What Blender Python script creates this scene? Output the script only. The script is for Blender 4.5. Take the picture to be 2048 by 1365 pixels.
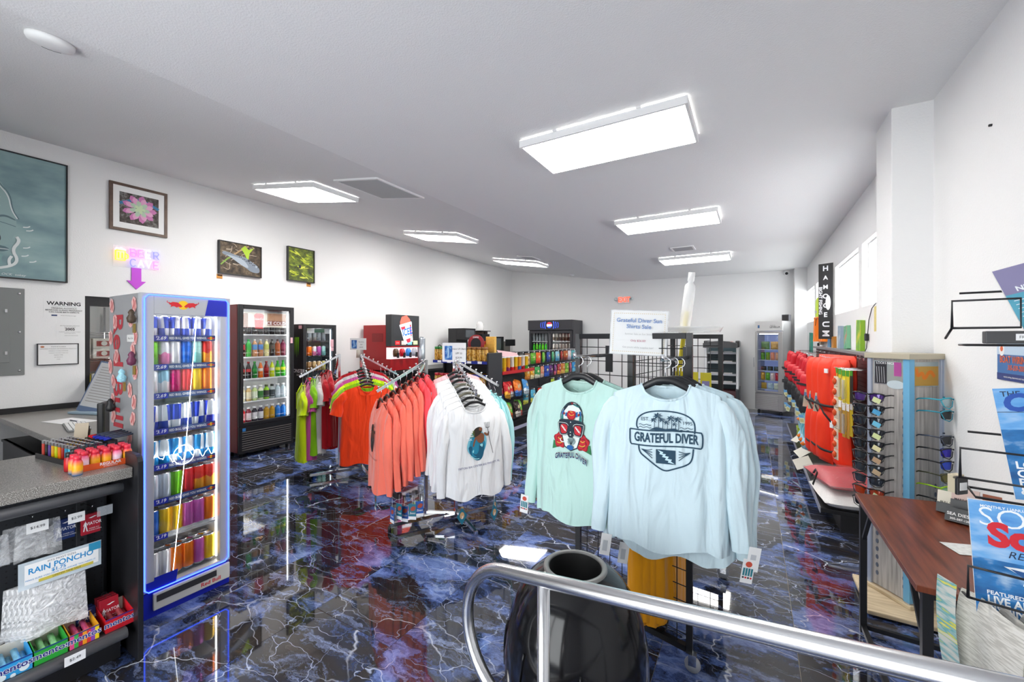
import bpy, bmesh, math, random
from mathutils import Vector, Matrix
sc = bpy.context.scene
COL = sc.collection
for o in list(bpy.data.objects):
    bpy.data.objects.remove(o)
PI = math.pi
R = random.Random(11)
# ---------------------------------------------------------------- camera
YAW = math.atan(483 / 825)
cam = bpy.data.cameras.new('camera')
cam.sensor_width = 36
cam.lens = 36 * 825 / 2048
cam.shift_y = -5.5 / 2048
cam.clip_start = .05
camo = bpy.data.objects.new('camera', cam)
camo.location = (0, 0, 1.55)
camo.rotation_euler = (PI / 2, 0, YAW)
COL.objects.link(camo)
sc.camera = camo
# ---------------------------------------------------------------- world, light, exposure
w = bpy.data.worlds.new('daylight')
sc.world = w
w.use_nodes = True
w.node_tree.nodes['Background'].inputs[0].default_value = (.97, .985, 1, 1)
w.node_tree.nodes['Background'].inputs[1].default_value = 4.5
sc.view_settings.view_transform = 'Standard'
sc.view_settings.look = 'None'
sc.view_settings.gamma = 1
sc.view_settings.use_curve_mapping = False
sc.view_settings.exposure = 0.85
LED = 15.0                                     # strength of the ceiling light panels
def portal(name, loc, rot, sx, sy):
    l = bpy.data.lights.new(name, 'AREA'); l.shape = 'RECTANGLE'; l.size = sx; l.size_y = sy
    l.cycles.is_portal = True
    o = bpy.data.objects.new(name, l); o.location = loc; o.rotation_euler = rot; COL.objects.link(o)
portal('entrance_daylight', (-1.45, -1.38, 1.35), (PI / 2, 0, 0), 2.6, 2.4)
portal('clerestory_daylight', (1.14, 7.15, 2.17), (PI / 2, 0, PI / 2), 6.6, .64)

# ---------------------------------------------------------------- materials
_M = {}
def nt(name):
    m = bpy.data.materials.new(name); m.use_nodes = True
    return m, m.node_tree.nodes, m.node_tree.links, m.node_tree.nodes['Principled BSDF']
def lin(c):
    if isinstance(c, str):
        c = [int(c[i:i + 2], 16) / 255 for i in (0, 2, 4)]
        c = [x / 12.92 if x <= .04045 else ((x + .055) / 1.055) ** 2.4 for x in c]
    return (*c[:3], 1)
def mat(name, c, rough=.5, metal=0, emit=0, bump=0, bs=200, alpha=1, spec=None, coat=0, noise=0, ns=20, trans=0):
    """plain procedural material; c is an sRGB hex string or a linear triple"""
    if name in _M: return _M[name]
    m, N, L, b = nt(name); _M[name] = m
    col = lin(c)
    b.inputs['Base Color'].default_value = col
    b.inputs['Roughness'].default_value = rough
    b.inputs['Metallic'].default_value = metal
    if spec is not None: b.inputs['Specular IOR Level'].default_value = spec
    if coat: b.inputs['Coat Weight'].default_value = coat
    if trans: b.inputs['Transmission Weight'].default_value = trans
    if emit:
        b.inputs['Emission Color'].default_value = col; b.inputs['Emission Strength'].default_value = emit
    if alpha < 1: b.inputs['Alpha'].default_value = alpha
    if bump or noise:
        tc = N.new('ShaderNodeTexCoord'); n = N.new('ShaderNodeTexNoise'); n.inputs['Detail'].default_value = 3
        L.new(tc.outputs['Object'], n.inputs['Vector'])
    if bump:
        n.inputs['Scale'].default_value = bs
        bp = N.new('ShaderNodeBump'); bp.inputs['Strength'].default_value = bump; bp.inputs['Distance'].default_value = .004
        L.new(n.outputs[0], bp.inputs['Height']); L.new(bp.outputs[0], b.inputs['Normal'])
    if noise:
        if not bump: n.inputs['Scale'].default_value = ns
        r = N.new('ShaderNodeMapRange'); r.inputs[3].default_value = 1 - noise; r.inputs[4].default_value = 1 + noise
        x = N.new('ShaderNodeMix'); x.data_type = 'RGBA'; x.blend_type = 'MULTIPLY'; x.inputs[0].default_value = 1
        x.inputs[6].default_value = col
        L.new(n.outputs[0], r.inputs[0]); L.new(r.outputs[0], x.inputs[7]); L.new(x.outputs[2], b.inputs['Base Color'])
    return m
def ramp_mat(name, stops, rough=.5, scale=(1, 1, 1), nscale=8, detail=6, metal=0, bump=0, coords='Object', dist=0, rnd=False):
    """noise through a colour ramp"""
    if name in _M: return _M[name]
    m, N, L, b = nt(name); _M[name] = m
    tc = N.new('ShaderNodeTexCoord'); mp = N.new('ShaderNodeMapping'); mp.inputs['Scale'].default_value = scale
    n = N.new('ShaderNodeTexNoise'); n.inputs['Scale'].default_value = nscale; n.inputs['Detail'].default_value = detail
    n.inputs['Distortion'].default_value = dist
    cr = N.new('ShaderNodeValToRGB')
    L.new(tc.outputs[coords], mp.inputs[0]); L.new(mp.outputs[0], n.inputs['Vector']); L.new(n.outputs[0], cr.inputs[0])
    if rnd:
        oi = N.new('ShaderNodeObjectInfo'); mu = N.new('ShaderNodeMath'); mu.operation = 'MULTIPLY'; mu.inputs[1].default_value = 50
        L.new(oi.outputs['Random'], mu.inputs[0]); L.new(mu.outputs[0], mp.inputs['Location'])
    e = cr.color_ramp.elements
    while len(e) < len(stops): e.new(.5)
    for k, (p, c) in enumerate(stops):
        e[k].position = p; e[k].color = lin(c)
    L.new(cr.outputs[0], b.inputs['Base Color'])
    b.inputs['Roughness'].default_value = rough; b.inputs['Metallic'].default_value = metal
    if bump:
        bp = N.new('ShaderNodeBump'); bp.inputs['Strength'].default_value = bump; bp.inputs['Distance'].default_value = .003
        L.new(n.outputs[0], bp.inputs['Height']); L.new(bp.outputs[0], b.inputs['Normal'])
    return m
def glass(name, tint=(1, 1, 1), refl=.06, rough=.02):
    """clear pane: see-through plus a faint mirror"""
    if name in _M: return _M[name]
    m, N, L, b = nt(name); _M[name] = m
    N.remove(b)
    t = N.new('ShaderNodeBsdfTransparent'); t.inputs[0].default_value = (*tint, 1)
    g = N.new('ShaderNodeBsdfGlossy'); g.inputs['Roughness'].default_value = rough
    x = N.new('ShaderNodeMixShader'); x.inputs[0].default_value = refl
    L.new(t.outputs[0], x.inputs[1]); L.new(g.outputs[0], x.inputs[2]); L.new(x.outputs[0], N['Material Output'].inputs[0])
    return m
def film(name, c=(1, 1, 1), op=.35, rough=.2, bump=0):
    """thin plastic: part see-through, part shiny, crinkled"""
    if name in _M: return _M[name]
    m, N, L, b = nt(name); _M[name] = m
    b.inputs['Base Color'].default_value = lin(c); b.inputs['Roughness'].default_value = rough
    t = N.new('ShaderNodeBsdfTransparent'); x = N.new('ShaderNodeMixShader'); x.inputs[0].default_value = op
    L.new(t.outputs[0], x.inputs[1]); L.new(b.outputs[0], x.inputs[2]); L.new(x.outputs[0], N['Material Output'].inputs[0])
    if bump:
        tc = N.new('ShaderNodeTexCoord'); n = N.new('ShaderNodeTexNoise'); n.inputs['Scale'].default_value = 26; n.inputs['Detail'].default_value = 5
        n.inputs['Distortion'].default_value = 2
        bp = N.new('ShaderNodeBump'); bp.inputs['Strength'].default_value = bump; bp.inputs['Distance'].default_value = .02
        L.new(tc.outputs['Object'], n.inputs['Vector']); L.new(n.outputs[0], bp.inputs['Height']); L.new(bp.outputs[0], b.inputs['Normal'])
        cr = N.new('ShaderNodeMapRange'); cr.inputs[1].default_value = .35; cr.inputs[2].default_value = .7; cr.inputs[3].default_value = op * .5; cr.inputs[4].default_value = min(1, op * 1.7)
        L.new(n.outputs[0], cr.inputs[0]); L.new(cr.outputs[0], x.inputs[0])
    return m
WHITE = mat('white paint', (.82, .82, .815), .6)
BLACK = mat('black plastic', (.012, .012, .014), .35)
BLKM = mat('black metal', (.014, .014, .016), .4, .3)
CHROME = mat('chrome', (.75, .76, .78), .12, 1)
STEEL = mat('brushed steel', (.62, .63, .65), .3, 1)
PAPER = mat('white paper', (.8, .8, .8), .7)
INK = mat('black ink', (.015, .015, .02), .7)
ALU = mat('can aluminium', (.7, .7, .72), .25, 1)
CLEAR = glass('clear glass', (.97, .98, .98), .05)
LEDW = mat('cool white light', (1, 1, 1), .5, emit=4)

# ---------------------------------------------------------------- mesh helpers
class MB:
    def __init__(s): s.v = []; s.f = []; s.mi = []; s.sm = []; s.cm = 0
    def add(s, vs, fs, smooth=False):
        n = len(s.v); s.v += [tuple(p) for p in vs]
        for f in fs: s.f.append([n + i for i in f]); s.mi.append(s.cm); s.sm.append(smooth)
        return s
    def mt(s, k): s.cm = k; return s
    def box(s, x0, x1, y0, y1, z0, z1):
        return s.add([(x0, y0, z0), (x1, y0, z0), (x1, y1, z0), (x0, y1, z0), (x0, y0, z1), (x1, y0, z1), (x1, y1, z1), (x0, y1, z1)],
                     [(3, 2, 1, 0), (4, 5, 6, 7), (0, 1, 5, 4), (1, 2, 6, 5), (2, 3, 7, 6), (3, 0, 4, 7)])
    def cb(s, c, d): return s.box(c[0] - d[0] / 2, c[0] + d[0] / 2, c[1] - d[1] / 2, c[1] + d[1] / 2, c[2] - d[2] / 2, c[2] + d[2] / 2)
    def lathe(s, prof, n=16, o=(0, 0, 0), smooth=True, mats=None, caps=True):
        b = len(s.v)
        for r, z in prof:
            for k in range(n):
                a = 2 * PI * k / n; s.v.append((o[0] + r * math.cos(a), o[1] + r * math.sin(a), o[2] + z))
        for i in range(len(prof) - 1):
            for k in range(n):
                k2 = (k + 1) % n
                s.f.append([b + i * n + k, b + i * n + k2, b + (i + 1) * n + k2, b + (i + 1) * n + k]); s.mi.append(mats[i] if mats else s.cm); s.sm.append(smooth)
        if caps and prof[0][0] > 1e-5: s.f.append([b + k for k in range(n)][::-1]); s.mi.append(mats[0] if mats else s.cm); s.sm.append(False)
        if caps and prof[-1][0] > 1e-5: s.f.append([b + (len(prof) - 1) * n + k for k in range(n)]); s.mi.append(mats[-1] if mats else s.cm); s.sm.append(False)
        return s
    def tube(s, pts, r, n=8, closed=False, flat=1, up=None):
        P = [Vector(p) for p in pts]; N = len(P); b = len(s.v); u = Vector(up) if up else None
        rr = r if isinstance(r, (list, tuple)) else [r] * N
        for i in range(N):
            if closed: t = P[(i + 1) % N] - P[i - 1]
            else: t = P[min(i + 1, N - 1)] - P[max(i - 1, 0)]
            t.normalize()
            if u is None: u = Vector((0, 0, 1)) if abs(t.z) < .9 else Vector((1, 0, 0))
            u = (u - t * u.dot(t)); u.normalize(); q = t.cross(u)
            for k in range(n):
                a = 2 * PI * (k + .5) / n; s.v.append(tuple(P[i] + rr[i] * (math.cos(a) * u + flat * math.sin(a) * q)))
        for i in range(N if closed else N - 1):
            for k in range(n):
                k2 = (k + 1) % n; j = (i + 1) % N
                s.f.append([b + i * n + k, b + i * n + k2, b + j * n + k2, b + j * n + k]); s.mi.append(s.cm); s.sm.append(n > 4)
        if not closed:
            s.f.append([b + k for k in range(n)][::-1]); s.f.append([b + (N - 1) * n + k for k in range(n)]); s.mi += [s.cm] * 2; s.sm += [False] * 2
        return s
    def bar(s, p0, p1, r=.012): return s.tube([p0, p1], r * 1.414, 4)
    def prism(s, pts, h0, h1, M=None):
        """2D outline (x,y) extruded along local z from h0 to h1, mapped by M"""
        n = len(pts); vs = [(x, y, h0) for x, y in pts] + [(x, y, h1) for x, y in pts]
        if M is not None: vs = [tuple(M @ Vector(p)) for p in vs]
        return s.add(vs, [list(range(n))[::-1], list(range(n, 2 * n))] + [(k, (k + 1) % n, n + (k + 1) % n, n + k) for k in range(n)])
    def poly(s, pts, M=None, z=0):
        vs = [(p[0], p[1], z) if len(p) == 2 else p for p in pts]
        if M is not None: vs = [tuple(M @ Vector(p)) for p in vs]
        return s.add(vs, [list(range(len(vs)))])
    def grid(s, fn, nu, nv, wrap=False, smooth=True):
        b = len(s.v)
        for j in range(nv + 1):
            for i in range(nu if wrap else nu + 1): s.v.append(tuple(fn(i / nu, j / nv)))
        c = nu if wrap else nu + 1
        for j in range(nv):
            for i in range(nu):
                i2 = (i + 1) % c; s.f.append([b + j * c + i, b + j * c + i2, b + (j + 1) * c + i2, b + (j + 1) * c + i]); s.mi.append(s.cm); s.sm.append(smooth)
        return s
    def mesh(s, name, mats, bevel=0, fix=True):
        me = bpy.data.meshes.new(name); me.from_pydata(s.v, [], s.f)
        for m in (mats if isinstance(mats, (list, tuple)) else [mats]): me.materials.append(m)
        me.polygons.foreach_set('material_index', s.mi); me.polygons.foreach_set('use_smooth', s.sm)
        if bevel or fix:
            bm = bmesh.new(); bm.from_mesh(me)
            if fix: bmesh.ops.recalc_face_normals(bm, faces=bm.faces)
            if bevel:
                es = [e for e in bm.edges if len(e.link_faces) == 2 and e.calc_face_angle(0) > .6]
                bmesh.ops.bevel(bm, geom=es, offset=bevel, segments=2, affect='EDGES', profile=.6, clamp_overlap=True)
            bm.to_mesh(me); bm.free()
        me.update(); return me
    def build(s, name, mats, parent=None, bevel=0, loc=None, rot=None, fix=True):
        return obj(name, s.mesh(name, mats, bevel, fix), parent, loc, rot)
def obj(name, me, parent=None, loc=None, rot=None, m=None, scale=None):
    o = bpy.data.objects.new(name, me); COL.objects.link(o)
    if parent: o.parent = parent
    if loc: o.location = loc
    if rot: o.rotation_euler = rot
    if scale: o.scale = scale
    if m is not None:
        for k, x in enumerate(m if isinstance(m, (list, tuple)) else [m]):
            if x is not None: o.material_slots[k].link = 'OBJECT'; o.material_slots[k].material = x
    return o
def tag(o, label, cat, group=None):
    o['label'] = label; o['category'] = cat
    if group: o['group'] = group
    return o
def thing(name, label, cat, loc=(0, 0, 0), rz=0, group=None, rot=None):
    o = bpy.data.objects.new(name, None); COL.objects.link(o); o.empty_display_size = .05
    o.location = loc; o.rotation_euler = rot or (0, 0, rz)
    return tag(o, label, cat, group)
def struct(o): o['kind'] = 'structure'; return o
ORD = ['first', 'second', 'third', 'fourth', 'fifth', 'sixth', 'seventh', 'eighth', 'ninth', 'tenth', 'eleventh', 'twelfth', 'thirteenth', 'fourteenth', 'fifteenth', 'sixteenth', 'seventeenth', 'eighteenth', 'nineteenth', 'twentieth']
def frame(o, right, up=(0, 0, 1)):
    """matrix: local x -> right, y -> up, z -> outward (right x up)"""
    r = Vector(right).normalized(); u = Vector(up); u = (u - r * u.dot(r)).normalized(); n = r.cross(u)
    return Matrix(((r.x, u.x, n.x, o[0]), (r.y, u.y, n.y, o[1]), (r.z, u.z, n.z, o[2]), (0, 0, 0, 1)))
_T = {}
def textmesh(s, bold=0, shear=0, align='CENTER', sp=1):
    k = (s, bold, shear, align, sp)
    if k not in _T:
        cu = bpy.data.curves.new('lettering', 'FONT'); cu.body = s; cu.size = 1; cu.align_x = align; cu.align_y = 'CENTER'
        cu.offset = bold; cu.shear = shear; cu.fill_mode = 'FRONT'; cu.resolution_u = 3; cu.space_character = sp
        o = bpy.data.objects.new('lettering', cu); COL.objects.link(o)
        bpy.context.view_layer.update()
        me = bpy.data.meshes.new_from_object(o); bpy.data.objects.remove(o)
        _T[k] = ([tuple(v.co) for v in me.vertices], [list(p.vertices) for p in me.polygons]); bpy.data.meshes.remove(me)
    return _T[k]
class Print:
    """flat print: layered polygons and lettering in a 2D frame, one mesh, lying on a surface"""
    def __init__(s, M, fn=None, lift=.0008): s.mb = MB(); s.M = M; s.fn = fn; s.z = lift; s.mats = []
    def _m(s, m):
        if m not in s.mats: s.mats.append(m)
        s.mb.cm = s.mats.index(m)
    def _put(s, vs, fs, m, z):
        s._m(m); out = []
        for p in vs:
            q = Vector((p[0], p[1], z))
            if s.fn: q = s.fn(q)
            out.append(tuple(s.M @ q) if s.M is not None else tuple(q))
        s.mb.add(out, fs); s.z += .00012
    def poly(s, pts, m): s._put(pts, [list(range(len(pts)))], m, s.z); return s
    def rect(s, x0, y0, x1, y1, m): return s.poly([(x0, y0), (x1, y0), (x1, y1), (x0, y1)], m)
    def disc(s, x, y, r, m, ry=None, n=20, rot=0):
        ry = ry or r; c, d = math.cos(rot), math.sin(rot)
        return s.poly([(x + r * math.cos(a) * c - ry * math.sin(a) * d, y + r * math.cos(a) * d + ry * math.sin(a) * c) for a in [2 * PI * k / n for k in range(n)]], m)
    def blob(s, pts, m, it=2):
        for _ in range(it):
            q = []
            for k in range(len(pts)):
                (x0, y0), (x1, y1) = pts[k], pts[(k + 1) % len(pts)]; q += [(x0 * .75 + x1 * .25, y0 * .75 + y1 * .25), (x0 * .25 + x1 * .75, y0 * .25 + y1 * .75)]
            pts = q
        return s.poly(pts, m)
    def line(s, pts, wd, m, closed=False):
        for _ in range(2):                            # round the bends
            if len(pts) < 3: break
            q = [] if closed else [pts[0]]
            for k in range(len(pts) if closed else len(pts) - 1):
                (x0, y0), (x1, y1) = pts[k], pts[(k + 1) % len(pts)]; q += [(x0 * .75 + x1 * .25, y0 * .75 + y1 * .25), (x0 * .25 + x1 * .75, y0 * .25 + y1 * .75)]
            pts = q if closed else q + [pts[-1]]
        P = [Vector(p[:2]) for p in pts]; n = len(P); vs = []
        for i in range(n):
            t = (P[(i + 1) % n] - P[i - 1]) if closed else (P[min(i + 1, n - 1)] - P[max(i - 1, 0)])
            t = t.normalized(); q = Vector((-t.y, t.x)) * wd / 2; vs += [P[i] + q, P[i] - q]
        s._put(vs, [(2 * i, 2 * i + 1, (2 * i + 3) % (2 * n), (2 * i + 2) % (2 * n)) for i in range(n if closed else n - 1)], m, s.z); return s
    def text(s, t, x, y, size, m, bold=0, shear=0, sx=1, align='CENTER', arc=None, rot=0, sp=1):
        v, f = textmesh(t, bold, shear, align, sp); c, d = math.cos(rot), math.sin(rot); vs = []
        for p in v:
            px, py = p[0] * size * sx, p[1] * size
            if arc: py += arc(px)
            vs.append((x + px * c - py * d, y + px * d + py * c))
        s._put(vs, f, m, s.z); return s
    def build(s, name, parent): return s.mb.build(name, s.mats, parent, fix=False)
def lerp(a, b, t): return a + (b - a) * t
# ================================================================ the room
XL, XR, YB, YF, ZC, XC, ZL = -6.11, .935, 10.45, -1.35, 2.985, -2.806, 3.51
WALL = mat('textured white wall paint', (.80, .80, .80), .7, bump=.35, bs=90)
CEIL = mat('textured white ceiling paint', (.80, .80, .80), .75, bump=.5, bs=120)
def marble():
    m, N, L, b = nt('polished black and blue marble')
    def nn(t, **k):
        x = N.new('ShaderNode' + t)
        for a, v in k.items(): x.inputs[a.replace('_', ' ')].default_value = v
        return x
    tc = nn('TexCoord'); oi = nn('ObjectInfo'); mu = N.new('ShaderNodeVectorMath'); mu.operation = 'MULTIPLY_ADD'
    cx = N.new('ShaderNodeCombineXYZ'); r1 = N.new('ShaderNodeMath'); r1.operation = 'MULTIPLY'; r1.inputs[1].default_value = 173
    r2 = N.new('ShaderNodeMath'); r2.operation = 'MULTIPLY'; r2.inputs[1].default_value = 61
    L.new(oi.outputs['Random'], r1.inputs[0]); L.new(oi.outputs['Random'], r2.inputs[0]); L.new(r1.outputs[0], cx.inputs[0]); L.new(r2.outputs[0], cx.inputs[1])
    mu.inputs[1].default_value = (1, 1.6, 1); L.new(tc.outputs['Object'], mu.inputs[0]); L.new(cx.outputs[0], mu.inputs[2])
    wn = nn('TexNoise', Scale=1.7, Detail=6, Roughness=.66); L.new(mu.outputs[0], wn.inputs['Vector'])
    wa = N.new('ShaderNodeVectorMath'); wa.operation = 'MULTIPLY_ADD'; wa.inputs[1].default_value = (1.15, .75, 0)
    L.new(wn.outputs['Color'], wa.inputs[0]); L.new(mu.outputs[0], wa.inputs[2])
    def ramp(src, st):
        c = N.new('ShaderNodeValToRGB'); e = c.color_ramp.elements
        while len(e) < len(st): e.new(.5)
        for k, (p, q) in enumerate(st): e[k].position = p; e[k].color = (*q, 1)
        L.new(src, c.inputs[0]); return c
    def mix(f, a, bb, mode='MIX'):
        x = N.new('ShaderNodeMix'); x.data_type = 'RGBA'; x.blend_type = mode
        for s_, v in ((0, f), (6, a), (7, bb)):
            if hasattr(v, 'default_value') or hasattr(v, 'is_linked'): L.new(v, x.inputs[s_])
            else: x.inputs[s_].default_value = v if s_ == 0 else (*v, 1)
        return x.outputs[2]
    n1 = nn('TexNoise', Scale=1.5, Detail=7, Roughness=.68); L.new(wa.outputs[0], n1.inputs['Vector'])
    base = ramp(n1.outputs[0], [(.28, (.055, .046, .040)), (.45, (.017, .015, .016)), (.50, (.016, .022, .045)), (.555, (.065, .105, .27)), (.63, (.17, .25, .56)), (.74, (.36, .45, .72))])
    # streaks drawn out along the tile
    st = N.new('ShaderNodeVectorMath'); st.operation = 'MULTIPLY'; st.inputs[1].default_value = (1.3, 7, 1); L.new(wa.outputs[0], st.inputs[0])
    n2 = nn('TexNoise', Scale=1.6, Detail=8, Roughness=.7); L.new(st.outputs[0], n2.inputs['Vector'])
    sr = ramp(n2.outputs[0], [(.53, (0, 0, 0)), (.70, (.85, .85, .85))])
    c1 = mix(sr.outputs[0], base.outputs[0], (.26, .33, .56))
    def vein(scale, w0, w1, dsrc):
        v = N.new('ShaderNodeTexVoronoi'); v.feature = 'DISTANCE_TO_EDGE'; v.inputs['Scale'].default_value = scale; L.new(dsrc, v.inputs['Vector'])
        return ramp(v.outputs['Distance'], [(w0, (1, 1, 1)), (w1, (0, 0, 0))])
    msk = nn('TexNoise', Scale=1.1, Detail=2); L.new(mu.outputs[0], msk.inputs['Vector'])
    mk = ramp(msk.outputs[0], [(.42, (0, 0, 0)), (.58, (1, 1, 1))])
    wn2 = nn('TexNoise', Scale=2.6, Detail=3.5, Roughness=.6); L.new(mu.outputs[0], wn2.inputs['Vector'])
    wb = N.new('ShaderNodeVectorMath'); wb.operation = 'MULTIPLY_ADD'; wb.inputs[1].default_value = (.42, .30, 0); L.new(wn2.outputs['Color'], wb.inputs[0]); L.new(mu.outputs[0], wb.inputs[2])
    v1 = vein(1.5, .001, .0065, wb.outputs[0]); v2 = vein(4.0, .001, .009, wb.outputs[0])
    f2 = mix(1.0, v2.outputs[0], mk.outputs[0], 'MULTIPLY')
    mk2 = ramp(msk.outputs[0], [(.40, (1, 1, 1)), (.56, (.12, .12, .12))]); f1 = mix(1.0, v1.outputs[0], mk2.outputs[0], 'MULTIPLY')
    c2 = mix(f2, c1, (.42, .48, .66)); c3 = mix(f1, c2, (.62, .66, .76))
    n3 = nn('TexNoise', Scale=1.35, Detail=4); n3.inputs['Distortion'].default_value = .8
    o2 = N.new('ShaderNodeVectorMath'); o2.inputs[1].default_value = (31, 7, 3); L.new(wa.outputs[0], o2.inputs[0]); L.new(o2.outputs[0], n3.inputs['Vector'])
    tn = ramp(n3.outputs[0], [(.70, (0, 0, 0)), (.715, (1, 1, 1))]); c4 = mix(tn.outputs[0], c3, (.42, .33, .22))
    L.new(c4, b.inputs['Base Color']); b.inputs['Roughness'].default_value = .035; b.inputs['Specular IOR Level'].default_value = .62
    b.inputs['Coat Weight'].default_value = .35; b.inputs['Coat Roughness'].default_value = .02
    return m
MARBLE = marble()
GROUT = mat('pale grout', (.30, .27, .22), .8)
fl = struct(MB().box(XL - .2, XR + .2, YF - .2, YB + .2, -.12, -.003).build('floor', GROUT))
TW, TL = .5875, 1.172
tile = MB().box(-TW / 2 + .0013, TW / 2 - .0013, -TL / 2 + .0013, TL / 2 - .0013, -.012, 0).mesh('tile', MARBLE, bevel=.0006)
cols = {}
x = .187
k0 = int((x - XL) / TW) + 1
for i in range(-k0, 2):
    xc = .187 + (i + .5) * TW
    off = 2.65 - (i + 1) * .39                     # third-bond: each column slips by a third of a tile
    j = math.floor((YF - off) / TL)
    while off + j * TL < YB + .1:
        yc = off + (j + .5) * TL
        if xc - TW / 2 < XR and xc + TW / 2 > XL and yc + TL / 2 > YF - .1:
            obj('tile', tile, fl, (xc, yc, 0))
        j += 1
def wallmesh(boxes):
    b = MB()
    for q in boxes: b.box(*q)
    return b
T = .22
DY0, DY1, DZ1 = 1.485, 2.4, 2.0                    # opening to the walk-in cooler in the left wall
struct(wallmesh([(XL - T, XL, YF, DY0, 0, ZL + .1), (XL - T, XL, DY1, YB + T, 0, ZL + .1), (XL - T, XL, DY0, DY1, DZ1, ZL + .1), (XL - T, XL, DY0, DY1, 0, .12)]).build('wall_left', WALL))
struct(MB().box(XL - T, XR + T, YB, YB + T, 0, ZL + .1).build('wall_back', WALL))
WINS = [(9.04, 10.41), (7.30, 8.83), (5.48, 6.90), (3.95, 5.32)]
WZ0, WZ1 = 1.85, 2.49
bx = [(XR, XR + T, YF, YB + T, 0, WZ0), (XR, XR + T, YF, YB + T, WZ1, ZC + .1)]
ys = [YF] + [v for p in reversed(WINS) for v in p] + [YB + T]
for k in range(0, len(ys), 2): bx.append((XR, XR + T, ys[k], ys[k + 1], WZ0, WZ1))
struct(wallmesh(bx).build('wall_right', WALL))
struct(MB().box(.743, XR + .01, 3.42, 3.79, 0, ZC + .05).build('wall_column_near', WALL, bevel=.006))
struct(MB().box(.724, XR + .01, 10.2, YB + .01, 0, ZC + .05).build('wall_column_far', WALL, bevel=.006))
GX = (-2.75, -1.45, -.15)                               # glazed entrance behind the viewer
struct(wallmesh([(XL - T, GX[0], YF - T, YF, 0, ZL + .1), (GX[2], XR + T, YF - T, YF, 0, ZC + .1), (GX[0], GX[2], YF - T, YF, 2.55, ZL + .1), (GX[0], GX[2], YF - T, YF, 0, .1)]).build('wall_front', WALL))
ew = struct(bpy.data.objects.new('window_5', None)); COL.objects.link(ew)
for k in range(2):
    f = MB()
    for a, b_ in ((GX[k], GX[k] + .05), (GX[k + 1] - .05, GX[k + 1])): f.box(a, b_, YF - .14, YF - .06, .1, 2.55)
    for a, b_ in ((.1, .18), (2.49, 2.55)): f.box(GX[k] + .05, GX[k + 1] - .05, YF - .14, YF - .06, a, b_)
    f.build('window_frame', STEEL, ew)
    MB().box(GX[k] + .05, GX[k + 1] - .05, YF - .103, YF - .097, .18, 2.49).build('pane', CLEAR, ew)
# ceiling: level on the right, pitched up towards the left wall
sl = (ZL - ZC) / (XC - XL)
c = MB()
x0 = XL - .1; z0 = ZC + sl * (XC - x0)
c.add([(XR + .1, YF - .1, ZC), (XR + .1, YB + .1, ZC), (XC, YB + .1, ZC), (XC, YF - .1, ZC), (x0, YB + .1, z0), (x0, YF - .1, z0),
       (XR + .1, YF - .1, ZC + .7), (XR + .1, YB + .1, ZC + .7), (x0, YB + .1, ZC + .7), (x0, YF - .1, ZC + .7)],
      [(0, 1, 2, 3), (3, 2, 4, 5), (6, 9, 8, 7), (0, 6, 7, 1), (4, 8, 9, 5), (0, 3, 5, 9, 6), (1, 7, 8, 4, 2)])
struct(c.build('ceiling', CEIL))
TRIM = mat('white gloss trim', (.78, .78, .77), .4)
struct(MB().box(XL + .001, .72, YB - .015, YB, 0, .10).build('baseboard_back', TRIM, bevel=.003))
struct(MB().box(XR - .015, XR, 3.8, 10.2, 0, .10).build('baseboard_right', TRIM, bevel=.003))
for n, (a, b_) in enumerate(WINS, 1):
    w_ = struct(bpy.data.objects.new('window_%d' % n, None)); COL.objects.link(w_)
    f = MB()
    for q in ((a, a + .015, WZ0, WZ1), (b_ - .015, b_, WZ0, WZ1), (a + .015, b_ - .015, WZ0, WZ0 + .015), (a + .015, b_ - .015, WZ1 - .015, WZ1)): f.box(XR + .05, XR + .09, *q)
    f.build('window_frame', TRIM, w_)
    MB().box(XR + .067, XR + .072, a + .015, b_ - .015, WZ0 + .015, WZ1 - .015).build('pane', CLEAR, w_)
    MB().box(XR + .002, XR + .05, a, b_, WZ0 - .004, WZ0 + .012).build('window_sill', TRIM, w_, bevel=.003)

# ---------------------------------------------------------------- ceiling lights, vents, detector
PANEL = mat('lit diffuser', (1, .975, .935), .5, emit=LED)
FRM = mat('light housing white', (.82, .82, .82), .45)
def light(label, cx, cy, tilt, z):
    t = thing('ceiling_light', label, 'ceiling light', (cx, cy, z), group='ceiling light panels', rot=(0, tilt, 0))
    W, D, H = 1.13, .57, .05
    f = MB()
    for q in ((-W / 2, W / 2, -D / 2, -D / 2 + .018), (-W / 2, W / 2, D / 2 - .018, D / 2), (-W / 2, -W / 2 + .018, -D / 2 + .018, D / 2 - .018), (W / 2 - .018, W / 2, -D / 2 + .018, D / 2 - .018)):
        f.box(*q, -H - .008, -.008)
    f.build('frame', FRM, t, bevel=.002)
    MB().box(-W / 2 + .018, W / 2 - .018, -D / 2 + .018, D / 2 - .018, -H - .004, -H + .006).build('diffuser', PANEL, t)
    MB().box(-W / 2 + .05, W / 2 - .05, -D / 2 + .05, D / 2 - .05, -.03, -.001).build('back_plate', FRM, t)
    for sx in (-.25, .25):
        for sy in (-1, 1): MB().cb((sx * W, sy * D / 2, -.006), (.03, .02, .012)).build('clip', FRM, t)
tl = math.atan(sl)
for k, yy in enumerate((2.885, 5.25, 7.93)):
    nm = ('nearest', 'middle', 'farthest')[k]
    light('lit white LED panel on the flat right ceiling, ' + nm + ' of three', -.897, yy, 0, ZC)
    light('lit white LED panel on the sloping left ceiling, ' + nm + ' of three', -4.43, yy, tl, ZC + sl * (XC + 4.43))
VENT = mat('grille grey', (.42, .42, .43), .5)
DARKV = mat('dark duct', (.06, .06, .065), .8)
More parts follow.
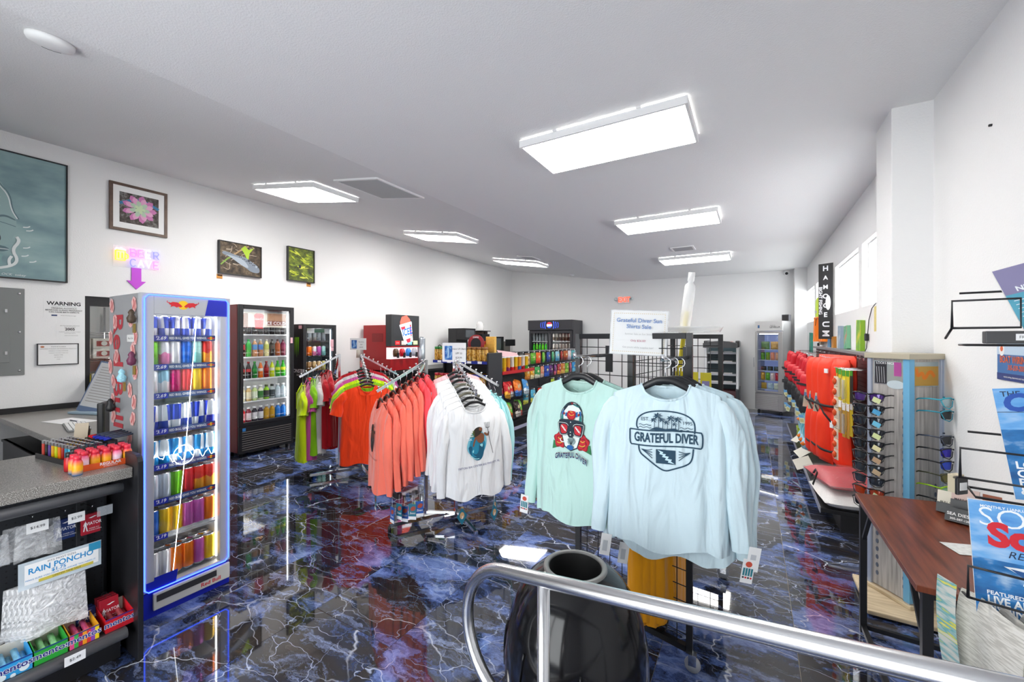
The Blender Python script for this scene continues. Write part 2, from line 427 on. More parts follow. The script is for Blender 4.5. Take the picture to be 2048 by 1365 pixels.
def vent(label, cx, cy, wx, wy, tilt, z, n, along='y'):
    t = thing('ceiling_vent', label, 'vent', (cx, cy, z), rot=(0, tilt, 0))
    f = MB(); e = .028
    for q in ((-wx / 2, wx / 2, -wy / 2, -wy / 2 + e), (-wx / 2, wx / 2, wy / 2 - e, wy / 2), (-wx / 2, -wx / 2 + e, -wy / 2 + e, wy / 2 - e), (wx / 2 - e, wx / 2, -wy / 2 + e, wy / 2 - e)): f.box(*q, -.016, -.001)
    f.build('frame', FRM, t, bevel=.002)
    MB().box(-wx / 2 + e, wx / 2 - e, -wy / 2 + e, wy / 2 - e, -.003, -.001).build('duct', DARKV, t)
    d = wy - 2 * e
    for k in range(n):
        yy = -d / 2 + d * (k + .5) / n
        s_ = MB().add([(-wx / 2 + e, yy - d / n * .36, -.004), (wx / 2 - e, yy - d / n * .36, -.004), (wx / 2 - e, yy + d / n * .3, -.015), (-wx / 2 + e, yy + d / n * .3, -.015)], [(0, 1, 2, 3)])
        s_.build('slat', VENT, t, fix=False)
vent('large square return air grille with grey louvres beside the ceiling crease', -3.23, 2.9, .62, .62, tl, ZC + sl * (XC + 3.23), 26)
vent('small white ceiling vent just before the farthest left light panel', -3.83, 7.2, .36, .34, tl, ZC + sl * (XC + 3.83), 7)
vent('small white ceiling vent between the middle and farthest right light panels', -.97, 7.05, .34, .34, 0, ZC, 7)
def detector(label, x, y, r):
    t = thing('smoke_detector', label, 'smoke detector', (x, y, ZC + sl * (XC - x)), rot=(0, tl, 0))
    MB().lathe([(r, -.001), (r, -.014), (r * .93, -.026), (r * .6, -.034), (.0001, -.036)], 32).build('housing', WHITE, t)
    MB().tube([(r * .62 * math.cos(a), r * .62 * math.sin(a), -.0335) for a in [2.2 + .12 * k for k in range(12)]], .0018, 5).build('seam', DARKV, t)
detector('round white smoke detector near the ceiling crease in the upper corner', -2.962, .6, .085)
detector('small round white smoke detector on the ceiling near the back wall', -3.98, 9.78, .07)
# ================================================================ cans, bottles: shared shapes
class Fr:
    """local frame of a fitting: x to the viewer's right, y into it, z up"""
    def __init__(s, o, rz): s.o = Vector(o); s.rz = rz; s.c = math.cos(rz); s.s = math.sin(rz)
    def __call__(s, x, y, z): return (s.o.x + x * s.c - y * s.s, s.o.y + x * s.s + y * s.c, s.o.z + z)
def can_mesh(r, h, n=20):
    return MB().lathe([(r * .72, 0), (r * .86, .004), (r, .014), (r, h - .016), (r * .86, h - .006), (r * .84, h), (r * .76, h), (r * .74, h - .005), (.0001, h - .005)], n,
                      mats=[1, 1, 0, 0, 1, 1, 1, 1]).mesh('can', [ALU, ALU])
CAN_S = can_mesh(.0265, .134); CAN_M = can_mesh(.029, .157); CAN_L = can_mesh(.0325, .158)
def bottle_mesh(r, h, neck=.3, cap=.013, n=16, shape=0):
    z1 = h * (1 - neck)
    if shape == 0: prof = [(r * .85, 0), (r, .008), (r, h * .22), (r * .93, h * .30), (r, h * .40), (r, z1), (r * .72, z1 + h * neck * .35), (r * .40, h - .03), (cap, h - .022), (cap, h - .020), (cap * 1.12, h - .018), (cap * 1.12, h), (.0001, h)]; m = [0, 0, 0, 0, 1, 0, 0, 0, 0, 2, 2, 2]
    else: prof = [(r * .9, 0), (r, .01), (r, h * .15), (r, h * .62), (r * .96, z1), (r * .55, h - .04), (cap * 1.5, h - .028), (cap * 1.5, h - .025), (cap * 1.7, h - .024), (cap * 1.7, h), (.0001, h)]; m = [0, 0, 1, 0, 0, 0, 0, 2, 2, 2]
    return MB().lathe(prof, n, mats=m).mesh('bottle', [ALU, ALU, ALU])
BOT_A = bottle_mesh(.032, .235); BOT_B = bottle_mesh(.034, .20, .28, shape=1); BOT_G = bottle_mesh(.031, .225, .42, .014)
def canmat(name, c1, c2=None, mode=0, metal=.55):
    """printed can: plain, four-field (blue and silver), or two bands"""
    if name in _M: return _M[name]
    m, N, L, b = nt(name); _M[name] = m
    b.inputs['Metallic'].default_value = metal; b.inputs['Roughness'].default_value = .3
    tc = N.new('ShaderNodeTexCoord'); sx = N.new('ShaderNodeSeparateXYZ'); L.new(tc.outputs['Object'], sx.inputs[0])
    def mth(op, a, v=None):
        q = N.new('ShaderNodeMath'); q.operation = op
        for i, t in enumerate((a, v)):
            if t is None: continue
            if isinstance(t, (int, float)): q.inputs[i].default_value = t
            else: L.new(t, q.inputs[i])
        return q.outputs[0]
    if mode == 1:
        a = mth('MULTIPLY', sx.outputs[0], sx.outputs[1]); a = mth('GREATER_THAN', mth('ADD', a, mth('MULTIPLY', mth('SUBTRACT', sx.outputs[2], .075), .002)), 0.0)
        z = mth('GREATER_THAN', sx.outputs[2], .062); f = mth('ABSOLUTE', mth('SUBTRACT', a, z))
    else:
        n = N.new('ShaderNodeTexNoise'); n.inputs['Scale'].default_value = 30; L.new(tc.outputs['Object'], n.inputs[0])
        f = mth('GREATER_THAN', mth('ADD', sx.outputs[2], mth('MULTIPLY', n.outputs[0], .05)), .105)
    x = N.new('ShaderNodeMix'); x.data_type = 'RGBA'; L.new(f, x.inputs[0]); x.inputs[6].default_value = lin(c1); x.inputs[7].default_value = lin(c2 or c1)
    L.new(x.outputs[2], b.inputs['Base Color'])
    return m
CC = {'green': ('6fc21f', None, 0), 'pink': ('f08fc0', 'e8e8ee', 0), 'white': ('e9e9ee', None, 0), 'blue': ('1c62c8', None, 0), 'teal': ('7cc6c0', 'a9dcd6', 0), 'red-orange': ('f08a1c', 'd8302a', 0),
      'pale blue and white': ('e8eaf0', '9fd0e8', 0), 'magenta': ('c0206c', None, 0), 'red': ('d83038', None, 0), 'yellow': ('f2c40e', None, 0), 'orange': ('f07a12', None, 0),
      'blue and silver': ('0f2fb4', 'd9dde6', 1), 'light blue and silver': ('1e8fd2', 'dfe8f0', 1), 'silver': ('cfd8e6', None, 0), 'amber and red': ('f0a020', 'e03a30', 0), 'purple-pink': ('c45cb4', None, 0),
      'patterned blue and white': ('3a54c8', 'e8e6f4', 1)}
def cm(c): return canmat('printed can ' + c, *CC[c])

# ================================================================ tall silver energy-drink cooler
SILV = mat('satin silver', (.50, .51, .53), .35, .7); PALE = mat('pale silver panel', (.46, .47, .49), .4, .2); RBLUE = mat('royal blue', '0a1fae', .4)
LINER = mat('cooler liner white', (.82, .83, .85), .5); NEONB = mat('blue light line', '3a5cff', .5, emit=3.0); STRIPB = mat('shelf strip navy', '28407e', .5)
F = Fr((-2.865, .915, 0), PI / 2)
W_, D_, H_ = .44, .47, 1.80
t = thing('drinks_cooler', 'tall silver glass-door cooler of energy drinks with blue outline beside counter', 'cooler', F.o, F.rz)
b = MB(); b.box(0, .03, .05, D_, .13, H_); b.box(W_ - .03, W_, .05, D_, .13, H_); b.box(.03, W_ - .03, D_ - .03, D_, .13, H_); b.box(.03, W_ - .03, .05, D_ - .03, H_ - .04, H_); b.box(.03, W_ - .03, .05, D_ - .03, .13, .16)
b.build('cabinet', SILV, t, bevel=.004)
b = MB(); b.box(.031, .036, .06, D_ - .031, .16, H_ - .04); b.box(W_ - .036, W_ - .031, .06, D_ - .031, .16, H_ - .04); b.box(.036, W_ - .036, D_ - .037, D_ - .031, .16, H_ - .04); b.build('liner', LINER, t)
gx0, gx1, gz0, gz1 = .055, .385, .165, 1.685
b = MB(); b.box(.0, gx0, 0, .045, .15, H_); b.box(gx1, W_, 0, .045, .15, H_); b.box(gx0, gx1, 0, .045, gz1, H_); b.box(gx0, gx1, 0, .045, .15, gz0)
dr = b.build('door', PALE, t, bevel=.003)
MB().box(gx0, gx1, .018, .024, gz0, gz1).build('pane', CLEAR, dr)
for pl in ([(.30, 1.685), (W_ - .02, 1.685), (W_ - .02, 1.782), (.318, 1.782)], [(.02, .152), (.155, .152), (.165, .222), (.055, .222), (.055, .205), (.02, .205)]): MB().poly([(x, -.0012, z) for x, z in pl]).build('blue_block', RBLUE, dr, fix=False)
MB().tube([(.012, -.004, .17), (.012, -.004, 1.77), (.03, -.004, 1.79), (W_ - .03, -.004, 1.79), (W_ - .012, -.004, 1.77), (W_ - .012, -.004, .17), (W_ - .03, -.004, .152), (.03, -.004, .152)], .0035, 6, closed=True).build('light_outline', NEONB, dr)
MB().tube([(.27, .03, 1.68), (.21, .03, .85), (.15, .03, .17)], .0018, 5).build('light_line', LEDW, dr)
el = [(.205 + .052 * math.cos(a), .03, .865 + .056 * math.sin(a)) for a in [2 * PI * k / 28 for k in range(28)]]
o_ = MB().tube(el, .0016, 5, closed=True)
o_.tube([(.06 + .30 * k / 60, .03, .865 + .026 * math.sin(k * .62) * (1 if k % 9 < 6 else .4) + .012 * math.sin(k * .21)) for k in range(61)], .0014, 5); o_.build('light_script', LEDW, dr)
MB().box(W_ - .058, W_ - .046, .05, .062, .18, 1.67).build('light_strip', mat('cooler strip light', (1, 1, 1), .5, emit=4.5), t)
MB().box(.04, W_ - .04, .06, .07, 1.70, 1.745).build('top_light', mat('cooler strip light', (1, 1, 1)), t)
b = MB(); b.box(.0, W_, .012, .05, .0, .14); k_ = b.build('kick_panel', RBLUE, t, bevel=.003)
MB().box(.05, W_ - .004, -.006, .012, .04, .135).build('vent_cover', mat('cream plastic', (.60, .60, .57), .5), k_, bevel=.006)
MB().box(.065, .36, -.009, -.006, .085, .12).build('vent_slot', mat('dark mesh', (.03, .03, .035), .6), k_)
RED = mat('logo red', 'd01c28', .5); YEL = mat('logo yellow', 'f6c514', .5)
p = Print(frame((.19, -.001, 1.742), (1, 0, 0)))
p.disc(0, 0, .026, YEL)
for s_ in (-1, 1):
    p.poly([(s_ * x, y) for x, y in ((.004, -.008), (.012, .002), (.026, .014), (.05, .016), (.062, .010), (.070, .016), (.066, .002), (.058, -.002), (.06, -.016), (.054, -.010), (.044, -.008), (.03, -.016), (.026, -.010), (.012, -.014))], RED)
    p.line([(s_ * .064, .008), (s_ * .078, .012), (s_ * .075, .022)], .003, RED)
p.build('logo', dr)
p = Print(frame((.33, -.0065, .065), (1, 0, 0))); p.text('Red Bull', 0, 0, .032, RED, bold=.02); p.build('lettering', k_)
# side: faded vertical lettering, sticker strip and magnets
p = Print(frame((-.0006, .335, 1.36), (0, -1, 0)))
p.text('Red Bull', .0, .0, .20, mat('faded red letter', 'a8202e', .5), bold=.02, rot=-PI / 2, sx=1.0)
p.build('side_lettering', t)
STK = mat('pale pink sticker', 'd8a8a4', .5); STR = mat('sticker red', 'b04848', .5)
for k in range(17):
    p = Print(frame((-.0012, .25, 1.3), (0, -1, 0)), lift=.0012)
    x, y = (-.17 if k < 8 else .11) + R.uniform(-.03, .03) + (.05 * (k % 2)), .44 - (k % 9) * .093 + R.uniform(-.02, .02); a = R.uniform(-.6, .6)
    p.poly([(x + (dx * math.cos(a) - dy * math.sin(a)), y + (dx * math.sin(a) + dy * math.cos(a))) for dx, dy in ((-.03, -.03), (.0, -.045), (.028, -.028), (.034, .02), (.01, .045), (-.028, .03))], STK)
    p.line([(x - .018, y - .025), (x + .004, y + .004), (x - .008, y + .03)], .012, STR); p.line([(x + .012, y - .03), (x + .02, y + .022)], .009, STR); p.build('side_sticker', t)
p = Print(frame((-.0022, .14, 1.55), (0, -1, 0))); p.rect(-.05, -.02, .05, .02, mat('tape white', (.62, .62, .60), .5)); p.text('Aqua & Sol', 0, 0, .016, INK); p.build('tape_label', t)
for i, (y, z, c_, lb) in enumerate(((.06, 1.66, '4a3a2a', 'dark figure magnet above a small gold tag'), (.06, 1.43, '6a2a4a', 'purple figure magnet with gold tag'), (.20, 1.33, '9ad0e0', 'round pale blue magnet with gold tag'), (.37, 1.15, '1a1a1c', 'black clip magnet'))):
    q = thing('fridge_magnet', lb + ' on side of silver cooler', 'magnet', F(-.003, y, z), F.rz)
    MB().lathe([(.001, -.03), (.018, -.022), (.022, 0), (.012, .02), (.016, .03), (.008, .045), (.0005, .05)], 10).build('figure', mat('magnet ' + c_, c_, .5, noise=.5, ns=90), q, loc=(-.02, 0, 0))
    if i < 3: MB().cb((-.006, .01, -.055), (.008, .02, .05)).build('tag', mat('gold tag', '9a8240', .4, .5), q)
SH = [1.545, 1.38, 1.216, 1.012, .81, .615, .413, .172]
rows = [['patterned blue and white'] * 6, ['green', 'pink', 'white', 'blue', 'teal', 'red-orange'], ['white', 'pale blue and white', 'magenta', 'red', 'yellow', 'orange'], ['blue and silver'] * 6,
        ['light blue and silver'] * 6, ['silver', 'silver', 'green', 'red', 'amber and red', 'amber and red'], ['blue', 'yellow', 'yellow', 'purple-pink', 'purple-pink', 'orange'], ['white', 'white', 'orange', 'orange', 'purple-pink', 'yellow']]
WHT = mat('strip lettering white', (.85, .85, .88), .5)
for i, z in enumerate(SH):
    if i < 7:
        s_ = MB().box(.037, W_ - .06, .05, D_ - .04, z - .008, z).build('shelf', mat('wire shelf white', (.7, .71, .73), .4), t)
        MB().box(.045, W_ - .062, .046, .05, z - .012, z + .022).build('price_strip', STRIPB if i < 6 else film('clear strip', (.8, .82, .85), .25), s_)
        p = Print(frame((.10, .0455, z + .005), (1, 0, 0)))
        p.rect(-.03, -.016, .034, .016, RBLUE); p.text("'2.69" if i < 3 else "'3.19", 0, 0, .026, WHT, bold=.02, shear=.2)
        if i < 6:
            p.text('RED BULL GIVES YOU WIIINGS.', .040, 0, .0195, WHT, bold=.014, align='LEFT', sx=.70); p.disc(.252, 0, .010, YEL); p.disc(.241, 0, .009, RED, .005); p.disc(.263, 0, .009, RED, .005)
        p.build('strip_lettering', s_)
    me = CAN_S if i < 1 else CAN_M if i in (1, 2) else CAN_L
    st = .0575 if i < 3 else .060
    for r_ in range(2):
        for k in range(6):
            o_ = obj('drink_can', me, None, F(.073 + k * st * .94, .085 + r_ * .068, z + .001), (0, 0, F.rz + (R.uniform(-.5, .5) if i > 0 else R.uniform(0, 6)) + (2.2 if k % 2 else 0)), [cm(rows[i][k]), ALU])
            tag(o_, f"{rows[i][k]} can, {ORD[k]} from left, {'front' if r_ == 0 else 'second'} row, {ORD[i]} shelf of silver cooler", 'can', 'energy drink cans in the silver cooler')

# ================================================================ soda cooler and black energy cooler on the left wall
def bottlemats(body, label, cap, clear=0):
    bm_ = mat('bottle body ' + body, body, .12, spec=.6) if not clear else mat('clear bottle ' + body, body, .1, alpha=.75)
    return [bm_, mat('bottle label ' + label, label, .5), mat('bottle cap ' + cap, cap, .4)]
def cooler(label, F, W, D, H, side, z0g, shelves, name='drinks_cooler', head=0, dark=False):
    t = thing(name, label, 'cooler', F.o, F.rz)
    b = MB(); b.box(0, .035, .05, D, .06, H); b.box(W - .035, W, .05, D, .06, H); b.box(.035, W - .035, D - .03, D, .06, H); b.box(.035, W - .035, .05, D - .03, H - .05, H); b.box(.035, W - .035, .05, D - .03, .06, z0g)
    b.build('cabinet', side, t, bevel=.004)
    ln = LINER if not dark else mat('dark liner', (.07, .09, .10), .5)
    b = MB(); b.box(.036, .042, .06, D - .031, z0g, H - .05); b.box(W - .042, W - .036, .06, D - .031, z0g, H - .05); b.box(.042, W - .042, D - .037, D - .031, z0g, H - .05); b.build('liner', ln, t)
    e = .055
    b = MB(); b.box(0, e, 0, .045, z0g, H); b.box(W - e, W, 0, .045, z0g, H); b.box(e, W - e, 0, .045, H - e, H); b.box(e, W - e, 0, .045, z0g, z0g + .05)
    d = b.build('door', BLKM, t, bevel=.006)
    MB().box(e, W - e, .02, .026, z0g + .05, H - e).build('pane', CLEAR, d)
    MB().box(.012, .03, -.018, 0, H * .42, H * .62).build('handle', BLACK, d, bevel=.004)
    for x in (e + .004, W - e - .016): MB().box(x, x + .012, .052, .062, z0g + .06, H - e - .02).build('light_strip', mat('cooler strip light', (1, 1, 1)) if not dark else mat('dim strip light', (.8, .9, 1), .5, emit=2.5), t)
    gk = MB().box(.005, W - .005, .012, .05, .05, z0g - .006).build('grille_panel', BLKM, t, bevel=.003)
    n = 9
    for k in range(n): MB().box(.04, W - .04, .002, .014, .09 + k * (z0g - .14) / n, .09 + k * (z0g - .14) / n + .008).build('grille_slat', mat('grille slat grey', (.22, .20, .19), .4, .5), gk)
    for x in (.06, W - .06):
        for y in (.08, D - .08): MB().lathe([(.02, 0), (.02, .05), (.012, .06)], 12, (x, y, 0)).build('foot', BLACK, t)
    for z in shelves: 
        s_ = MB(); s_.box(.043, W - .043, .07, .076, z - .012, z + .004)
        for k in range(int(W / .04)): s_.box(.05 + k * .04, .054 + k * .04, .076, D - .04, z - .006, z)
        s_.build('shelf', mat('wire shelf white', (.7, .71, .73), .4) if not dark else BLKM, t)
        g_ = MB(); g_.tube([(.05, .068, z + .055), (W - .05, .068, z + .055)], .0018, 5); g_.build('shelf_guard', CHROME, t)
    return t, d
CF = Fr((-5.70, 2.80, 0), PI / 2)
CRED = mat('cooler side red', '7e1c20', .45)
CS = [1.60, 1.30, 1.01, .71, .43]
t, d = cooler('tall soda cooler with red sides and black glass door against left wall', CF, .735, .38, 1.99, CRED, .40, CS)
p = Print(frame((.36, .062, 1.80), (1, 0, 0)))
p.rect(-.29, -.10, .29, .10, mat('sign cream', 'd8cfc0', .6)); p.rect(-.29, -.10, -.22, .08, mat('sign brown', '8a5a40', .6)); p.rect(.03, -.07, .29, .09, mat('sign tan', 'a87858', .6))
p.rect(.03, -.075, .29, -.01, mat('sign russet', '7c3a28', .6)); p.poly([(-.13, -.12), (-.03, -.12), (-.015, .06), (-.04, .085), (-.12, .085), (-.145, .06)], mat('cup red', 'c0121c', .5))
p.text('Coca-Cola', -.08, .01, .042, WHT, shear=.3, sx=.85); p.text('ICE COLD', .145, -.045, .062, WHT, bold=.01); p.build('header_sign', t)
p = Print(frame((.70, -.0008, 1.52), (1, 0, 0)))
p.rect(-.02, -.04, .014, .04, mat('sticker pink', 'd8a8b0', .5)); p.build('door_sticker', d)
p = Print(frame((.06, -.0008, .36), (1, 0, 0))); p.rect(-.02, -.02, .02, .02, mat('sticker blue', '2a7ac0', .5)); p.build('door_sticker', d)
rowsB = [[('cola', '120806', 'c01820', '8a1018')] * 4 + [('zero cola', '0e0808', '3a3030', '141414')] * 4,
         [('cherry cola', '1a0a0c', 'a02838', '8a1018'), ('lemon-lime', '3aa84a', '2a9a3a', '1f9a3c'), ('peach tea', 'c08a60', '5a90c8', 'd8d8d8'), ('iced tea', 'a87a50', '4a80c0', 'd8d8d8'), ('lemonade', 'd8d49a', 'b8c060', 'd8d8d8'), ('dark tea', '2a2420', '4a4a44', '202020'), ('orange tea', '9a4a20', 'b05028', '4a2010'), ('berry tea', '6a1838', '7a2048', '3a1020')],
         [('cola glass', '1c0a06', 'a01820', '8a1018'), ('cola glass', '1c0a06', 'a01820', '8a1018'), ('green glass', '186a28', '208a34', '2a9a30'), ('orange soda', 'c86018', 'd8d0c8', 'c8c0b8'), ('cherry soda', '7a0c14', 'a01018', '901018'), ('lime soda', 'b8c810', 'd8d8c0', 'c8c8b8'), ('green soda', '2a9a14', 'c8d818', '209a10'), ('green soda', '1f9a10', 'd8e018', '209a10')],
         [('pale juice', 'd8cfae', 'd8d8c8', 'e8e8e8'), ('tan juice', 'b89c68', 'd0c8a8', 'e8e8e8'), ('pale green juice', 'b8cc88', 'd8e0c8', 'e8e8e8'), ('cream juice', 'dcdcc0', '3a7a34', 'e8e8e8'), ('green juice', '8ac020', '3a3a34', '303030'), ('clear water', 'a8b0b4', '3a4448', '303030'), ('clear water', 'b8c8d0', 'c8d4dc', 'e8e8e8'), ('clear water', 'b8c8d0', 'c8d4dc', 'e8e8e8')],
         [('red vitamin', 'b8141c', 'e08890', 'd8d8d8'), ('crimson vitamin', '780c24', 'd8c8cc', 'd8d8d8'), ('dark vitamin', '1c1420', 'd8d8dc', 'd8d8d8'), ('violet vitamin', '2a1838', 'd8d8dc', 'd8d8d8'), ('gold sports', 'b88a0c', 'c89a18', 'd8d8d8'), ('gold sports', 'b88a0c', 'c89a18', 'd8d8d8'), ('blue sports', '1a70c8', '1a78d8', 'd8d8d8'), ('blue sports', '1a70c8', '1a78d8', 'd8d8d8')]]
BOTT = [BOT_A, BOT_A, BOT_G, BOT_B, BOT_B]
for i, rw in enumerate(rowsB):
    for k, (nm, bc, lc, cc_) in enumerate(rw):
        o_ = obj('drink_bottle', BOTT[i], None, CF(.095 + k * .078, .115, CS[i] + .001), (0, 0, R.uniform(0, 6)), bottlemats(bc, lc, cc_))
        tag(o_, f"{nm} bottle, {ORD[k]} from left on {ORD[i]} shelf of the red-sided cooler", 'bottle', 'bottles in the red-sided cooler')
MF = Fr((-5.74, 3.70, 0), PI / 2)
MS = [1.50, 1.27, 1.04, .80, .56]
t, d = cooler('black energy-drink cooler with green claw mark beyond the red-sided cooler', MF, .56, .34, 1.76, BLKM, .40, MS, dark=True)
GRN = mat('claw green', '7ac81e', .5)
p = Print(frame((-.0008, .16, 1.42), (0, -1, 0)))
for k in range(3): p.poly([(-.05 + k * .04, .14), (-.02 + k * .04, .15), (-.03 + k * .04, -.02), (-.04 + k * .04, -.17 + .04 * abs(k - 1)), (-.045 + k * .04, -.02)], GRN)
p.text('MONSTER', .03, -.36, .075, WHT, bold=.01); p.text('ENERGY', .06, -.42, .032, WHT); p.rect(.05, .27, .13, .32, mat('sticker pink', 'd8a8b0')); p.build('side_logo', t)
p = Print(frame((.48, -.0008, 1.47), (1, 0, 0))); p.rect(-.03, -.06, .03, .06, mat('sticker pink', 'd8a8b0')); p.rect(-.02, -.12, .03, -.065, mat('sticker pink', 'd8a8b0')); p.build('door_sticker', d)
p = Print(frame((.30, .06, 1.66), (1, 0, 0))); p.rect(-.2, -.03, -.08, .04, WHT); p.rect(-.08, -.02, .09, .04, mat('sign dark green', '1f6a4a', .5)); p.rect(.09, -.04, .2, .04, PALE); p.build('header_sign', t)
rowsM = [['pale grey'] * 5, ['orange', 'orange', 'pink', 'purple-pink', 'teal'], ['bronze', 'bronze', 'tan', 'tan', 'gold'], ['lilac', 'red', 'blue', 'blue', 'blue'], ['dark green', 'dark green', 'blue', 'teal', 'teal']]
CC.update({'pale grey': ('8a9298', None, 0), 'bronze': ('8a6038', 'b08a60', 0), 'tan': ('b89058', 'd0b080', 0), 'gold': ('c8b860', None, 0), 'lilac': ('b090c8', 'd8c8e0', 0), 'dark green': ('14503a', None, 0)})
for i, rw in enumerate(rowsM):
    for k, c_ in enumerate(rw):
        o_ = obj('drink_can', CAN_L, None, MF(.095 + k * .078, .11, MS[i] + .001), (0, 0, R.uniform(0, 6)), [cm(c_), ALU])
        tag(o_, f"{c_} tall can, {ORD[k]} from left on {ORD[i]} shelf of black claw-mark cooler", 'can', 'cans in the black claw-mark cooler')
# ================================================================ things on the left wall
def wall_frame(name, label, cat, y0, y1, z0, z1, dep, fm, e, face):
    """flat framed picture on the left wall; local x along the wall, y up"""
    M = frame((0, 0, 0), (0, 1, 0))
    t = thing(name, label, cat, (XL, (y0 + y1) / 2, (z0 + z1) / 2))
    w, h = (y1 - y0) / 2, (z1 - z0) / 2
    b = MB(); b.box(.001, dep, -w, -w + e, -h, h); b.box(.001, dep, w - e, w, -h, h); b.box(.001, dep, -w + e, w - e, -h, -h + e); b.box(.001, dep, -w + e, w - e, h - e, h)
    b.build('frame', fm, t, bevel=.002)
    MB().box(.001, dep * .75, -w + e, w - e, -h + e, h - e).build('backing', face, t)
    return t, Print(frame((dep * .75, 0, 0), (0, 1, 0))), w - e, h - e
GW = mat('wash white', 'd8dedd', .6); GD = mat('wash slate', '5a7278', .6); GM = mat('wash teal', '7d9ea0', .6)
t, p, w, h = wall_frame('painting', 'large black-framed grey-green seascape painting of a bearded face', 'painting', .35, 1.349, 2.117, 3.323, .045, BLACK, .012,
    ramp_mat('seascape wash', [(.3, '6f8a90'), (.55, '86a2a4'), (.75, '9bb4b2')], .6, (1, 2.2, 5), 1.2, 4))
# right half of a weathered face: brow, cap of cloth, closed eye, oarsman, wave beard
p.blob([(-.45, .48), (-.1, .46), (.0, .40), (.045, .33), (.10, .22), (.13, .08), (.16, -.04), (.16, -.16), (.1, -.3), (-.1, -.4), (-.45, -.4)], mat('wash pale', '8fa9a9', .6))
p.line([(-.2, .44), (-.05, .42), (.04, .34), (.06, .27), (.12, .20), (.135, .05), (.175, -.03)], .008, GD)
p.line([(-.2, .425), (-.05, .405), (.03, .325), (.05, .265), (.11, .185), (.127, .05), (.165, -.03)], .008, GW)
p.blob([(-.45, .40), (-.06, .375), (.03, .33), (.05, .30), (-.02, .29), (-.45, .29)], GW); p.line([(-.12, .33), (-.06, .31), (.03, .25)], .006, INK)
for k in range(5): p.line([(-.40 + .05 * k, .20 - .035 * k), (-.1 + .03 * k, .205 - .035 * k), (.06, .19 - .04 * k)], .007, GW if k % 2 else GM)
p.blob([(.03, -.03), (.09, .0), (.16, -.04), (.15, -.05), (.09, -.02), (.04, -.045)], GD); p.line([(.02, -.07), (.09, -.085), (.155, -.105)], .006, GD)
p.blob([(-.13, -.28), (-.12, -.12), (-.09, -.05), (-.04, -.05), (.0, -.10), (.05, -.25), (.03, -.28)], mat('wash blue grey', '6c868c', .6))
p.blob([(-.10, -.05), (-.07, .01), (.0, .0), (.05, -.05), (.0, -.06)], GW); p.disc(-.05, -.06, .025, mat('wash blue grey', '6c868c')); p.line([(-.1, -.05), (-.07, .01), (.0, .0), (.05, -.05)], .006, INK)
p.blob([(.0, -.11), (.03, -.12), (.07, -.25), (.04, -.27), (.02, -.2)], GW); p.line([(-.03, -.08), (.03, -.12), (.075, -.26), (.0, -.27)], .005, INK)
p.blob([(-.3, -.29), (.12, -.29), (.10, -.37), (-.3, -.36)], mat('wash slate', '5a7278')); p.line([(-.3, -.325), (.11, -.33)], .006, GW)
for k in range(9): p.line([(-.35 + .06 * k, -.37 - .01 * (k % 3)), (-.33 + .055 * k, -.43), (-.28 + .05 * k, -.49 + .012 * (k % 2))], .02, GW if k % 2 == 0 else GM)
p.line([(.16, -.2), (.18, -.24), (.13, -.33), (.17, -.42), (.13, -.49), (-.05, -.54), (-.3, -.53)], .022, GW)
for x, y in ((.2, -.1), (.22, -.13), (.20, -.30), (.19, -.38), (.24, -.43)): p.line([(x, y), (x + .03, y + .004), (x + .045, y + .018)], .009, GW)
p.text('OCK  tokey', .14, -.565, .03, GW, shear=.3); p.build('painted_face', t)
t, p, w, h = wall_frame('framed_picture', 'brown wood-framed picture of a pink and green succulent', 'picture', 1.67, 2.188, 2.755, 3.285, .03, ramp_mat('walnut frame', [(.3, '4a3830'), (.7, '6b5446')], .5, (8, 2, 2), 6), .03, PAPER)
p.rect(-.175, -.17, .175, .17, ramp_mat('dark pebbles', [(.35, '2a2422'), (.5, '4a423e'), (.62, '7a7a78'), (.7, '2c2624')], .6, (1, 1, 1), 22, 3)); p.line([(-.175, .04), (0, .13), (.175, .05)], .03, mat('bowl blue', '1f6f9c', .5))
for ring, (n, r, s_, c_) in enumerate(((9, .105, .055, 'c06fa8'), (8, .085, .05, 'd79cc0'), (7, .055, .042, 'a8c0a8'), (5, .025, .03, 'b9d0a4'))):
    m_ = mat('petal ' + c_, c_, .5)
    for k in range(n):
        a = 2 * PI * k / n + ring * .4; cx, cy = .0 + r * math.cos(a), .01 + r * math.sin(a)
        p.poly([(cx + (x * math.cos(a) - y * math.sin(a)), cy + (x * math.sin(a) + y * math.cos(a))) for x, y in ((-s_, 0), (-s_ * .3, -s_ * .5), (s_ * .5, -s_ * .5), (s_, 0), (s_ * .5, s_ * .5), (-s_ * .3, s_ * .5))], m_)
p.build('picture_print', t)
t, p, w, h = wall_frame('canvas_print', 'black-edged photo canvas of an alligator head in swamp', 'picture', 2.735, 3.28, 2.408, 2.85, .05, mat('canvas edge', (.03, .03, .03), .6), .012, ramp_mat('swamp brown', [(.35, '2a2119'), (.5, '4c3f30'), (.62, '6e5e48'), (.7, '34281e')], .6, (1, 1, 1), 14, 6))
for k in range(13): 
    x, y = R.uniform(-.25, .2), R.uniform(-.15, .2); p.line([(x, y), (x + R.uniform(-.1, .1), y + R.uniform(-.03, .08)), (x + R.uniform(-.18, .18), y + R.uniform(-.02, .15))], .006, mat('twig', 'b8a894', .6))
p.line([(-.15, .0), (.03, .16), (.1, .2)], .02, mat('reed tan', 'a88a64', .6))
LG = mat('leaf lime', 'a8c830', .6); p.poly([(.0, .15), (.05, .2), (.1, .15), (.17, .19), (.11, .1), (.09, -.02), (.05, .08)], LG); p.line([(-.25, -.1), (-.16, .0), (-.12, .02)], .018, mat('leaf dull', '7ea040', .6))
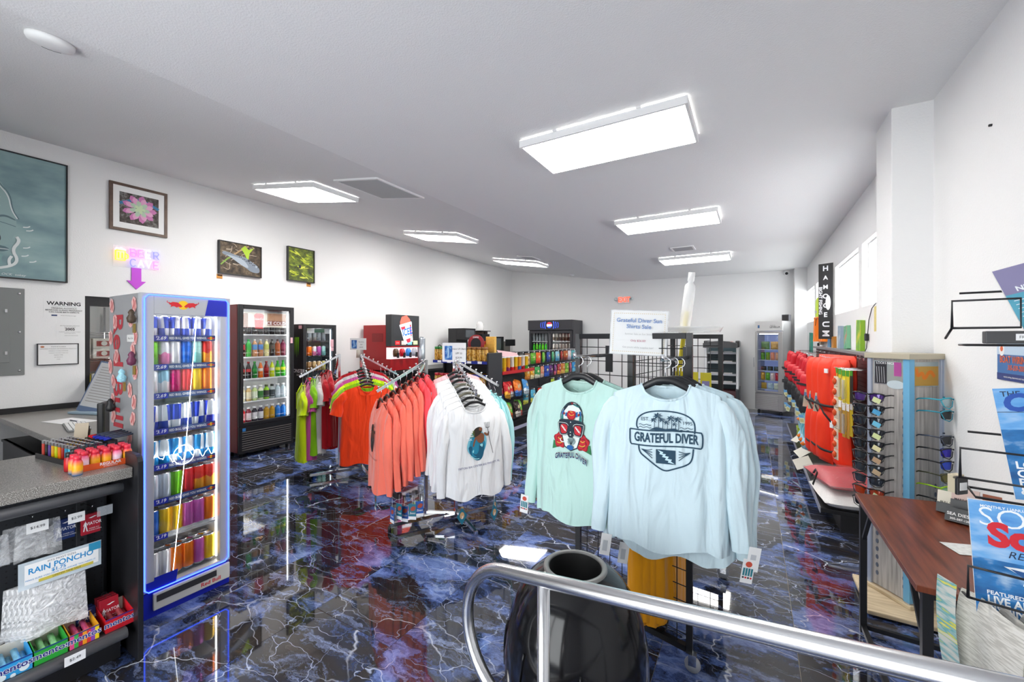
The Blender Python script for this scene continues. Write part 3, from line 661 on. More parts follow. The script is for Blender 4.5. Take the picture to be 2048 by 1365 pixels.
p.blob([(-.235, .075), (-.19, .085), (-.06, .05), (.05, .045), (.12, .0), (.24, -.07), (.25, -.16), (.13, -.155), (.06, -.10), (-.05, -.04), (-.14, .02), (-.23, .04)], mat('alligator grey', '7c8794', .6))
p.blob([(-.2, .045), (-.06, .03), (.04, .0), (.11, -.1), (.05, -.1), (-.05, -.04), (-.14, .02)], mat('alligator pale', 'a3adba', .6))
for k in range(12): p.disc(-.02 + .022 * k, .035 - .011 * k + .01 * (k % 2), .008, mat('alligator dark', '3e444c', .6), n=8)
p.disc(.1, -.0, .018, mat('alligator dark', '3e444c')); p.disc(.2, -.07, .016, mat('alligator pale', 'a3adba')); p.build('photo_print', t)
t, p, w, h = wall_frame('canvas_print', 'black-edged photo canvas of yellow-green swamp leaves', 'picture', 3.665, 4.105, 2.43, 2.95, .05, mat('canvas edge', (.03, .03, .03)), .012, ramp_mat('undergrowth', [(.3, '2c3216'), (.5, '56641c'), (.65, '7d8a24')], .6, (1, 1, 1), 14, 6))
for k in range(60):
    x, y, a, l_ = R.uniform(-.17, .17), R.uniform(-.2, .2), R.uniform(-.9, .5), R.uniform(.03, .07)
    p.poly([(max(-.2, min(.2, x + (dx * math.cos(a) - dy * math.sin(a)))), max(-.24, min(.24, y + (dx * math.sin(a) + dy * math.cos(a))))) for dx, dy in ((-l_, 0), (-l_ * .2, -l_ * .25), (l_, 0), (-l_ * .2, l_ * .25))], mat('leaf %d' % (k % 4), ('b6c42a', '8fa022', 'd2d84c', '6c8028')[k % 4], .6))
p.disc(-.03, -.03, .018, mat('bird dark', '20243a', .6), .03); p.build('photo_print', t)
for y, z, n in ((2.76, 2.37, 'alligator photo'), (4.03, 2.40, 'swamp leaves photo')):
    q = tag(MB().box(.0005, .002, -.035, .035, -.03, .03).build('price_card', mat('card orange', 'd8923c', .6), loc=(XL, y, z)), 'tiny orange price card under the ' + n, 'card', 'orange price cards')
    p = Print(frame((.002, 0, 0), (0, 1, 0))); p.rect(-.025, .005, .03, .025, mat('card dark', '4a3018', .6)); p.rect(-.03, -.025, .03, -.019, mat('card dark', '4a3018')); p.build('printing', q)
# electrical panel
EG = mat('panel grey enamel', (.20, .21, .21), .45)
t = thing('electrical_panel', 'grey metal electrical panel box on left wall below the painting', 'electrical panel', (XL, .84, 1.61))
MB().box(.001, .012, -.225, .225, -.415, .42).build('cover', EG, t, bevel=.004)
dd = MB().box(.012, .02, -.2, .13, -.29, .29).build('door', EG, t, bevel=.003)
for z in (-.2, .2): MB().box(.02, .026, .10, .115, z - .015, z + .015).build('hinge', STEEL, dd)
for y in (.19,):
    for z in (-.37, .0, .37): MB().lathe([(.010, .0), (.010, .004), (.0001, .006)], 10).build('screw', STEEL, t, loc=(.012, y, z), rot=(0, PI / 2, 0))
# posted notices
def notice(label, y0, y1, z0, z1, lines, face=PAPER):
    t = thing('notice_sheet', label, 'notice', (XL, (y0 + y1) / 2, (z0 + z1) / 2)); w, h = (y1 - y0) / 2, (z1 - z0) / 2
    MB().box(.0008, .0022, -w, w, -h, h).build('sheet', face, t)
    p = Print(frame((.0022, 0, 0), (0, 1, 0)))
    for s_, x, y, z, bd in lines: p.text(s_, x, y, z, INK, bold=bd)
    return t, p
t, p = notice('white notice headed WARNING in black capitals', 1.19, 1.475, 1.76, 1.955, [('WARNING', 0, .045, .05, .03), ('DRINKING ALCOHOLIC', 0, -.002, .017, .02), ('BEVERAGES DURING PREGNANCY', 0, -.022, .017, .02), ('CAN CAUSE BIRTH DEFECTS', 0, -.042, .017, .02), ('division of alcoholic beverages', .03, -.075, .009, 0)])
p.line([(-.09, .018), (.09, .018)], .002, GD); p.rect(-.09, -.082, -.05, -.068, mat('stamp navy', '243a6a', .6)); p.build('lettering', t)
t, p = notice('small white notice with the large date 2005', 1.275, 1.472, 1.562, 1.697, [('you must have been born on or', 0, .05, .011, 0), ('before this date in', 0, .036, .011, 0), ('2005', 0, .012, .036, .03), ('to purchase alcoholic beverages or tobacco', 0, -.014, .009, 0), ('proof of age required', 0, -.027, .009, 0), ('division of alcoholic beverages', .01, -.052, .008, 0)])
p.build('lettering', t)
t, p, w, h = wall_frame('framed_certificate', 'black-framed white certificate with small seal on left wall', 'certificate', 1.143, 1.435, 1.28, 1.497, .02, BLACK, .008, PAPER)
p.disc(-.11, .075, .014, mat('seal orange', 'b8704a', .6), .009)
for k, (s_, z) in enumerate((('STATE OF FLORIDA', .012), ('DEPARTMENT OF BUSINESS AND PROFESSIONAL REGULATION', .009), ('DIVISION OF ALCOHOLIC BEVERAGES', .008), ('THE BEVERAGE LICENSE HEREIN HAS BEEN ISSUED', .006), ('MARINA STORE', .009), ('BIG PINE KEY FL', .008), ('EXPIRES', .007))): p.text(s_, 0, .075 - k * .021, z, INK)
p.build('lettering', t)
# neon sign and arrow
NS = {'pink': mat('neon pink', 'ff6ac8', .5, emit=1.2), 'white': mat('neon white', 'd8c8ff', .5, emit=1.2), 'blue': mat('neon blue', '6a6aff', .5, emit=1.2), 'yellow': mat('neon yellow', 'ffc62a', .5, emit=1.2)}
t = thing('neon_sign', 'lit neon letter sign with a yellow beer mug', 'neon sign', (XL, 1.915, 2.468))
MB().box(.004, .010, -.21, .21, -.12, .12).build('backplate', film('clear acrylic', (.9, .9, .95), .12), t)
def neon(strokes, c_, nm):
    b = MB()
    for st in strokes: b.tube([(.028, x, z) for x, z in st], .006, 6)
    b.build(nm, NS[c_], t)
L_ = {'B': [[(0, 0), (0, 1), (.5, 1), (.6, .75), (.5, .52), (0, .52)], [(.5, .52), (.65, .25), (.5, 0), (0, 0)]], 'E': [[(.6, 1), (0, 1), (0, 0), (.6, 0)], [(0, .5), (.5, .5)]], 'R': [[(0, 0), (0, 1), (.5, 1), (.62, .75), (.5, .5), (0, .5)], [(.25, .5), (.62, 0)]],
      'C': [[(.62, .85), (.4, 1), (.15, .95), (0, .65), (0, .35), (.15, .05), (.4, 0), (.62, .15)]], 'A': [[(0, 0), (.32, 1), (.64, 0)], [(.12, .36), (.52, .36)]], 'V': [[(0, 1), (.32, 0), (.64, 1)]]}
for wd, z0, cs in (('BEER', .012, ('pink', 'pink', 'white', 'blue')), ('CAVE', -.10, ('blue', 'white', 'white', 'pink'))):
    for k, ch in enumerate(wd): neon([[(-.07 + k * .07 + x * .075, z0 + z * .082) for x, z in st] for st in L_[ch]], cs[k], 'letter_tube')
neon([[(-.195, .06), (-.195, -.045), (-.115, -.045), (-.115, .06), (-.195, .06)], [(-.17, .04), (-.17, -.025)], [(-.14, .04), (-.14, -.025)], [(-.115, .035), (-.09, .02), (-.09, -.015), (-.115, -.025)]], 'yellow', 'mug_tube')
neon([[(-.2, .065), (-.185, .085), (-.165, .08), (-.15, .092), (-.13, .08), (-.108, .07)]], 'white', 'foam_tube')
t = MB().prism([(-.043, .13), (.043, .13), (.043, -.02), (.085, -.02), (0, -.115), (-.085, -.02), (-.043, -.02)], .001, .012, frame((0, 0, 0), (0, 1, 0))).build('arrow_sign', mat('arrow magenta', 'c24ad2', .6), loc=(XL, 1.905, 2.225))
tag(t, 'flat magenta arrow on left wall pointing down from the neon sign', 'arrow sign')
# walk-in cooler seen through the opening
bc = struct(wallmesh([(XL - T - 1.15, XL - T - 1.1, DY0 - .5, DY1 + .8, 0, 2.3), (XL - T - 1.1, XL - T, DY0 - .55, DY0 - .5, 0, 2.3), (XL - T - 1.1, XL - T, DY1 + .8, DY1 + .85, 0, 2.3), (XL - T - 1.15, XL - T, DY0 - .55, DY1 + .85, 2.3, 2.35), (XL - T - 1.15, XL - T, DY0 - .55, DY1 + .85, -.05, 0)]).build('wall_cooler_room', mat('cooler room grey', (.34, .35, .36), .6)))
dr = struct(bpy.data.objects.new('door_1', None)); COL.objects.link(dr); dr.location = (XL - .08, DY0, 0)
b = MB(); b.box(-.05, .05, 0, .045, .12, DZ1); b.box(-.05, .05, .87, .915, .12, DZ1); b.box(-.05, .05, .045, .87, DZ1 - .10, DZ1); b.box(-.05, .05, .045, .87, .12, .2); b.build('door_frame', BLKM, dr)
MB().box(-.005, .005, .045, .87, .2, DZ1 - .10).build('pane', CLEAR, dr)
t = thing('cooler_light', 'bright strip light inside the walk-in cooler', 'light', (XL - .5, 1.9, 2.29))
MB().cb((0, 0, -.01), (.6, .1, .02)).build('housing', WHITE, t); MB().cb((0, 0, -.03), (.56, .07, .02)).build('tube', mat('cooler tube', (1, .97, .9), .5, emit=25), t)
t = thing('wire_shelf', 'chrome wire shelving of beer packs in the walk-in cooler', 'shelf', (XL - T - .75, 1.55, 0))
for x in (-.2, .2):
    for y in (-.05, .4, .95): MB().tube([(x, y, 0), (x, y, 1.95)], .012, 8).build('post', CHROME, t)
SZ = (1.62, 1.3, .98, .6)
for z in SZ:
    b = MB()
    for x in [-.2 + .05 * k for k in range(9)]: b.tube([(x, -.05, z), (x, .95, z)], .003, 5)
    for x in (-.21, .21): b.tube([(x, -.05, z - .03), (x, .95, z - .03)], .004, 5); b.tube([(x, -.05 + .0, z), (x, .95, z)], .005, 5)
    b.build('shelf', CHROME, t)
pk = [('red and white', 'b83a34', 'd8d0c8'), ('white', 'd8d4cc', '9a3a34'), ('yellow and teal', 'c8b020', '2a7a70'), ('yellow', 'c8b428', '3a6a30')]
for i, z in enumerate(SZ[1:]):
    for k in range(4):
        n_, c1, c2 = pk[(i * 2 + (k > 1)) % 4 if i else (0 if k > 1 else 1)]
        for lv in range(2 if i == 0 else 1):
            q = thing('beer_pack', f"{n_} beer pack, {ORD[k]} along, {('tier above, ' if lv else '')}{('upper', 'middle', 'lower')[i]} wire shelf in walk-in cooler", 'beer pack', (XL - T - .74, 1.53 + k * .22, z + .004 + lv * .123), group='beer packs in the walk-in cooler')
            MB().box(-.14, .16, 0, .2, 0, .12).build('carton', mat('carton ' + c1, c1, .6), q, bevel=.004)
            p = Print(frame((.16, .1, .06), (0, 1, 0))); p.rect(-.07, -.035, .07, .03, mat('carton ' + c2, c2, .6)); p.disc(0, 0, .028, mat('carton ' + c1, c1)); p.build('carton_logo', q)
# ================================================================ checkout counter
def pegmat():
    m, N, L, b = nt('black pegboard'); b.inputs['Roughness'].default_value = .5; b.inputs['Base Color'].default_value = (.013, .014, .017, 1)
    tc = N.new('ShaderNodeTexCoord'); mp = N.new('ShaderNodeMapping'); mp.inputs['Scale'].default_value = (1 / .026, 1, 1 / .026); L.new(tc.outputs['Object'], mp.inputs[0])
    v = N.new('ShaderNodeVectorMath'); v.operation = 'FRACTION'; L.new(mp.outputs[0], v.inputs[0])
    s_ = N.new('ShaderNodeVectorMath'); s_.operation = 'SUBTRACT'; s_.inputs[1].default_value = (.5, 0, .5); L.new(v.outputs[0], s_.inputs[0])
    k = N.new('ShaderNodeVectorMath'); k.operation = 'MULTIPLY'; k.inputs[1].default_value = (1, 0, 1); L.new(s_.outputs[0], k.inputs[0])
    l_ = N.new('ShaderNodeVectorMath'); l_.operation = 'LENGTH'; L.new(k.outputs[0], l_.inputs[0])
    g = N.new('ShaderNodeMath'); g.operation = 'GREATER_THAN'; g.inputs[1].default_value = .13; L.new(l_.outputs['Value'], g.inputs[0])
    bp = N.new('ShaderNodeBump'); bp.inputs['Distance'].default_value = .004; L.new(g.outputs[0], bp.inputs['Height']); L.new(bp.outputs[0], b.inputs['Normal'])
    x = N.new('ShaderNodeMix'); x.data_type = 'RGBA'; x.inputs[6].default_value = (.002, .002, .002, 1); x.inputs[7].default_value = (.016, .018, .022, 1); L.new(g.outputs[0], x.inputs[0]); L.new(x.outputs[2], b.inputs['Base Color'])
    return m
PEG = pegmat()
SPECK = ramp_mat('speckled grey laminate', [(.36, (.06, .055, .05)), (.46, (.20, .185, .165)), (.58, (.30, .28, .255)), (.68, (.62, .61, .58))], .28, (1, 1, 1), 330, 2)
DKG = mat('charcoal enamel', (.035, .037, .042), .4)
G = Fr((-2.6, .8, 0), PI / 2)
t = thing('checkout_counter', 'black pegboard-front checkout counter with speckled grey top at lower left', 'counter', G.o, G.rz)
MB().box(-2.0, -.002, 0, .72, .875, .925).build('worktop', SPECK, t, bevel=.004)
pts = [(-.055, 0), (.72, 0), (.72, .98), (-.03, .98)] + [(-.055 + .03 * (1 - math.sin(a)) , .95 + .03 * math.cos(a)) for a in [.3 * k for k in range(6)]]
MB().prism([(-.055, 0), (.72, 0), (.72, .985), (-.02, .985), (-.042, .977), (-.053, .955)], 0, .022, frame((0, 0, 0), (0, 1, 0), (0, 0, 1))).build('end_panel', BLACK, t, bevel=.003)
MB().box(-2.0, -.03, .28, .30, .2, .875).build('peg_panel', PEG, t)
MB().box(-2.0, -.015, .30, .72, 0, .875).build('carcass', BLACK, t)
for x in (-.115, -1.1): 
    u_ = MB().box(x - .017, x + .017, .262, .28, .2, .875).build('upright', DKG, t)
    b = MB()
    for k in range(22): b.box(x - .006, x + .006, .2605, .262, .23 + k * .029, .243 + k * .029)
    b.build('slots', mat('slot black', (.002, .002, .002), .8), u_)['kind'] = 'stuff'
MB().tube([(-2, .022, .835), (-.035, .022, .835)], .024, 10).build('edge_rail', mat('rail grey', (.10, .105, .115), .4), t)
MB().box(-2, -.03, -.028, .28, .15, .172).build('deck', DKG, t, bevel=.003)
MB().tube([(-2, -.03, .155), (-.035, -.03, .155)], .026, 10).build('deck_rail', mat('rail grey', (.10, .105, .115)), t)
MB().box(-2, -.03, .06, .28, 0, .15).build('kick_base', BLACK, t)
def onG(x, y, z): return G(x, y, z)
def hook(x, z, lab):
    q = thing('peg_hook', lab, 'hook', onG(x, .279, z), G.rz)
    MB().tube([(0, 0, 0), (0, -.14, .004), (0, -.15, .014)], .0022, 6).build('arm', CHROME, q)
    MB().tube([(-.016, -.006, .008), (.016, -.006, .008)], .002, 6).build('crossbar', CHROME, q)
hook(-.30, .755, 'chrome peg hook holding the clear poly bags'); hook(-.20, .745, 'chrome peg hook holding blue card pack'); hook(-.11, .735, 'chrome peg hook holding red card pack'); hook(-.23, .56, 'chrome peg hook holding the rain ponchos')
POLY = film('crinkled poly', (.9, .91, .93), .24, .12, bump=.7)
def limpbag(label, x, y, z, w, h, m, n=10, amp=.008, seed=0, tilt=0, name='poly_bag', cat='bag'):
    rr = random.Random(seed); ph = [rr.uniform(0, 6) for _ in range(6)]
    def fn(sgn): return lambda u, v: ((u - .5) * w * (1 + .12 * v), sgn * (.004 + .012 * math.sin(PI * u) * math.sin(PI * min(1, v * .9 + .1))) + amp * math.sin(9 * u + ph[0] + 3 * v) * v * .6, -v * h + .006 * math.sin(7 * u + ph[1]) * v)
    b = MB(); b.grid(fn(-1), n, n); b.grid(fn(1), n, n)
    o = b.build(name, m, loc=onG(x, y, z), rot=(0, tilt, G.rz)); return tag(o, label, cat)
limpbag('crinkled clear poly bag on the peg hook, front of two', -.285, .12, .74, .13, .15, POLY, seed=1)
limpbag('crinkled clear poly bag hanging behind the front one', -.32, .16, .73, .12, .15, POLY, seed=2)
limpbag('clear poly bag cut by the left picture edge', -.42, .13, .72, .1, .13, POLY, seed=3)
def card(label, x0, x1, y, z0, z1, name='price_tag', cat='tag', text='', m=PAPER, ts=.016, tilt=0, group=None):
    q = thing(name, label, cat, onG((x0 + x1) / 2, y, (z0 + z1) / 2), rot=(tilt, 0, G.rz), group=group); w, h = (x1 - x0) / 2, (z1 - z0) / 2
    MB().box(-w, w, -.0006, .0006, -h, h).build('card', m, q); p = Print(frame((0, -.0006, 0), (1, 0, 0)))
    if text: p.text(text, 0, 0, ts, INK)
    return q, p
for a in (('white price tag over the clear poly bags', -.325, -.26, .095, .705, .75, '$14.99'), ('white price tag between the blue and red card packs', -.20, -.145, .095, .70, .745, '$2.99'), ('white price tag on the lower shelf rail', -.245, -.18, -.058, .14, .18, '$2.49')):
    q, p = card(a[0], a[1], a[2], a[3], a[4], a[5], text=a[6]); p.build('lettering', q)
q, p = card('empty clear plastic tag holder beside red card pack', -.105, -.05, .09, .70, .745, 'tag_holder', 'tag holder', m=film('tag plastic', (.8, .85, .9), .25)); 
CB = {'blue': mat('card pack blue', '16306e', .5), 'red': mat('card pack red', 'a8142a', .5)}
def cardpack(col, label, x, y, z, tilt=0, w=.066, h=.095):
    q = thing('card_pack', label, 'playing cards', onG(x, y, z), rot=(tilt, 0, G.rz)); MB().box(-w / 2, w / 2, -.009, .009, 0, h).build('box', CB[col], q, bevel=.002)
    p = Print(frame((0, -.009, h / 2), (1, 0, 0))); p.rect(-w / 2, -.002, w / 2, .026, CB[col]); p.text('AVIATOR', .004, .002, .021, WHT, bold=.008, sx=.72); p.poly([(-.028, -.03), (-.02, .02), (-.012, -.03), (-.016, -.03), (-.02, -.005), (-.024, -.03)], WHT)
    p.text('POKER 914', .01, -.022, .007, WHT); p.text('PLAYING CARDS', .01, -.031, .007, WHT); p.poly([(-.01, .03), (.012, .036), (.02, .034), (.0, .027)], WHT); p.build('lettering', q)
    MB().tube([(-.012, 0, h), (-.008, 0, h + .012), (.008, 0, h + .012), (.012, 0, h)], .0012, 5).build('hang_tab', INK, q)
cardpack('blue', 'blue playing card pack hanging behind the price tag', -.195, .17, .615); cardpack('red', 'red playing card pack hanging on the peg hook', -.11, .16, .61)
for k in range(2):
    cardpack('blue', ('blue playing card pack standing on lower shelf, front one', 'blue playing card pack standing behind the front one')[k], -.135 - k * .004, .125 + k * .021, .174, -.08)
for k in range(3): cardpack('red', ('red playing card pack standing on lower shelf, front one', 'red playing card pack standing on lower shelf, middle one', 'red playing card pack standing on lower shelf, rearmost')[k], -.062 - k * .002, .09 + k * .021, .174, -.1, .068, .118)
# rain ponchos
q, p = card('rain poncho price sign in a clear sleeve on counter front', -.355, -.10, .055, .485, .60, 'shelf_sign', 'sign', m=film('sign sleeve', (.75, .85, .92), .5))
BL = mat('sign blue', '1a86c2', .5); p.rect(-.11, -.04, .118, .045, PAPER); p.text('FITS MOST SIZES', .0, .035, .012, INK); p.text('RAIN PONCHO', .0, .013, .034, BL, bold=.02, sx=.85); p.text('$1.75', -.01, -.008, .02, BL, bold=.02); p.text('MAKE SURE YOU HAVE ONE INCASE YOU NEED IT', .0, -.022, .0095, BL); p.rect(-.07, -.042, .10, -.029, mat('sign yellow', 'c8b848', .5)); p.text('LIMITED TIME SALE', .015, -.0355, .0105, INK)
p.rect(.085, .02, .125, .055, mat('sign photo blue', '2a8ab0', .5)); p.build('lettering', q)
PON = film('poncho plastic', (.88, .88, .89), .62, .15, bump=.7)
for k in range(6): limpbag(f"folded white rain poncho in plastic on hook, {ORD[k]} from the front", -.235 - .012 * k, .075 + k * .014, .475, .17, .215, PON, seed=20 + k, amp=.003, name='folded_poncho', cat='poncho')
# mint boxes
CR = {'blue': ('2f9ad8', '8ac8e8'), 'green': ('2aa03a', '9ad89a'), 'fruit': ('e0a020', 'd85a8a'), 'red': ('c81828', 'c05a60')}
for nm, x0, x1, y in (('blue', -.43, -.325, 0), ('green', -.32, -.222, 0), ('fruit', -.216, -.122, 0), ('red', -.10, -.0, 0)):
    q = thing('mint_box', {'blue': 'open light blue box of mint rolls at left end of lower shelf', 'green': 'open green box of mint rolls on lower counter shelf', 'fruit': 'open rainbow-striped box of fruit rolls on lower counter shelf', 'red': 'open red box of rolls at right end of lower shelf'}[nm], 'candy box', onG((x0 + x1) / 2, y, .173), G.rz)
    w, d = (x1 - x0) / 2, .13; m1 = mat('mint box ' + nm, CR[nm][0], .45); inn = mat('card inner cream', 'd8d0c0', .7)
    MB().box(-w, w, -.0008, .0008, 0, .062).build('front', m1, q); MB().box(-w, w, d, d + .0016, 0, .085).build('back', inn, q); MB().box(-w, w, 0, d, 0, .0016).build('base', inn, q)
    for s_ in (-1, 1): MB().add([(s_ * w, 0, 0), (s_ * w, d, 0), (s_ * w, d, .085), (s_ * w, 0, .062), (s_ * (w - .0015), 0, 0), (s_ * (w - .0015), d, 0), (s_ * (w - .0015), d, .085), (s_ * (w - .0015), 0, .062)], [(0, 1, 2, 3), (4, 5, 6, 7), (0, 1, 5, 4), (2, 3, 7, 6), (3, 0, 4, 7), (1, 2, 6, 5)]).build('side', m1, q)
    p = Print(frame((0, -.0008, .031), (1, 0, 0)))
    if nm == 'fruit':
        for k, c_ in enumerate(('e04a8a', '3aa84a', 'a8184a', 'f09a20', 'd83a3a', '8a4ab0', 'f0d020')): p.rect(-w + k * 2 * w / 7, -.031, -w + (k + 1) * 2 * w / 7, .031, mat('stripe ' + c_, c_, .5))
    elif nm == 'blue':
        for x, y_, r_ in ((-.03, -.02, .012), (.03, -.012, .014), (.0, -.026, .008)): p.disc(x, y_, r_, mat('mint white', (.7, .8, .85), .5))
    p.rect(-w, .026, w, .031, mat('mint navy', '1c2a80', .5)); p.text('mentos', 0, .004, .036, WHT, bold=.055); p.text('mentos', 0, .004, .036, mat('mint navy', '1c2a80', .5), bold=.02); p.build('lettering', q)
    rm = MB().tube([(0, -.05, 0), (0, .05, 0)], .0105, 10)
    rme = rm.mesh('roll', mat('mint roll ' + nm, CR[nm][1], .35, .3, noise=.6, ns=60))
    for k in range(5): tag(obj('candy_roll', rme, None, onG((x0 + x1) / 2 - w * .74 + k * w * .37, .062, .188 + .024 * (k % 2)), (.25, 0, G.rz)), f"wrapped candy roll in the {nm} box, {ORD[k]} from left", 'candy', 'candy rolls in the ' + nm + ' box')
# energy shots, tray and lighters on the worktop
shot = MB().lathe([(.017, 0), (.0185, .004), (.0185, .055), (.015, .066), (.0125, .070), (.0135, .071), (.0135, .088), (.0001, .089)], 14, mats=[0, 0, 0, 1, 1, 2, 2]).mesh('shot', [BLACK] * 3)
def shotmat(nm, a, b_, c_):
    return ramp_z('shot wrap ' + nm, [(0, a), (.35, b_), (.6, b_), (.95, c_)], .07)
def ramp_z(name, stops, h, rough=.35):
    if name in _M: return _M[name]
    m, N, L, b = nt(name); _M[name] = m
    tc = N.new('ShaderNodeTexCoord'); sx = N.new('ShaderNodeSeparateXYZ'); L.new(tc.outputs['Object'], sx.inputs[0])
    mr = N.new('ShaderNodeMath'); mr.operation = 'DIVIDE'; mr.inputs[1].default_value = h; L.new(sx.outputs[2], mr.inputs[0])
    cr = N.new('ShaderNodeValToRGB'); e = cr.color_ramp.elements
    while len(e) < len(stops): e.new(.5)
    for k, (p_, q_) in enumerate(stops): e[k].position = p_; e[k].color = lin(q_)
    L.new(mr.outputs[0], cr.inputs[0]); L.new(cr.outputs[0], b.inputs['Base Color']); b.inputs['Roughness'].default_value = rough
    return m
S1 = [shotmat('sunrise', '1c6ea8', 'f0a818', 'e83a48'), mat('shot shoulder red', 'd83048', .3), mat('shot cap red', 'd82a40', .35)]
S2 = [shotmat('red', '8a0c14', 'c8141c', 'a01018'), mat('shot shoulder dark', '20100c', .3), mat('shot cap black', '141414', .35)]
S3 = [shotmat('pink', '6ab0d0', 'e8c8d8', 'e85a88'), mat('shot shoulder pink', 'd84a78', .3), mat('shot cap red', 'd82a40')]
q = thing('shot_tray', 'orange display tray of energy shot bottles on counter corner', 'tray', (-2.70, .735, .925), G.rz)
TR = mat('tray orange', 'e0561c', .5); w, d = .098, .115
MB().box(-w, w, 0, d, 0, .002).build('base', TR, q); MB().box(-w, w, -.001, .001, .002, .030).build('front', TR, q); MB().box(-w, w, d - .001, d + .001, .002, .03).build('back', TR, q)
for s_ in (-1, 1): MB().box(s_ * w - .001, s_ * w + .001, .001, d - .001, .002, .03).build('side', TR, q)
p = Print(frame((.01, -.001, .016), (1, 0, 0))); p.text('REGULAR', 0, .004, .018, WHT, bold=.02); p.text('STRENGTH', 0, -.008, .010, WHT); p.text('berry', .075, .0, .014, WHT); p.build('lettering', q)
Q = Fr((-2.70, .735, .925), PI / 2)
n = 0
for r_ in range(3):
    for k in range(5):
        mm = S1 if (k + r_) % 3 else S3
        tag(obj('energy_shot', shot, None, Q(-.078 + k * .039, .02 + r_ * .038, .003), (0, 0, R.uniform(0, 6)), mm), f"energy shot bottle in the orange tray, {ORD[k]} from left, {('front', 'middle', 'back')[r_]} row", 'bottle', 'energy shots in the orange tray')
for k in range(6): tag(obj('energy_shot', shot, None, Q(-.082 + (k % 6) * .034, .142, .0005), (0, 0, R.uniform(0, 6)), S2), f"black-capped red energy shot behind the orange tray, {ORD[k]} from left", 'bottle', 'black-capped energy shots')
for lb, x, y, mm in (('loose rainbow energy shot standing left of orange tray', -2.66, .622, S1), ('second loose rainbow energy shot behind the loose front one', -2.71, .622, S1), ('red energy shot with black cap beside the loose rainbow ones', -2.775, .622, S2)): tag(obj('energy_shot', shot, None, (x, y, .9255), (0, 0, R.uniform(0, 6)), mm), lb, 'bottle')
q = thing('lighter_display', 'black display tray packed with coloured lighters on counter', 'display tray', (-2.86, .655, .925), PI / 2 + .12)
MB().box(-.01, .20, 0, .37, 0, .012).build('tray', BLACK, q, bevel=.002); MB().box(-.012, -.008, 0, .37, .0, .026).build('tray_edge', BLACK, q)
lme = MB().box(-.012, .012, -.006, .006, 0, .062).box(-.012, .012, -.006, .006, .062, .078).mesh('lighter', [BLACK, ALU]); 
for k in range(6, 12): lme.polygons[k].material_index = 1
LC = ('c83a2c', '2a86a8', 'c8d020', '1a1f18', '4ab0c8', 'e87818', '5a3a8a', 'c81a80', 'a02020', 'e0a018')
QL = Fr((-2.86, .655, .925), PI / 2 + .12)
for r_ in range(4):
    for k in range(10):
        mc = LC[(7 + r_) % 10] if k == 0 and r_ == 0 else LC[(k * 7 + r_ * 3 + 7) % 10]
        tag(obj('lighter', lme, None, QL(.012 + r_ * .032, .026 + k * .035, .0125), (0, 0, PI / 2 + .12 + PI / 2), [mat('lighter ' + mc, mc, .25), None]), f"coloured lighter in the black display tray, {ORD[r_]} row, {ORD[k]} from the front", 'lighter', 'lighters in the display tray')
for k in range(8):
    o_ = MB().tube([(0, 0, 0), (0, .13, 0)], .005, 8).mt(1).tube([(0, -.03, 0), (0, .0, 0)], .006, 8).build('pen', [mat('pen smoke', (.05, .06, .10), .2), mat('pen cap blue' if k < 6 else 'pen cap red', '1a2aa0' if k < 6 else 'c81a28', .3)], loc=QL(.165, .06 + k * .022, .094 + .004 * (k % 2)), rot=(0, 0, PI / 2 - 1.2))
    tag(o_, f"{'blue' if k < 6 else 'red'}-capped pen lying over the lighters, {ORD[k]} from the front", 'pen', 'pens over the lighter tray')
MB().box(.145, .185, .04, .25, .012, .086).build('pen_rest', BLACK, q)
# low counter against the left wall
t = thing('low_counter', 'lower speckled grey counter with black backsplash against the left wall', 'counter', (-5.0, 1.2, 0))
MB().box(-1.105, 1.45, -.32, .20, .785, .83).build('worktop', SPECK, t, bevel=.004); MB().box(-1.105, -1.085, -.32, .75, .83, .885).build('backsplash', BLACK, t); MB().box(-1.105, -.6, .2, .75, .785, .83).build('return_top', SPECK, t, bevel=.004)
MB().box(-1.1, 1.38, .1, .18, 0, .785).build('back_panel', BLACK, t); MB().box(-1.1, 1.38, -.27, -.25, 0, .60).build('front_panel', BLACK, t); MB().box(1.38, 1.4, -.30, .18, 0, .785).build('side_panel', BLACK, t); sh_ = MB().box(-1.1, 1.38, -.28, .1, .58, .60).build('shelf', BLACK, t)
for k, (x, c_, lb) in enumerate(((-4.62, '6a4a80', 'purple boxed item on the shelf under low counter'), (-4.42, 'c8c8cc', 'stack of pale papers on the shelf under low counter'), (-4.2, '2a1a18', 'dark boxed item with red print on the shelf under low counter'))):
    q = thing('shelf_item', lb, 'box', (x, 1.0, .601), .2 * k); MB().box(-.08, .08, -.05, .05, 0, .05 - .03 * (k == 1)).build('box', mat('shelf item ' + c_, c_, .4), q, bevel=.004); MB().box(-.06, .06, -.052, -.05, .008, .02).build('box_print', mat('shelf item print %d' % k, ('d8c8e0', '8a8a8a', 'b83a28')[k], .5), q)
q = thing('computer_monitor', 'black point-of-sale screen on low counter beside the silver cooler', 'monitor', (-4.12, 1.14, .831), -.6)
MB().box(-.17, .17, -.02, .02, .04, .26).build('screen_back', BLACK, q, bevel=.01); MB().box(-.1, .1, -.06, .06, 0, .012).build('foot', BLACK, q, bevel=.004); MB().box(-.025, .025, -.012, .03, .012, .06).build('neck', BLACK, q)
q = thing('keyboard', 'white keyboard lying on the low counter', 'keyboard', (-4.72, 1.10, .831), -.15)
MB().box(-.22, .22, -.065, .065, 0, .012).build('case', mat('keyboard grey', (.3, .3, .3), .5), q, bevel=.003)
kme = MB().box(-.0095, .0095, -.0095, .0095, 0, .006).mesh('key', mat('key white', (.75, .75, .74), .5), bevel=.0015)
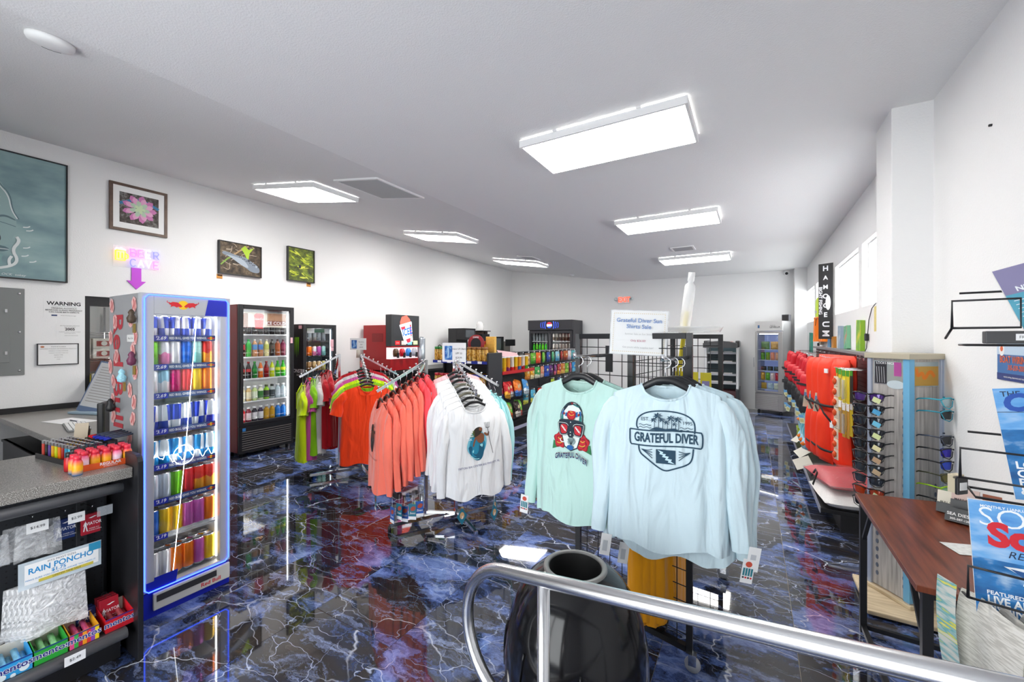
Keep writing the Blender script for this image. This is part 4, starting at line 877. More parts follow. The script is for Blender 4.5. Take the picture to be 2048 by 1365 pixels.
for a in range(18):
    for c_ in range(5): obj('key', kme, q, (-.205 + a * .0241, -.048 + c_ * .024, .012))
tag(MB().box(-.2, .2, -.1, .1, 0, .0015).build('paper_sheet', PAPER, loc=(-5.1, 1.15, .831), rot=(0, 0, .2)), 'white paper sheet lying left of the keyboard', 'paper')
tag(MB().tube([(-.07, 0, 0), (.07, 0, 0)], .005, 8).build('pen', mat('pen smoke', (.05, .06, .1)), loc=(-5.05, 1.16, .838), rot=(0, 0, .1)), 'dark pen lying on the white paper sheet', 'pen')
tag(MB().box(-.05, .05, -.02, .02, 0, .004).build('sticky_note', mat('note yellow', 'd8d040', .6), loc=(-4.68, 1.26, .831)), 'yellow sticky note behind the keyboard', 'note')
q = thing('counter_sign', 'tilted white framed notice board standing on the low counter', 'sign', (-5.45, 1.38, .832), .35)
bd = MB().box(-.2, .2, -.006, .006, 0, .5).build('board', mat('board blue edge', '6f84a8', .5), q, rot=(-.35, .12, 0))
p = Print(frame((0, -.006, .25), (1, 0, 0))); p.rect(-.185, -.2, .185, .235, PAPER)
for k in range(14): p.line([(-.15, .19 - k * .026), (.08 + .07 * ((k * 7) % 3) / 2, .19 - k * .026)], .006, mat('faint print', (.45, .42, .40), .7))
p.rect(-.185, -.238, .185, -.212, mat('board blue edge', '6f84a8')); p.build('printing', bd)
MB().box(-.2, .2, -.07, .16, 0, .02).build('stand', mat('stand pale blue', 'a8c0d0', .4), q, bevel=.003)
tag(MB().box(-.1, .1, -.1, .1, 0, .34).build('paper_box', mat('box white', (.72, .72, .72), .6), loc=(-5.95, 1.62, .832), bevel=.004), 'tall white box behind the tilted notice board', 'box')
q = thing('gift_card_rack', 'small rack of folded gift cards behind the lighters', 'card rack', (-3.30, .78, .926), .9)
for k in range(3): MB().box(-.03, .03, -.001, .001, 0, .13 - .02 * k).build('card', mat('gift card %d' % k, ('b8a890', '3a3634', '8a6a50')[k], .5), q, loc=(0, .012 * k, .01), rot=(-.2, 0, 0))
MB().box(-.035, .035, -.01, .04, 0, .012).build('holder', BLACK, q)
# ================================================================ shirts on hangers
def shirt_shapes(W, L, sleeve, seed=1, polo=False, fold=.010, spread=0):
    """hanging shirt; origin at the base of the neck, front towards -y. Returns meshes and the front surface y(x,z)"""
    rr = random.Random(seed); ph = [rr.uniform(0, 6.28) for _ in range(8)]
    nk = .098; SLN = L * .97
    def ztop(x, front):
        ax = abs(x)
        if ax > nk: return -(ax - nk) * .33 - .5 * max(0, ax - W * .40) ** 1.5 * 2
        return -(.062 if front else .016) * math.sqrt(max(0, 1 - (ax / nk) ** 2))
    def surf(a, t, front):
        xs = a * W * .455
        x = a * W * (.455 + .045 * min(1, t * 5) + .02 * t)
        z0 = ztop(xs, front); z = lerp(z0, -L + .016 * math.sin(a * 6 + ph[0]) + .010 * a * a, t)
        e = math.sqrt(max(0, 1 - abs(a) ** 2.6))
        th = (.006 + .046 * min(1, t * 6) ** .7 + .022 * t) * e
        if abs(xs) < nk and t < .12: th = max(th, .03 * (1 - t / .12) * (1 - (xs / nk) ** 2) + th)
        mid = max(0, min(1, (abs(a) - .45) / .4))
        f = fold * min(1, t * 2.2) * (mid * math.sin(a * 17 + ph[1] + 1.5 * t) * .9 + .32 * math.sin(a * 8 + ph[2]) * max(0, t - .55) * 2.2) * e ** .5
        y = (-th if front else th) + f
        return (x, y, z)
    body = MB(); n = 30
    def fn(u, v):
        u *= 2
        return surf(lerp(-1, 1, u), v, True) if u <= 1 else surf(lerp(1, -1, u - 1), v, False)
    body.grid(fn, 2 * n, 26, wrap=True)
    bm_ = body.mesh('shirt_body', None)
    sl_ = {}
    for s_ in (-1, 1):
        if sleeve == 'long': P = [(W * .35, -.062), (W * .452, -.105), (W * .515 + spread, -.20), (W * .548 + spread * 1.3, -.34), (W * .56 + spread * 1.5, -.50), (W * .572 + spread * 1.6, -SLN)]; rad = [.046, .084, .082, .072, .062, .048]
        else: P = [(W * .35, -.062), (W * .455, -.105), (W * .54, -.19), (W * .60, -.29)]; rad = [.046, .09, .098, .104]
        m = 22; k = len(P) - 1
        def sf(u, v):
            q = v * k; i = min(int(q), k - 1); f = q - i
            px, pz = lerp(P[i][0], P[i + 1][0], f), lerp(P[i][1], P[i + 1][1], f); r_ = lerp(rad[i], rad[i + 1], f)
            a = 2 * PI * u; g = 1 + .10 * math.sin(3 * a + ph[3] + 4 * v) * min(1, v * 3) + .07 * math.sin(5 * a + ph[4] - 9 * v)
            tx, tz = P[i + 1][0] - P[i][0], P[i + 1][1] - P[i][1]; l_ = math.hypot(tx, tz); nx, nz = -tz / l_, tx / l_
            c_, d_ = math.cos(a) * r_ * g * .60, math.sin(a) * r_ * g * lerp(.10, .44, min(1, v * 2.2))
            return (s_ * (px + nx * c_ + .006 * math.sin(11 * v + ph[5])), d_ + .007 * math.sin(8 * v + ph[6]), pz + nz * c_)
        b = MB(); b.grid(sf, m, 18, wrap=True); sl_[s_] = b.mesh('sleeve', None)
    col = MB(); c_ = []
    for k in range(15):
        x = lerp(-nk, nk, k / 14); c_.append((x, surf(x / (W * .455), 0, True)[1] - .002, ztop(x, True)))
    for k in range(1, 14):
        x = lerp(nk, -nk, k / 14); c_.append((x, surf(x / (W * .455), 0, False)[1] + .002, ztop(x, False)))
    col.tube(c_, .0085, 6, closed=True, flat=.5)
    if polo:
        for s_ in (-1, 1):
            col.add([(s_ * .01, -.052, -.10), (s_ * .075, -.05, -.085), (s_ * .088, -.01, -.004), (s_ * .075, .012, .012), (s_ * .06, -.03, -.03), (s_ * .012, -.056, -.078)], [(0, 1, 2, 5), (5, 2, 3, 4)])
        col.box(-.016, .016, -.064, -.056, -.26, -.085)
    cm_ = col.mesh('collar', None)
    def front(x, z):
        a = max(-1, min(1, x / (W * .5))); lo, hi = 0, 1
        for _ in range(16):
            md = (lo + hi) / 2
            if surf(a, md, True)[2] > z: lo = md
            else: hi = md
        # match x as well
        for _ in range(3):
            xx = surf(a, lo, True)[0]; a = max(-1, min(1, a * (x / xx) if abs(xx) > 1e-4 else a))
        return surf(a, lo, True)[1]
    hem = MB().tube([tuple(Vector(surf(lerp(-1, 1, k / 40), .975, True)) + Vector((0, -.001, 0))) for k in range(41)], .0016, 4).mesh('hem', None)
    return dict(body=bm_, sl=sl_, collar=cm_, front=front, hem=hem, L=L, W=W)
def fabric(name, c, sheen=.3):
    if name in _M: return _M[name]
    m = mat(name, c, .8, bump=.12, bs=260); b = m.node_tree.nodes['Principled BSDF']; b.inputs['Sheen Weight'].default_value = sheen; b.inputs['Specular IOR Level'].default_value = .2
    N, L = m.node_tree.nodes, m.node_tree.links                       # soft hanging creases on top of the weave
    tc = N.new('ShaderNodeTexCoord'); mp = N.new('ShaderNodeMapping'); mp.inputs['Scale'].default_value = (11, 5, 2.6); mp.inputs['Rotation'].default_value = (0, .12, 0)
    oi = N.new('ShaderNodeObjectInfo'); cx = N.new('ShaderNodeMath'); cx.operation = 'MULTIPLY'; cx.inputs[1].default_value = 40; L.new(oi.outputs['Random'], cx.inputs[0]); L.new(cx.outputs[0], mp.inputs['Location'])
    n = N.new('ShaderNodeTexNoise'); n.inputs['Scale'].default_value = 1; n.inputs['Detail'].default_value = 2.5; n.inputs['Distortion'].default_value = .7
    b2 = N.new('ShaderNodeBump'); b2.inputs['Strength'].default_value = 1.0; b2.inputs['Distance'].default_value = .045
    L.new(tc.outputs['Object'], mp.inputs[0]); L.new(mp.outputs[0], n.inputs['Vector']); L.new(n.outputs[0], b2.inputs['Height'])
    old = b.inputs['Normal'].links[0].from_node; L.new(old.outputs[0], b2.inputs['Normal']); L.new(b2.outputs[0], b.inputs['Normal'])
    return m
SHP = {'tee': [shirt_shapes(.46, .68, 'long', 3 + k, fold=.017, spread=.008) for k in range(3)], 'polo': [shirt_shapes(.50, .80, 'short', 30 + k, True, .016) for k in range(2)], 'big': shirt_shapes(.47, .675, 'long', 77, fold=.024, spread=.004)}
def hang(sh, label, loc, rz, m, group, extra=None, tilt=0):
    t = thing('shirt', label, 'shirt', loc, group=group, rot=(0, tilt, rz))
    obj('body', sh['body'], t, m=m); obj('sleeve', sh['sl'][-1], t, m=m); obj('sleeve', sh['sl'][1], t, m=m); obj('collar', sh['collar'], t, m=m)
    if extra: extra(t, sh)
    return t
def hanger_meshes(w=.40, th=.011, hook=.075):
    a = MB().tube([(x, 0, -.012 - .33 * max(0, abs(x) - .03) + .012 * math.cos(x / w * PI * 2)) for x in [lerp(-w / 2, w / 2, k / 20) for k in range(21)]], [th * (.55 + .45 * math.cos(k / 20 * PI - PI / 2)) for k in range(21)], 8, flat=.6, up=(0, 0, 1)).mesh('arms', None)
    h = MB().tube([(0, 0, .0), (0, 0, hook * .4)] + [(.022 * math.sin(q), 0, hook * .4 + .022 + -.022 * math.cos(q)) for q in [.5 * k for k in range(1, 10)]], .0021, 6).mesh('hook', None)
    return a, h
HG = hanger_meshes(.36, .011, .095); HGB = hanger_meshes(.34, .017, .13)
def hanger(label, loc, rz, group, m=BLACK, kind=HG, tilt=0):
    t = thing('clothes_hanger', label, 'hanger', loc, group=group, rot=(0, tilt, rz)); obj('arms', kind[0], t, m=m); obj('hook', kind[1], t, m=CHROME); return t
def swing(t, text, x, z, parent_rz=0, kind=0, name='swing_tag'):
    """paper tag tied to a shirt (a part of it)"""
    g = MB().box(-.022, .022, -.0008, .0008, -.10, 0).build(name, PAPER, t, loc=(x, -.03, z), rot=(.1, .12, .2)); p = Print(frame((0, -.0009, -.05), (1, 0, 0)))
    if kind == 0: p.rect(-.012, -.03, .008, .02, mat('tag grey', (.5, .52, .55), .6))
    else:
        p.disc(0, .03, .012, mat('tag coral', 'c8503c', .6))
        for k in range(4): p.rect(-.018 + k * .0095, -.018, -.011 + k * .0095, .014, mat('tag teal', '2a7a88', .6)); p.disc(-.0145 + k * .0095, -.026, .004, RED if k % 2 else INK, n=8)
    p.build('tag_print', g)
# ---------------------------------------------------------------- four-way chrome racks
def rack(label, c0, c1, ang, name='clothes_rack'):
    """two uprights c0,c1; arms along -e from c0, p and e from c1, -p from c0"""
    t = thing(name, label, 'clothes rack', (*c0, 0), ang); ca, sa = math.cos(ang), math.sin(ang)
    dx, dy = c1[0] - c0[0], c1[1] - c0[1]; q = (dx * ca + dy * sa, -dx * sa + dy * ca)
    for (x, y) in ((0, 0), q): MB().bar((x, y, .09), (x, y, 1.37), .012).build('upright', CHROME, t)
    MB().bar((0, 0, .62), (q[0], q[1], .62), .009).build('crossbar', CHROME, t)
    MB().bar((0, 0, .10), (q[0], q[1], .10), .011).build('crossbar', CHROME, t)
    MB().bar((-.30, .0, .055), (.34, 0, .055), .014).build('base_bar', CHROME, t); MB().bar((-.10 + q[0], q[1], .075), (.42 + q[0], q[1], .075), .012).build('base_bar', CHROME, t)
    for a in ((-.30, 0), (.34, 0)): MB().lathe([(.014, 0), (.014, .03), (.008, .05)], 10, (a[0], a[1], 0)).build('foot', BLACK, t)
    MB().tube([(q[0], q[1], .12), (q[0] + .06, q[1] - .26, .03)], .016, 4).build('leg', CHROME, t); MB().tube([(0, 0, .12), (-.06, .24, .03)], .016, 4).build('leg', CHROME, t)
    for (x, y) in ((q[0] + .06, q[1] - .26), (-.06, .24)): MB().cb((x, y, .018), (.03, .03, .036)).build('foot', CHROME, t)
    arms = {}
    for nm, o_, d_ in (('-e', (0, 0), (-1, 0)), ('p', q, (0, -1)), ('e', q, (1, 0)), ('-p', (0, 0), (0, 1))):
        A0 = Vector((o_[0], o_[1], 1.36)); A1 = Vector((o_[0] + d_[0] * .40, o_[1] + d_[1] * .40, 1.13)); ar = MB().tube([A0, A1], .014, 4).build('arm', CHROME, t)
        for k in range(8):
            q_ = A0.lerp(A1, (k + .7) / 8); MB().lathe([(.005, 0), (.005, .012), (.009, .016), (.009, .022), (.0001, .024)], 8, tuple(q_ + Vector((0, 0, .010)))).build('peg', CHROME, ar)
        arms[nm] = (A0, A1, d_)
    def spot(nm, k, n=8):
        A0, A1, d_ = arms[nm]; q_ = A0.lerp(A1, (k + .35) / n)
        w_ = (c0[0] + q_.x * ca - q_.y * sa, c0[1] + q_.x * sa + q_.y * ca, q_.z); dw = (d_[0] * ca - d_[1] * sa, d_[0] * sa + d_[1] * ca)
        return w_, math.atan2(dw[1], dw[0]) + PI / 2          # facing: local -y -> arm direction
    return t, spot
ANG = math.atan2(.87, .5)
def load(spot, arm, items, kind, rackname, hm=None, grp='', ex=None, drop=.098, n=8):
    """items from the arm's tip inward: (colour words, material)"""
    for i, (cn, m_) in enumerate(items):
        loc, rz = spot(arm, n - 1 - i, n); rz += R.uniform(-.05, .05); sh = SHP[kind][i % len(SHP[kind])]; tl_ = R.uniform(-.02, .02)
        hanger(f"{'olive-grey' if hm and hm[i % len(hm)] else 'black'} hanger, {ORD[i]} from the tip, {grp}", (loc[0], loc[1], loc[2] - drop + .017), rz, 'hangers on the chrome racks', (mat('hanger olive', (.16, .15, .11), .5) if hm and hm[i % len(hm)] else BLACK), tilt=tl_)
        hang(sh, f"{cn} shirt, {ORD[i]} from the tip, {grp}", (loc[0], loc[1], loc[2] - drop), rz, m_, 'shirts on the chrome racks', ex if i == 0 else None, tl_)
COR = fabric('coral jersey', 'f27560'); COR2 = fabric('hot coral jersey', 'f8525c'); WJ = fabric('white jersey', (.78, .78, .79)); PKJ = fabric('pale pink jersey', 'e8b8bc'); AQJ = fabric('pale aqua jersey', 'a9dfe2'); MNT = fabric('mint jersey', 'bddfd7'); LB = fabric('ice blue jersey', 'd3e8f0')
ORG = fabric('orange pique', 'ee3d08'); LIM = fabric('lime pique', 'd2ee0a'); GRS = fabric('grass green pique', '86c40e'); ORC = fabric('orchid pique', 'c8509c'); WPQ = fabric('white pique', 'd4cfcf'); REDP = fabric('dark red pique', 'b0081a')
def onshirt(t, sh, cx, cz, fnp, name='print', k=1):
    """print laid on the front of a shirt; fnp draws in the print's 2D frame (x right, y up)"""
    def drape(q): 
        x, z = cx + q.x * k, cz + q.y * k
        return Vector((x, sh['front'](x, z) - .0025 - q.z * 2, z))
    p = Print(None, drape, lift=.0); fnp(p); p.build(name, t)
def merman(p, dark=False):
    T1 = mat('print teal', '1c7f9e', .8); T2 = mat('print deep teal', '0e5470', .8); SK = mat('print skin', '7a4a30', .8); HR = mat('print hair', '2c241a', .8); GL = mat('print aqua glint', '8fcfd8', .8)
    if dark: T1 = mat('print charcoal', '3c3434', .8); T2 = mat('print black', '1c1a1c', .8); SK = mat('print umber', '5a3426', .8); GL = mat('print slate', '5a5658', .8)
    A = mat('print pale wash', '6fb3c6', .8) if not dark else mat('print coral shade', 'b85a4c', .8)
    p.blob([(-.085, -.02), (-.06, .045), (-.01, .085), (.03, .06), (.06, .02), (.055, -.03), (.03, -.08), (0, -.11), (-.05, -.09), (-.08, -.06)], A)
    p.blob([(-.07, -.02), (-.05, .03), (-.01, .06), (.05, .0), (.045, -.05), (.01, -.10), (-.04, -.10), (-.07, -.07)], T1)
    p.blob([(-.075, -.045), (-.055, -.095), (-.02, -.125), (.015, -.12), (.035, -.08), (.04, -.01), (.0, -.015), (.0, -.06), (-.02, -.085), (-.045, -.07), (-.06, -.045)], T2)
    p.blob([(-.078, -.03), (-.05, -.02), (-.045, -.05), (-.065, -.065)], T2); p.line([(-.06, -.085), (-.03, -.112), (.0, -.112)], .006, GL); p.blob([(-.05, -.06), (-.035, -.045), (-.04, -.075)], GL); p.blob([(.004, -.02), (.03, -.012), (.026, -.04), (.012, -.03)], GL)
    p.blob([(-.005, -.01), (.035, -.01), (.042, .035), (.03, .055), (-.01, .06), (-.022, .03)], SK); p.blob([(-.022, .04), (-.04, .0), (-.045, -.03), (-.035, -.03), (-.028, .0), (-.01, .03)], SK)
    p.blob([(.035, .05), (.06, .028), (.075, .035), (.078, .06), (.07, .06), (.064, .042), (.045, .06)], SK)
    p.blob([(-.045, .06), (-.03, .085), (-.005, .098), (.02, .095), (.028, .08), (.02, .06), (.005, .045), (-.015, .035), (-.03, .03), (-.035, .045)], HR); p.disc(.014, .082, .012, SK)
    for k in range(4): p.line([(-.045 - .006 * k, .075 - .014 * k), (-.03, .07 - .01 * k)], .004, mat('print olive', '6c8434', .8) if not dark else HR)
    TRD = mat('print trident', '3c3c40', .8); p.line([(.065, .085), (.079, .0), (.102, -.09)], .004, TRD)
    for dx in (-.014, -.005, .005, .014): p.line([(.065 + dx * .9, .087), (.062 + dx * 1.2, .122)], .0028, TRD)
    p.line([(.051, .09), (.065, .084), (.08, .09)], .004, TRD)
    for x, y in ((-.085, .03), (-.07, .018), (-.06, .04)): p.line([(x, y), (x + .012, y + .004), (x + .02, y - .002)], .004, WHT)
def triton(p):
    merman(p); p.text('TRITON SEA CENTER BIG PINE KEY, FL', .0, -.155, .0175, mat('print indigo', '3a3a78', .8), arc=lambda x: .05 * x)
def triton2(p):
    merman(p, True); p.text('TRITON SEA CENTER BIG PINE KEY', .0, -.155, .0175, mat('print brown', '7a2a28', .8))
RK1, RK2 = ((-4.03, 3.03), (-3.82, 3.155)), ((-2.36, 2.61), (-2.14, 2.73))
t2, sp2 = rack('chrome four-way rack holding coral and white long-sleeve shirts', *RK2, ANG)
load(sp2, 'p', [('white long-sleeve merman-print', WJ)] + [('white long-sleeve', WJ)] * 6 + [('pale pink long-sleeve', PKJ)], 'tee', 2, [0, 0, 1, 0, 1, 0, 0, 0], 'front arm of nearer rack', lambda t, sh: onshirt(t, sh, .005, -.27, triton, k=1.12))
load(sp2, '-e', [('coral long-sleeve merman-print', COR)] + [('coral long-sleeve', COR)] * 5 + [('hot coral long-sleeve', COR2)] * 2, 'tee', 2, None, 'left arm of nearer rack', lambda t, sh: onshirt(t, sh, .005, -.27, triton2, k=1.0))
load(sp2, 'e', [('pale aqua long-sleeve', AQJ)] * 3, 'tee', 2, None, 'right arm of nearer rack')
load(sp2, '-p', [('mint long-sleeve', MNT)] * 2, 'tee', 2, None, 'back arm of nearer rack')
t1, sp1 = rack('chrome four-way rack holding bright short-sleeve polo shirts', *RK1, ANG)
def polotag(t, sh): swing(t, '', .05, -.20)
load(sp1, 'p', [('orange polo', ORG), ('grass green polo', GRS), ('lime yellow polo', LIM), ('orchid pink polo', ORC), ('pale pink-white polo', WPQ), ('dark red polo', REDP)], 'polo', 1, None, 'front arm of farther rack', polotag, .10)
load(sp1, '-e', [('lime yellow polo', LIM), ('orchid pink polo', ORC), ('grass green polo', GRS), ('white polo', WPQ), ('dark red polo', REDP), ('dark red polo', REDP)], 'polo', 1, None, 'left arm of farther rack')
load(sp1, 'e', [('orchid pink polo', ORC), ('white polo', WPQ), ('grass green polo', GRS), ('dark red polo', REDP)], 'polo', 1, None, 'right arm of farther rack')
load(sp1, '-p', [('dark red polo', REDP)], 'polo', 1, None, 'back arm of farther rack')
# product tags hanging by loops below the shirts of the nearer rack
SEA = mat('sea tag teal', '1f6f86', .5); SEB = mat('sea tag blue', '2a5aa8', .5)
for k, (a, s_, x) in enumerate((('p', 7, -.10), ('p', 7, .17), ('p', 6, .20), ('p', 5, .22))):
    loc, rz = sp2(a, s_); c_, d_ = math.cos(rz), math.sin(rz)
    q = thing('product_tag', f"teal diamond product tag dangling below white shirts, {ORD[k]} from left", 'tag', (loc[0] + x * c_, loc[1] + x * d_, .235 - .03 * (k % 2)), rz + .3 * k, group='diamond product tags')
    MB().prism([(0, -.075), (.042, -.01), (0, .05), (-.042, -.01)], -.001, .001, frame((0, 0, 0), (1, 0, 0))).build('card', SEA, q); p = Print(frame((0, -.001, 0), (1, 0, 0))); p.disc(0, -.005, .018, mat('tag sand', 'c8a070', .6), .026); p.text('S', 0, -.02, .03, WHT, bold=.02, shear=.3); p.build('card_print', q)
    MB().tube([(0, 0, .045), (.0, 0, .12)], .0008, 4).build('loop', PAPER, q)
for k in range(6):
    loc, rz = sp2('-e', 7 - k); c_, d_ = math.cos(rz), math.sin(rz); x = (-.20, .16, .17, .14, .18, .2)[k]
    q = thing('product_tag', f"blue rectangular product tag dangling below coral shirts, {ORD[k]} from the tip", 'tag', (loc[0] + x * c_, loc[1] + x * d_, .19 + .02 * (k % 3)), rz + .25 * k, group='rectangular product tags')
    MB().box(-.03, .03, -.001, .001, -.07, .05).build('card', SEB if k % 2 else SEA, q); p = Print(frame((0, -.001, 0), (1, 0, 0))); p.disc(.005, .015, .022, mat('tag reef red', 'a84a38', .6), .016, rot=.6); p.rect(-.03, -.07, .03, -.045, WHT); p.text('Seen', 0, -.02, .024, WHT, shear=.3); p.build('card_print', q); MB().tube([(0, 0, .045), (0, 0, .12)], .0008, 4).build('loop', PAPER, q)
# price signs standing on the racks
def rack_sign(label, loc, w, h, lines, n):
    q = thing('rack_sign', label, 'sign', loc, .10); MB().tube([(0, 0, -.09), (0, 0, .0)], .012 if n else .02, 6).build('stem', CHROME if n else mat('clear stem', (.5, .45, .38), .3), q)
    MB().box(-w, w, -.002, .002, 0, h).build('card', PAPER, q); p = Print(frame((0, -.002, h / 2), (1, 0, 0)))
    p.rect(-w * .8, -h * .40, -w * .13, h * .34, ramp_mat('sea king photo', [(.3, '0c3a7a'), (.5, '2a6ab8'), (.65, '8ab8dc')], .6, (1, 1, 1), 28, 3)); p.line([(-w * .5, h * .25), (-w * .45, 0), (-w * .5, -h * .3)], w * .14, mat('photo pale', '9cc0dc', .6))
    for k, s_ in enumerate(lines): p.text(s_, w * .42, h * (.18 - .23 * k), h * .14, INK)
    p.build('lettering', q)
rack_sign('white price card for white and coral shirts on nearer rack', (RK2[1][0] - .02, RK2[1][1], 1.352), .115, .16, ('Triton UV Shirts', 'UPF 50', '$29.99'), 1)
rack_sign('white price card in clear stand on the polo rack', (RK1[1][0] - .05, RK1[1][1], 1.42), .12, .13, ('Polo Shirts', 'Golf', '$20.00'), 0)
# ================================================================ grid-panel rack with the large shirts
GA0, GA1 = Vector((-.88, 2.239)), Vector((-.244, 2.075)); GC0, GC1 = Vector((-.77, 3.05)), Vector((-.17, 2.99))
t = thing('grid_rack', 'black wire grid-panel display rack on casters behind the large pale shirts', 'display rack', (*GA1, 0))
def gpanel(p0, p1, z0=.085, z1=1.575, ins=None):
    p0 = p0 - GA1; p1 = p1 - GA1; d = (p1 - p0); L = d.length; d.normalize(); A = lambda x, z: (p0.x + d.x * x, p0.y + d.y * x, z)
    b = MB()
    for x in (0.014, L - .014): b.bar(A(x, z0), A(x, z1), .014)
    for z in (z0 + .014, z1 - .014): b.bar(A(.028, z), A(L - .028, z), .014)
    f = b.build('panel_frame', BLKM, t)
    w_ = MB(); n = int(L / .076)
    for k in range(1, n + 1): w_.tube([A(L * k / (n + 1), z0), A(L * k / (n + 1), z1)], .0024, 5)
    m = int((z1 - z0) / .076)
    for k in range(1, m + 1): w_.tube([A(.01, z0 + (z1 - z0) * k / (m + 1)), A(L - .01, z0 + (z1 - z0) * k / (m + 1))], .0024, 5)
    w_.build('wire_grid', BLKM, f)['kind'] = 'stuff'
    return A
gpanel(GA0, GA1); gpanel(GC0, GC1); gpanel((GA0 + GA1) / 2 + Vector((0, .03)), (GC0 + GC1) / 2 - Vector((0, .03)))
for p_ in (GA0, GA1, GC0, GC1):
    q = (p_ - GA1); c_ = MB(); c_.lathe([(.0001, -.012), (.033, -.012), (.036, 0), (.033, .012), (.0001, .012)], 16)
    M_ = Matrix.Translation((q.x, q.y, .036)) @ Matrix.Rotation(PI / 2, 4, 'X'); c_.v = [tuple(M_ @ Vector(v)) for v in c_.v]; cs = c_.build('caster', mat('caster grey', (.35, .36, .38), .4), t)
    MB().box(q.x - .017, q.x + .017, q.y - .017, q.y + .017, .036, .088).build('caster_fork', CHROME, cs)
NRM = Vector((-.25, -.968)); ED = (GA1 - GA0).normalized()
def faceout(pt, z, ln):
    """plate with a straight arm hooked on the front grid panel"""
    q = pt - GA1; b = MB(); b.box(-.02, .02, -.004, .004, -.09, .05); pl = b.build('faceout_plate', BLKM, t, loc=(q.x + NRM.x * .012, q.y + NRM.y * .012, z), rot=(0, 0, -.253))
    MB().tube([(0, 0, .0), (0, -ln, 0.0), (0, -ln - .004, .02)], .010, 6).build('faceout_arm', CHROME, t, loc=(q.x, q.y, z), rot=(0, 0, -.253))
PB, PM = Vector((-.262, 2.08)), Vector((-.665, 2.183))
faceout(PB, 1.46, .27); faceout(PM, 1.46, .32)
NAVY = mat('print navy', '27475c', .8)
def lightning(x, y, w, h): return [(x + a * w, y + b_ * h) for a, b_ in ((.05, 1), (.38, .86), (.32, .74), (.52, .72), (.46, .58), (.68, .54), (.60, .38), (.84, .34), (.78, .2), (1, .0), (.62, .10), (.66, .22), (.46, .26), (.52, .42), (.30, .48), (.36, .62), (.16, .68), (.20, .82))]
def badge(p):
    def ln(pts, w=.0055): p.line(pts, w, NAVY)
    # dome over the banner
    ln([(-.105, .052)] + [(-.112 + .0 + .222 * (.5 - .5 * math.cos(PI * k / 22)), .062 + .066 * math.sin(PI * k / 22) ** .62) for k in range(23)] + [(.108, .045)])
    # banner
    bz = lambda x: .0035 * math.sin(x * 22)
    up = [(-.138 + .276 * k / 16, .05 + bz(-.138 + .276 * k / 16)) for k in range(17)]; dn = [(-.138 + .276 * k / 16, -.012 + bz(-.138 + .276 * k / 16)) for k in range(17)]
    ln(up + dn[::-1] + [up[0]])
    p.text('GRATEFUL DIVER', 0, .019, .052, NAVY, bold=.030, sx=.60, arc=bz)
    # shield below
    ln([(-.104, -.012), (-.10, -.045), (-.075, -.064), (-.03, -.098), (0, -.112), (.03, -.1), (.085, -.078), (.1, -.055), (.104, -.014)])
    p.rect(-.036, -.082, .038, -.026, NAVY); p.poly(lightning(-.034, -.08, .07, .052), mat('print ice', 'c9e6f0', .8))
    for s_ in (-1, 1):
        for k in range(4): ln([(s_ * .092, -.03), (s_ * .07, -.034 - .004 * k), (s_ * .05, -.028 - .012 * k)], .0028)
    p.text('EST.', -.078, .093, .019, NAVY); p.text('1995', .082, .085, .019, NAVY)
    for s_ in (-1, 1):
        for k in range(2): ln([(s_ * .078 - .024 + .006 * j, .070 - .010 * k - (.004 if s_ > 0 else 0) + .003 * math.sin(j * 1.6)) for j in range(9)], .0022)
    p.poly([(-.062, .052), (-.035, .064), (0, .058), (.035, .063), (.065, .050), (.0, .050)], NAVY)
    for x, h, s_ in ((-.028, .052, 1), (-.044, .036, .7), (-.012, .038, .7), (.022, .046, .9), (.006, .03, .6), (.048, .044, .85), (.036, .026, .55)):
        ln([(x, .055), (x + .003, .055 + h * .5), (x + .001, .055 + h)], .0026)
        for a in (.2, .9, 1.7, 2.5, 3.2, 3.9, 5.4):
            p.poly([(x, .055 + h), (x + .011 * s_ * math.cos(a - .3), .056 + h + .010 * s_ * math.sin(a - .3)), (x + .022 * s_ * math.cos(a), .053 + h + .017 * s_ * math.sin(a)), (x + .011 * s_ * math.cos(a + .3), .055 + h + .009 * s_ * math.sin(a + .3))], NAVY)
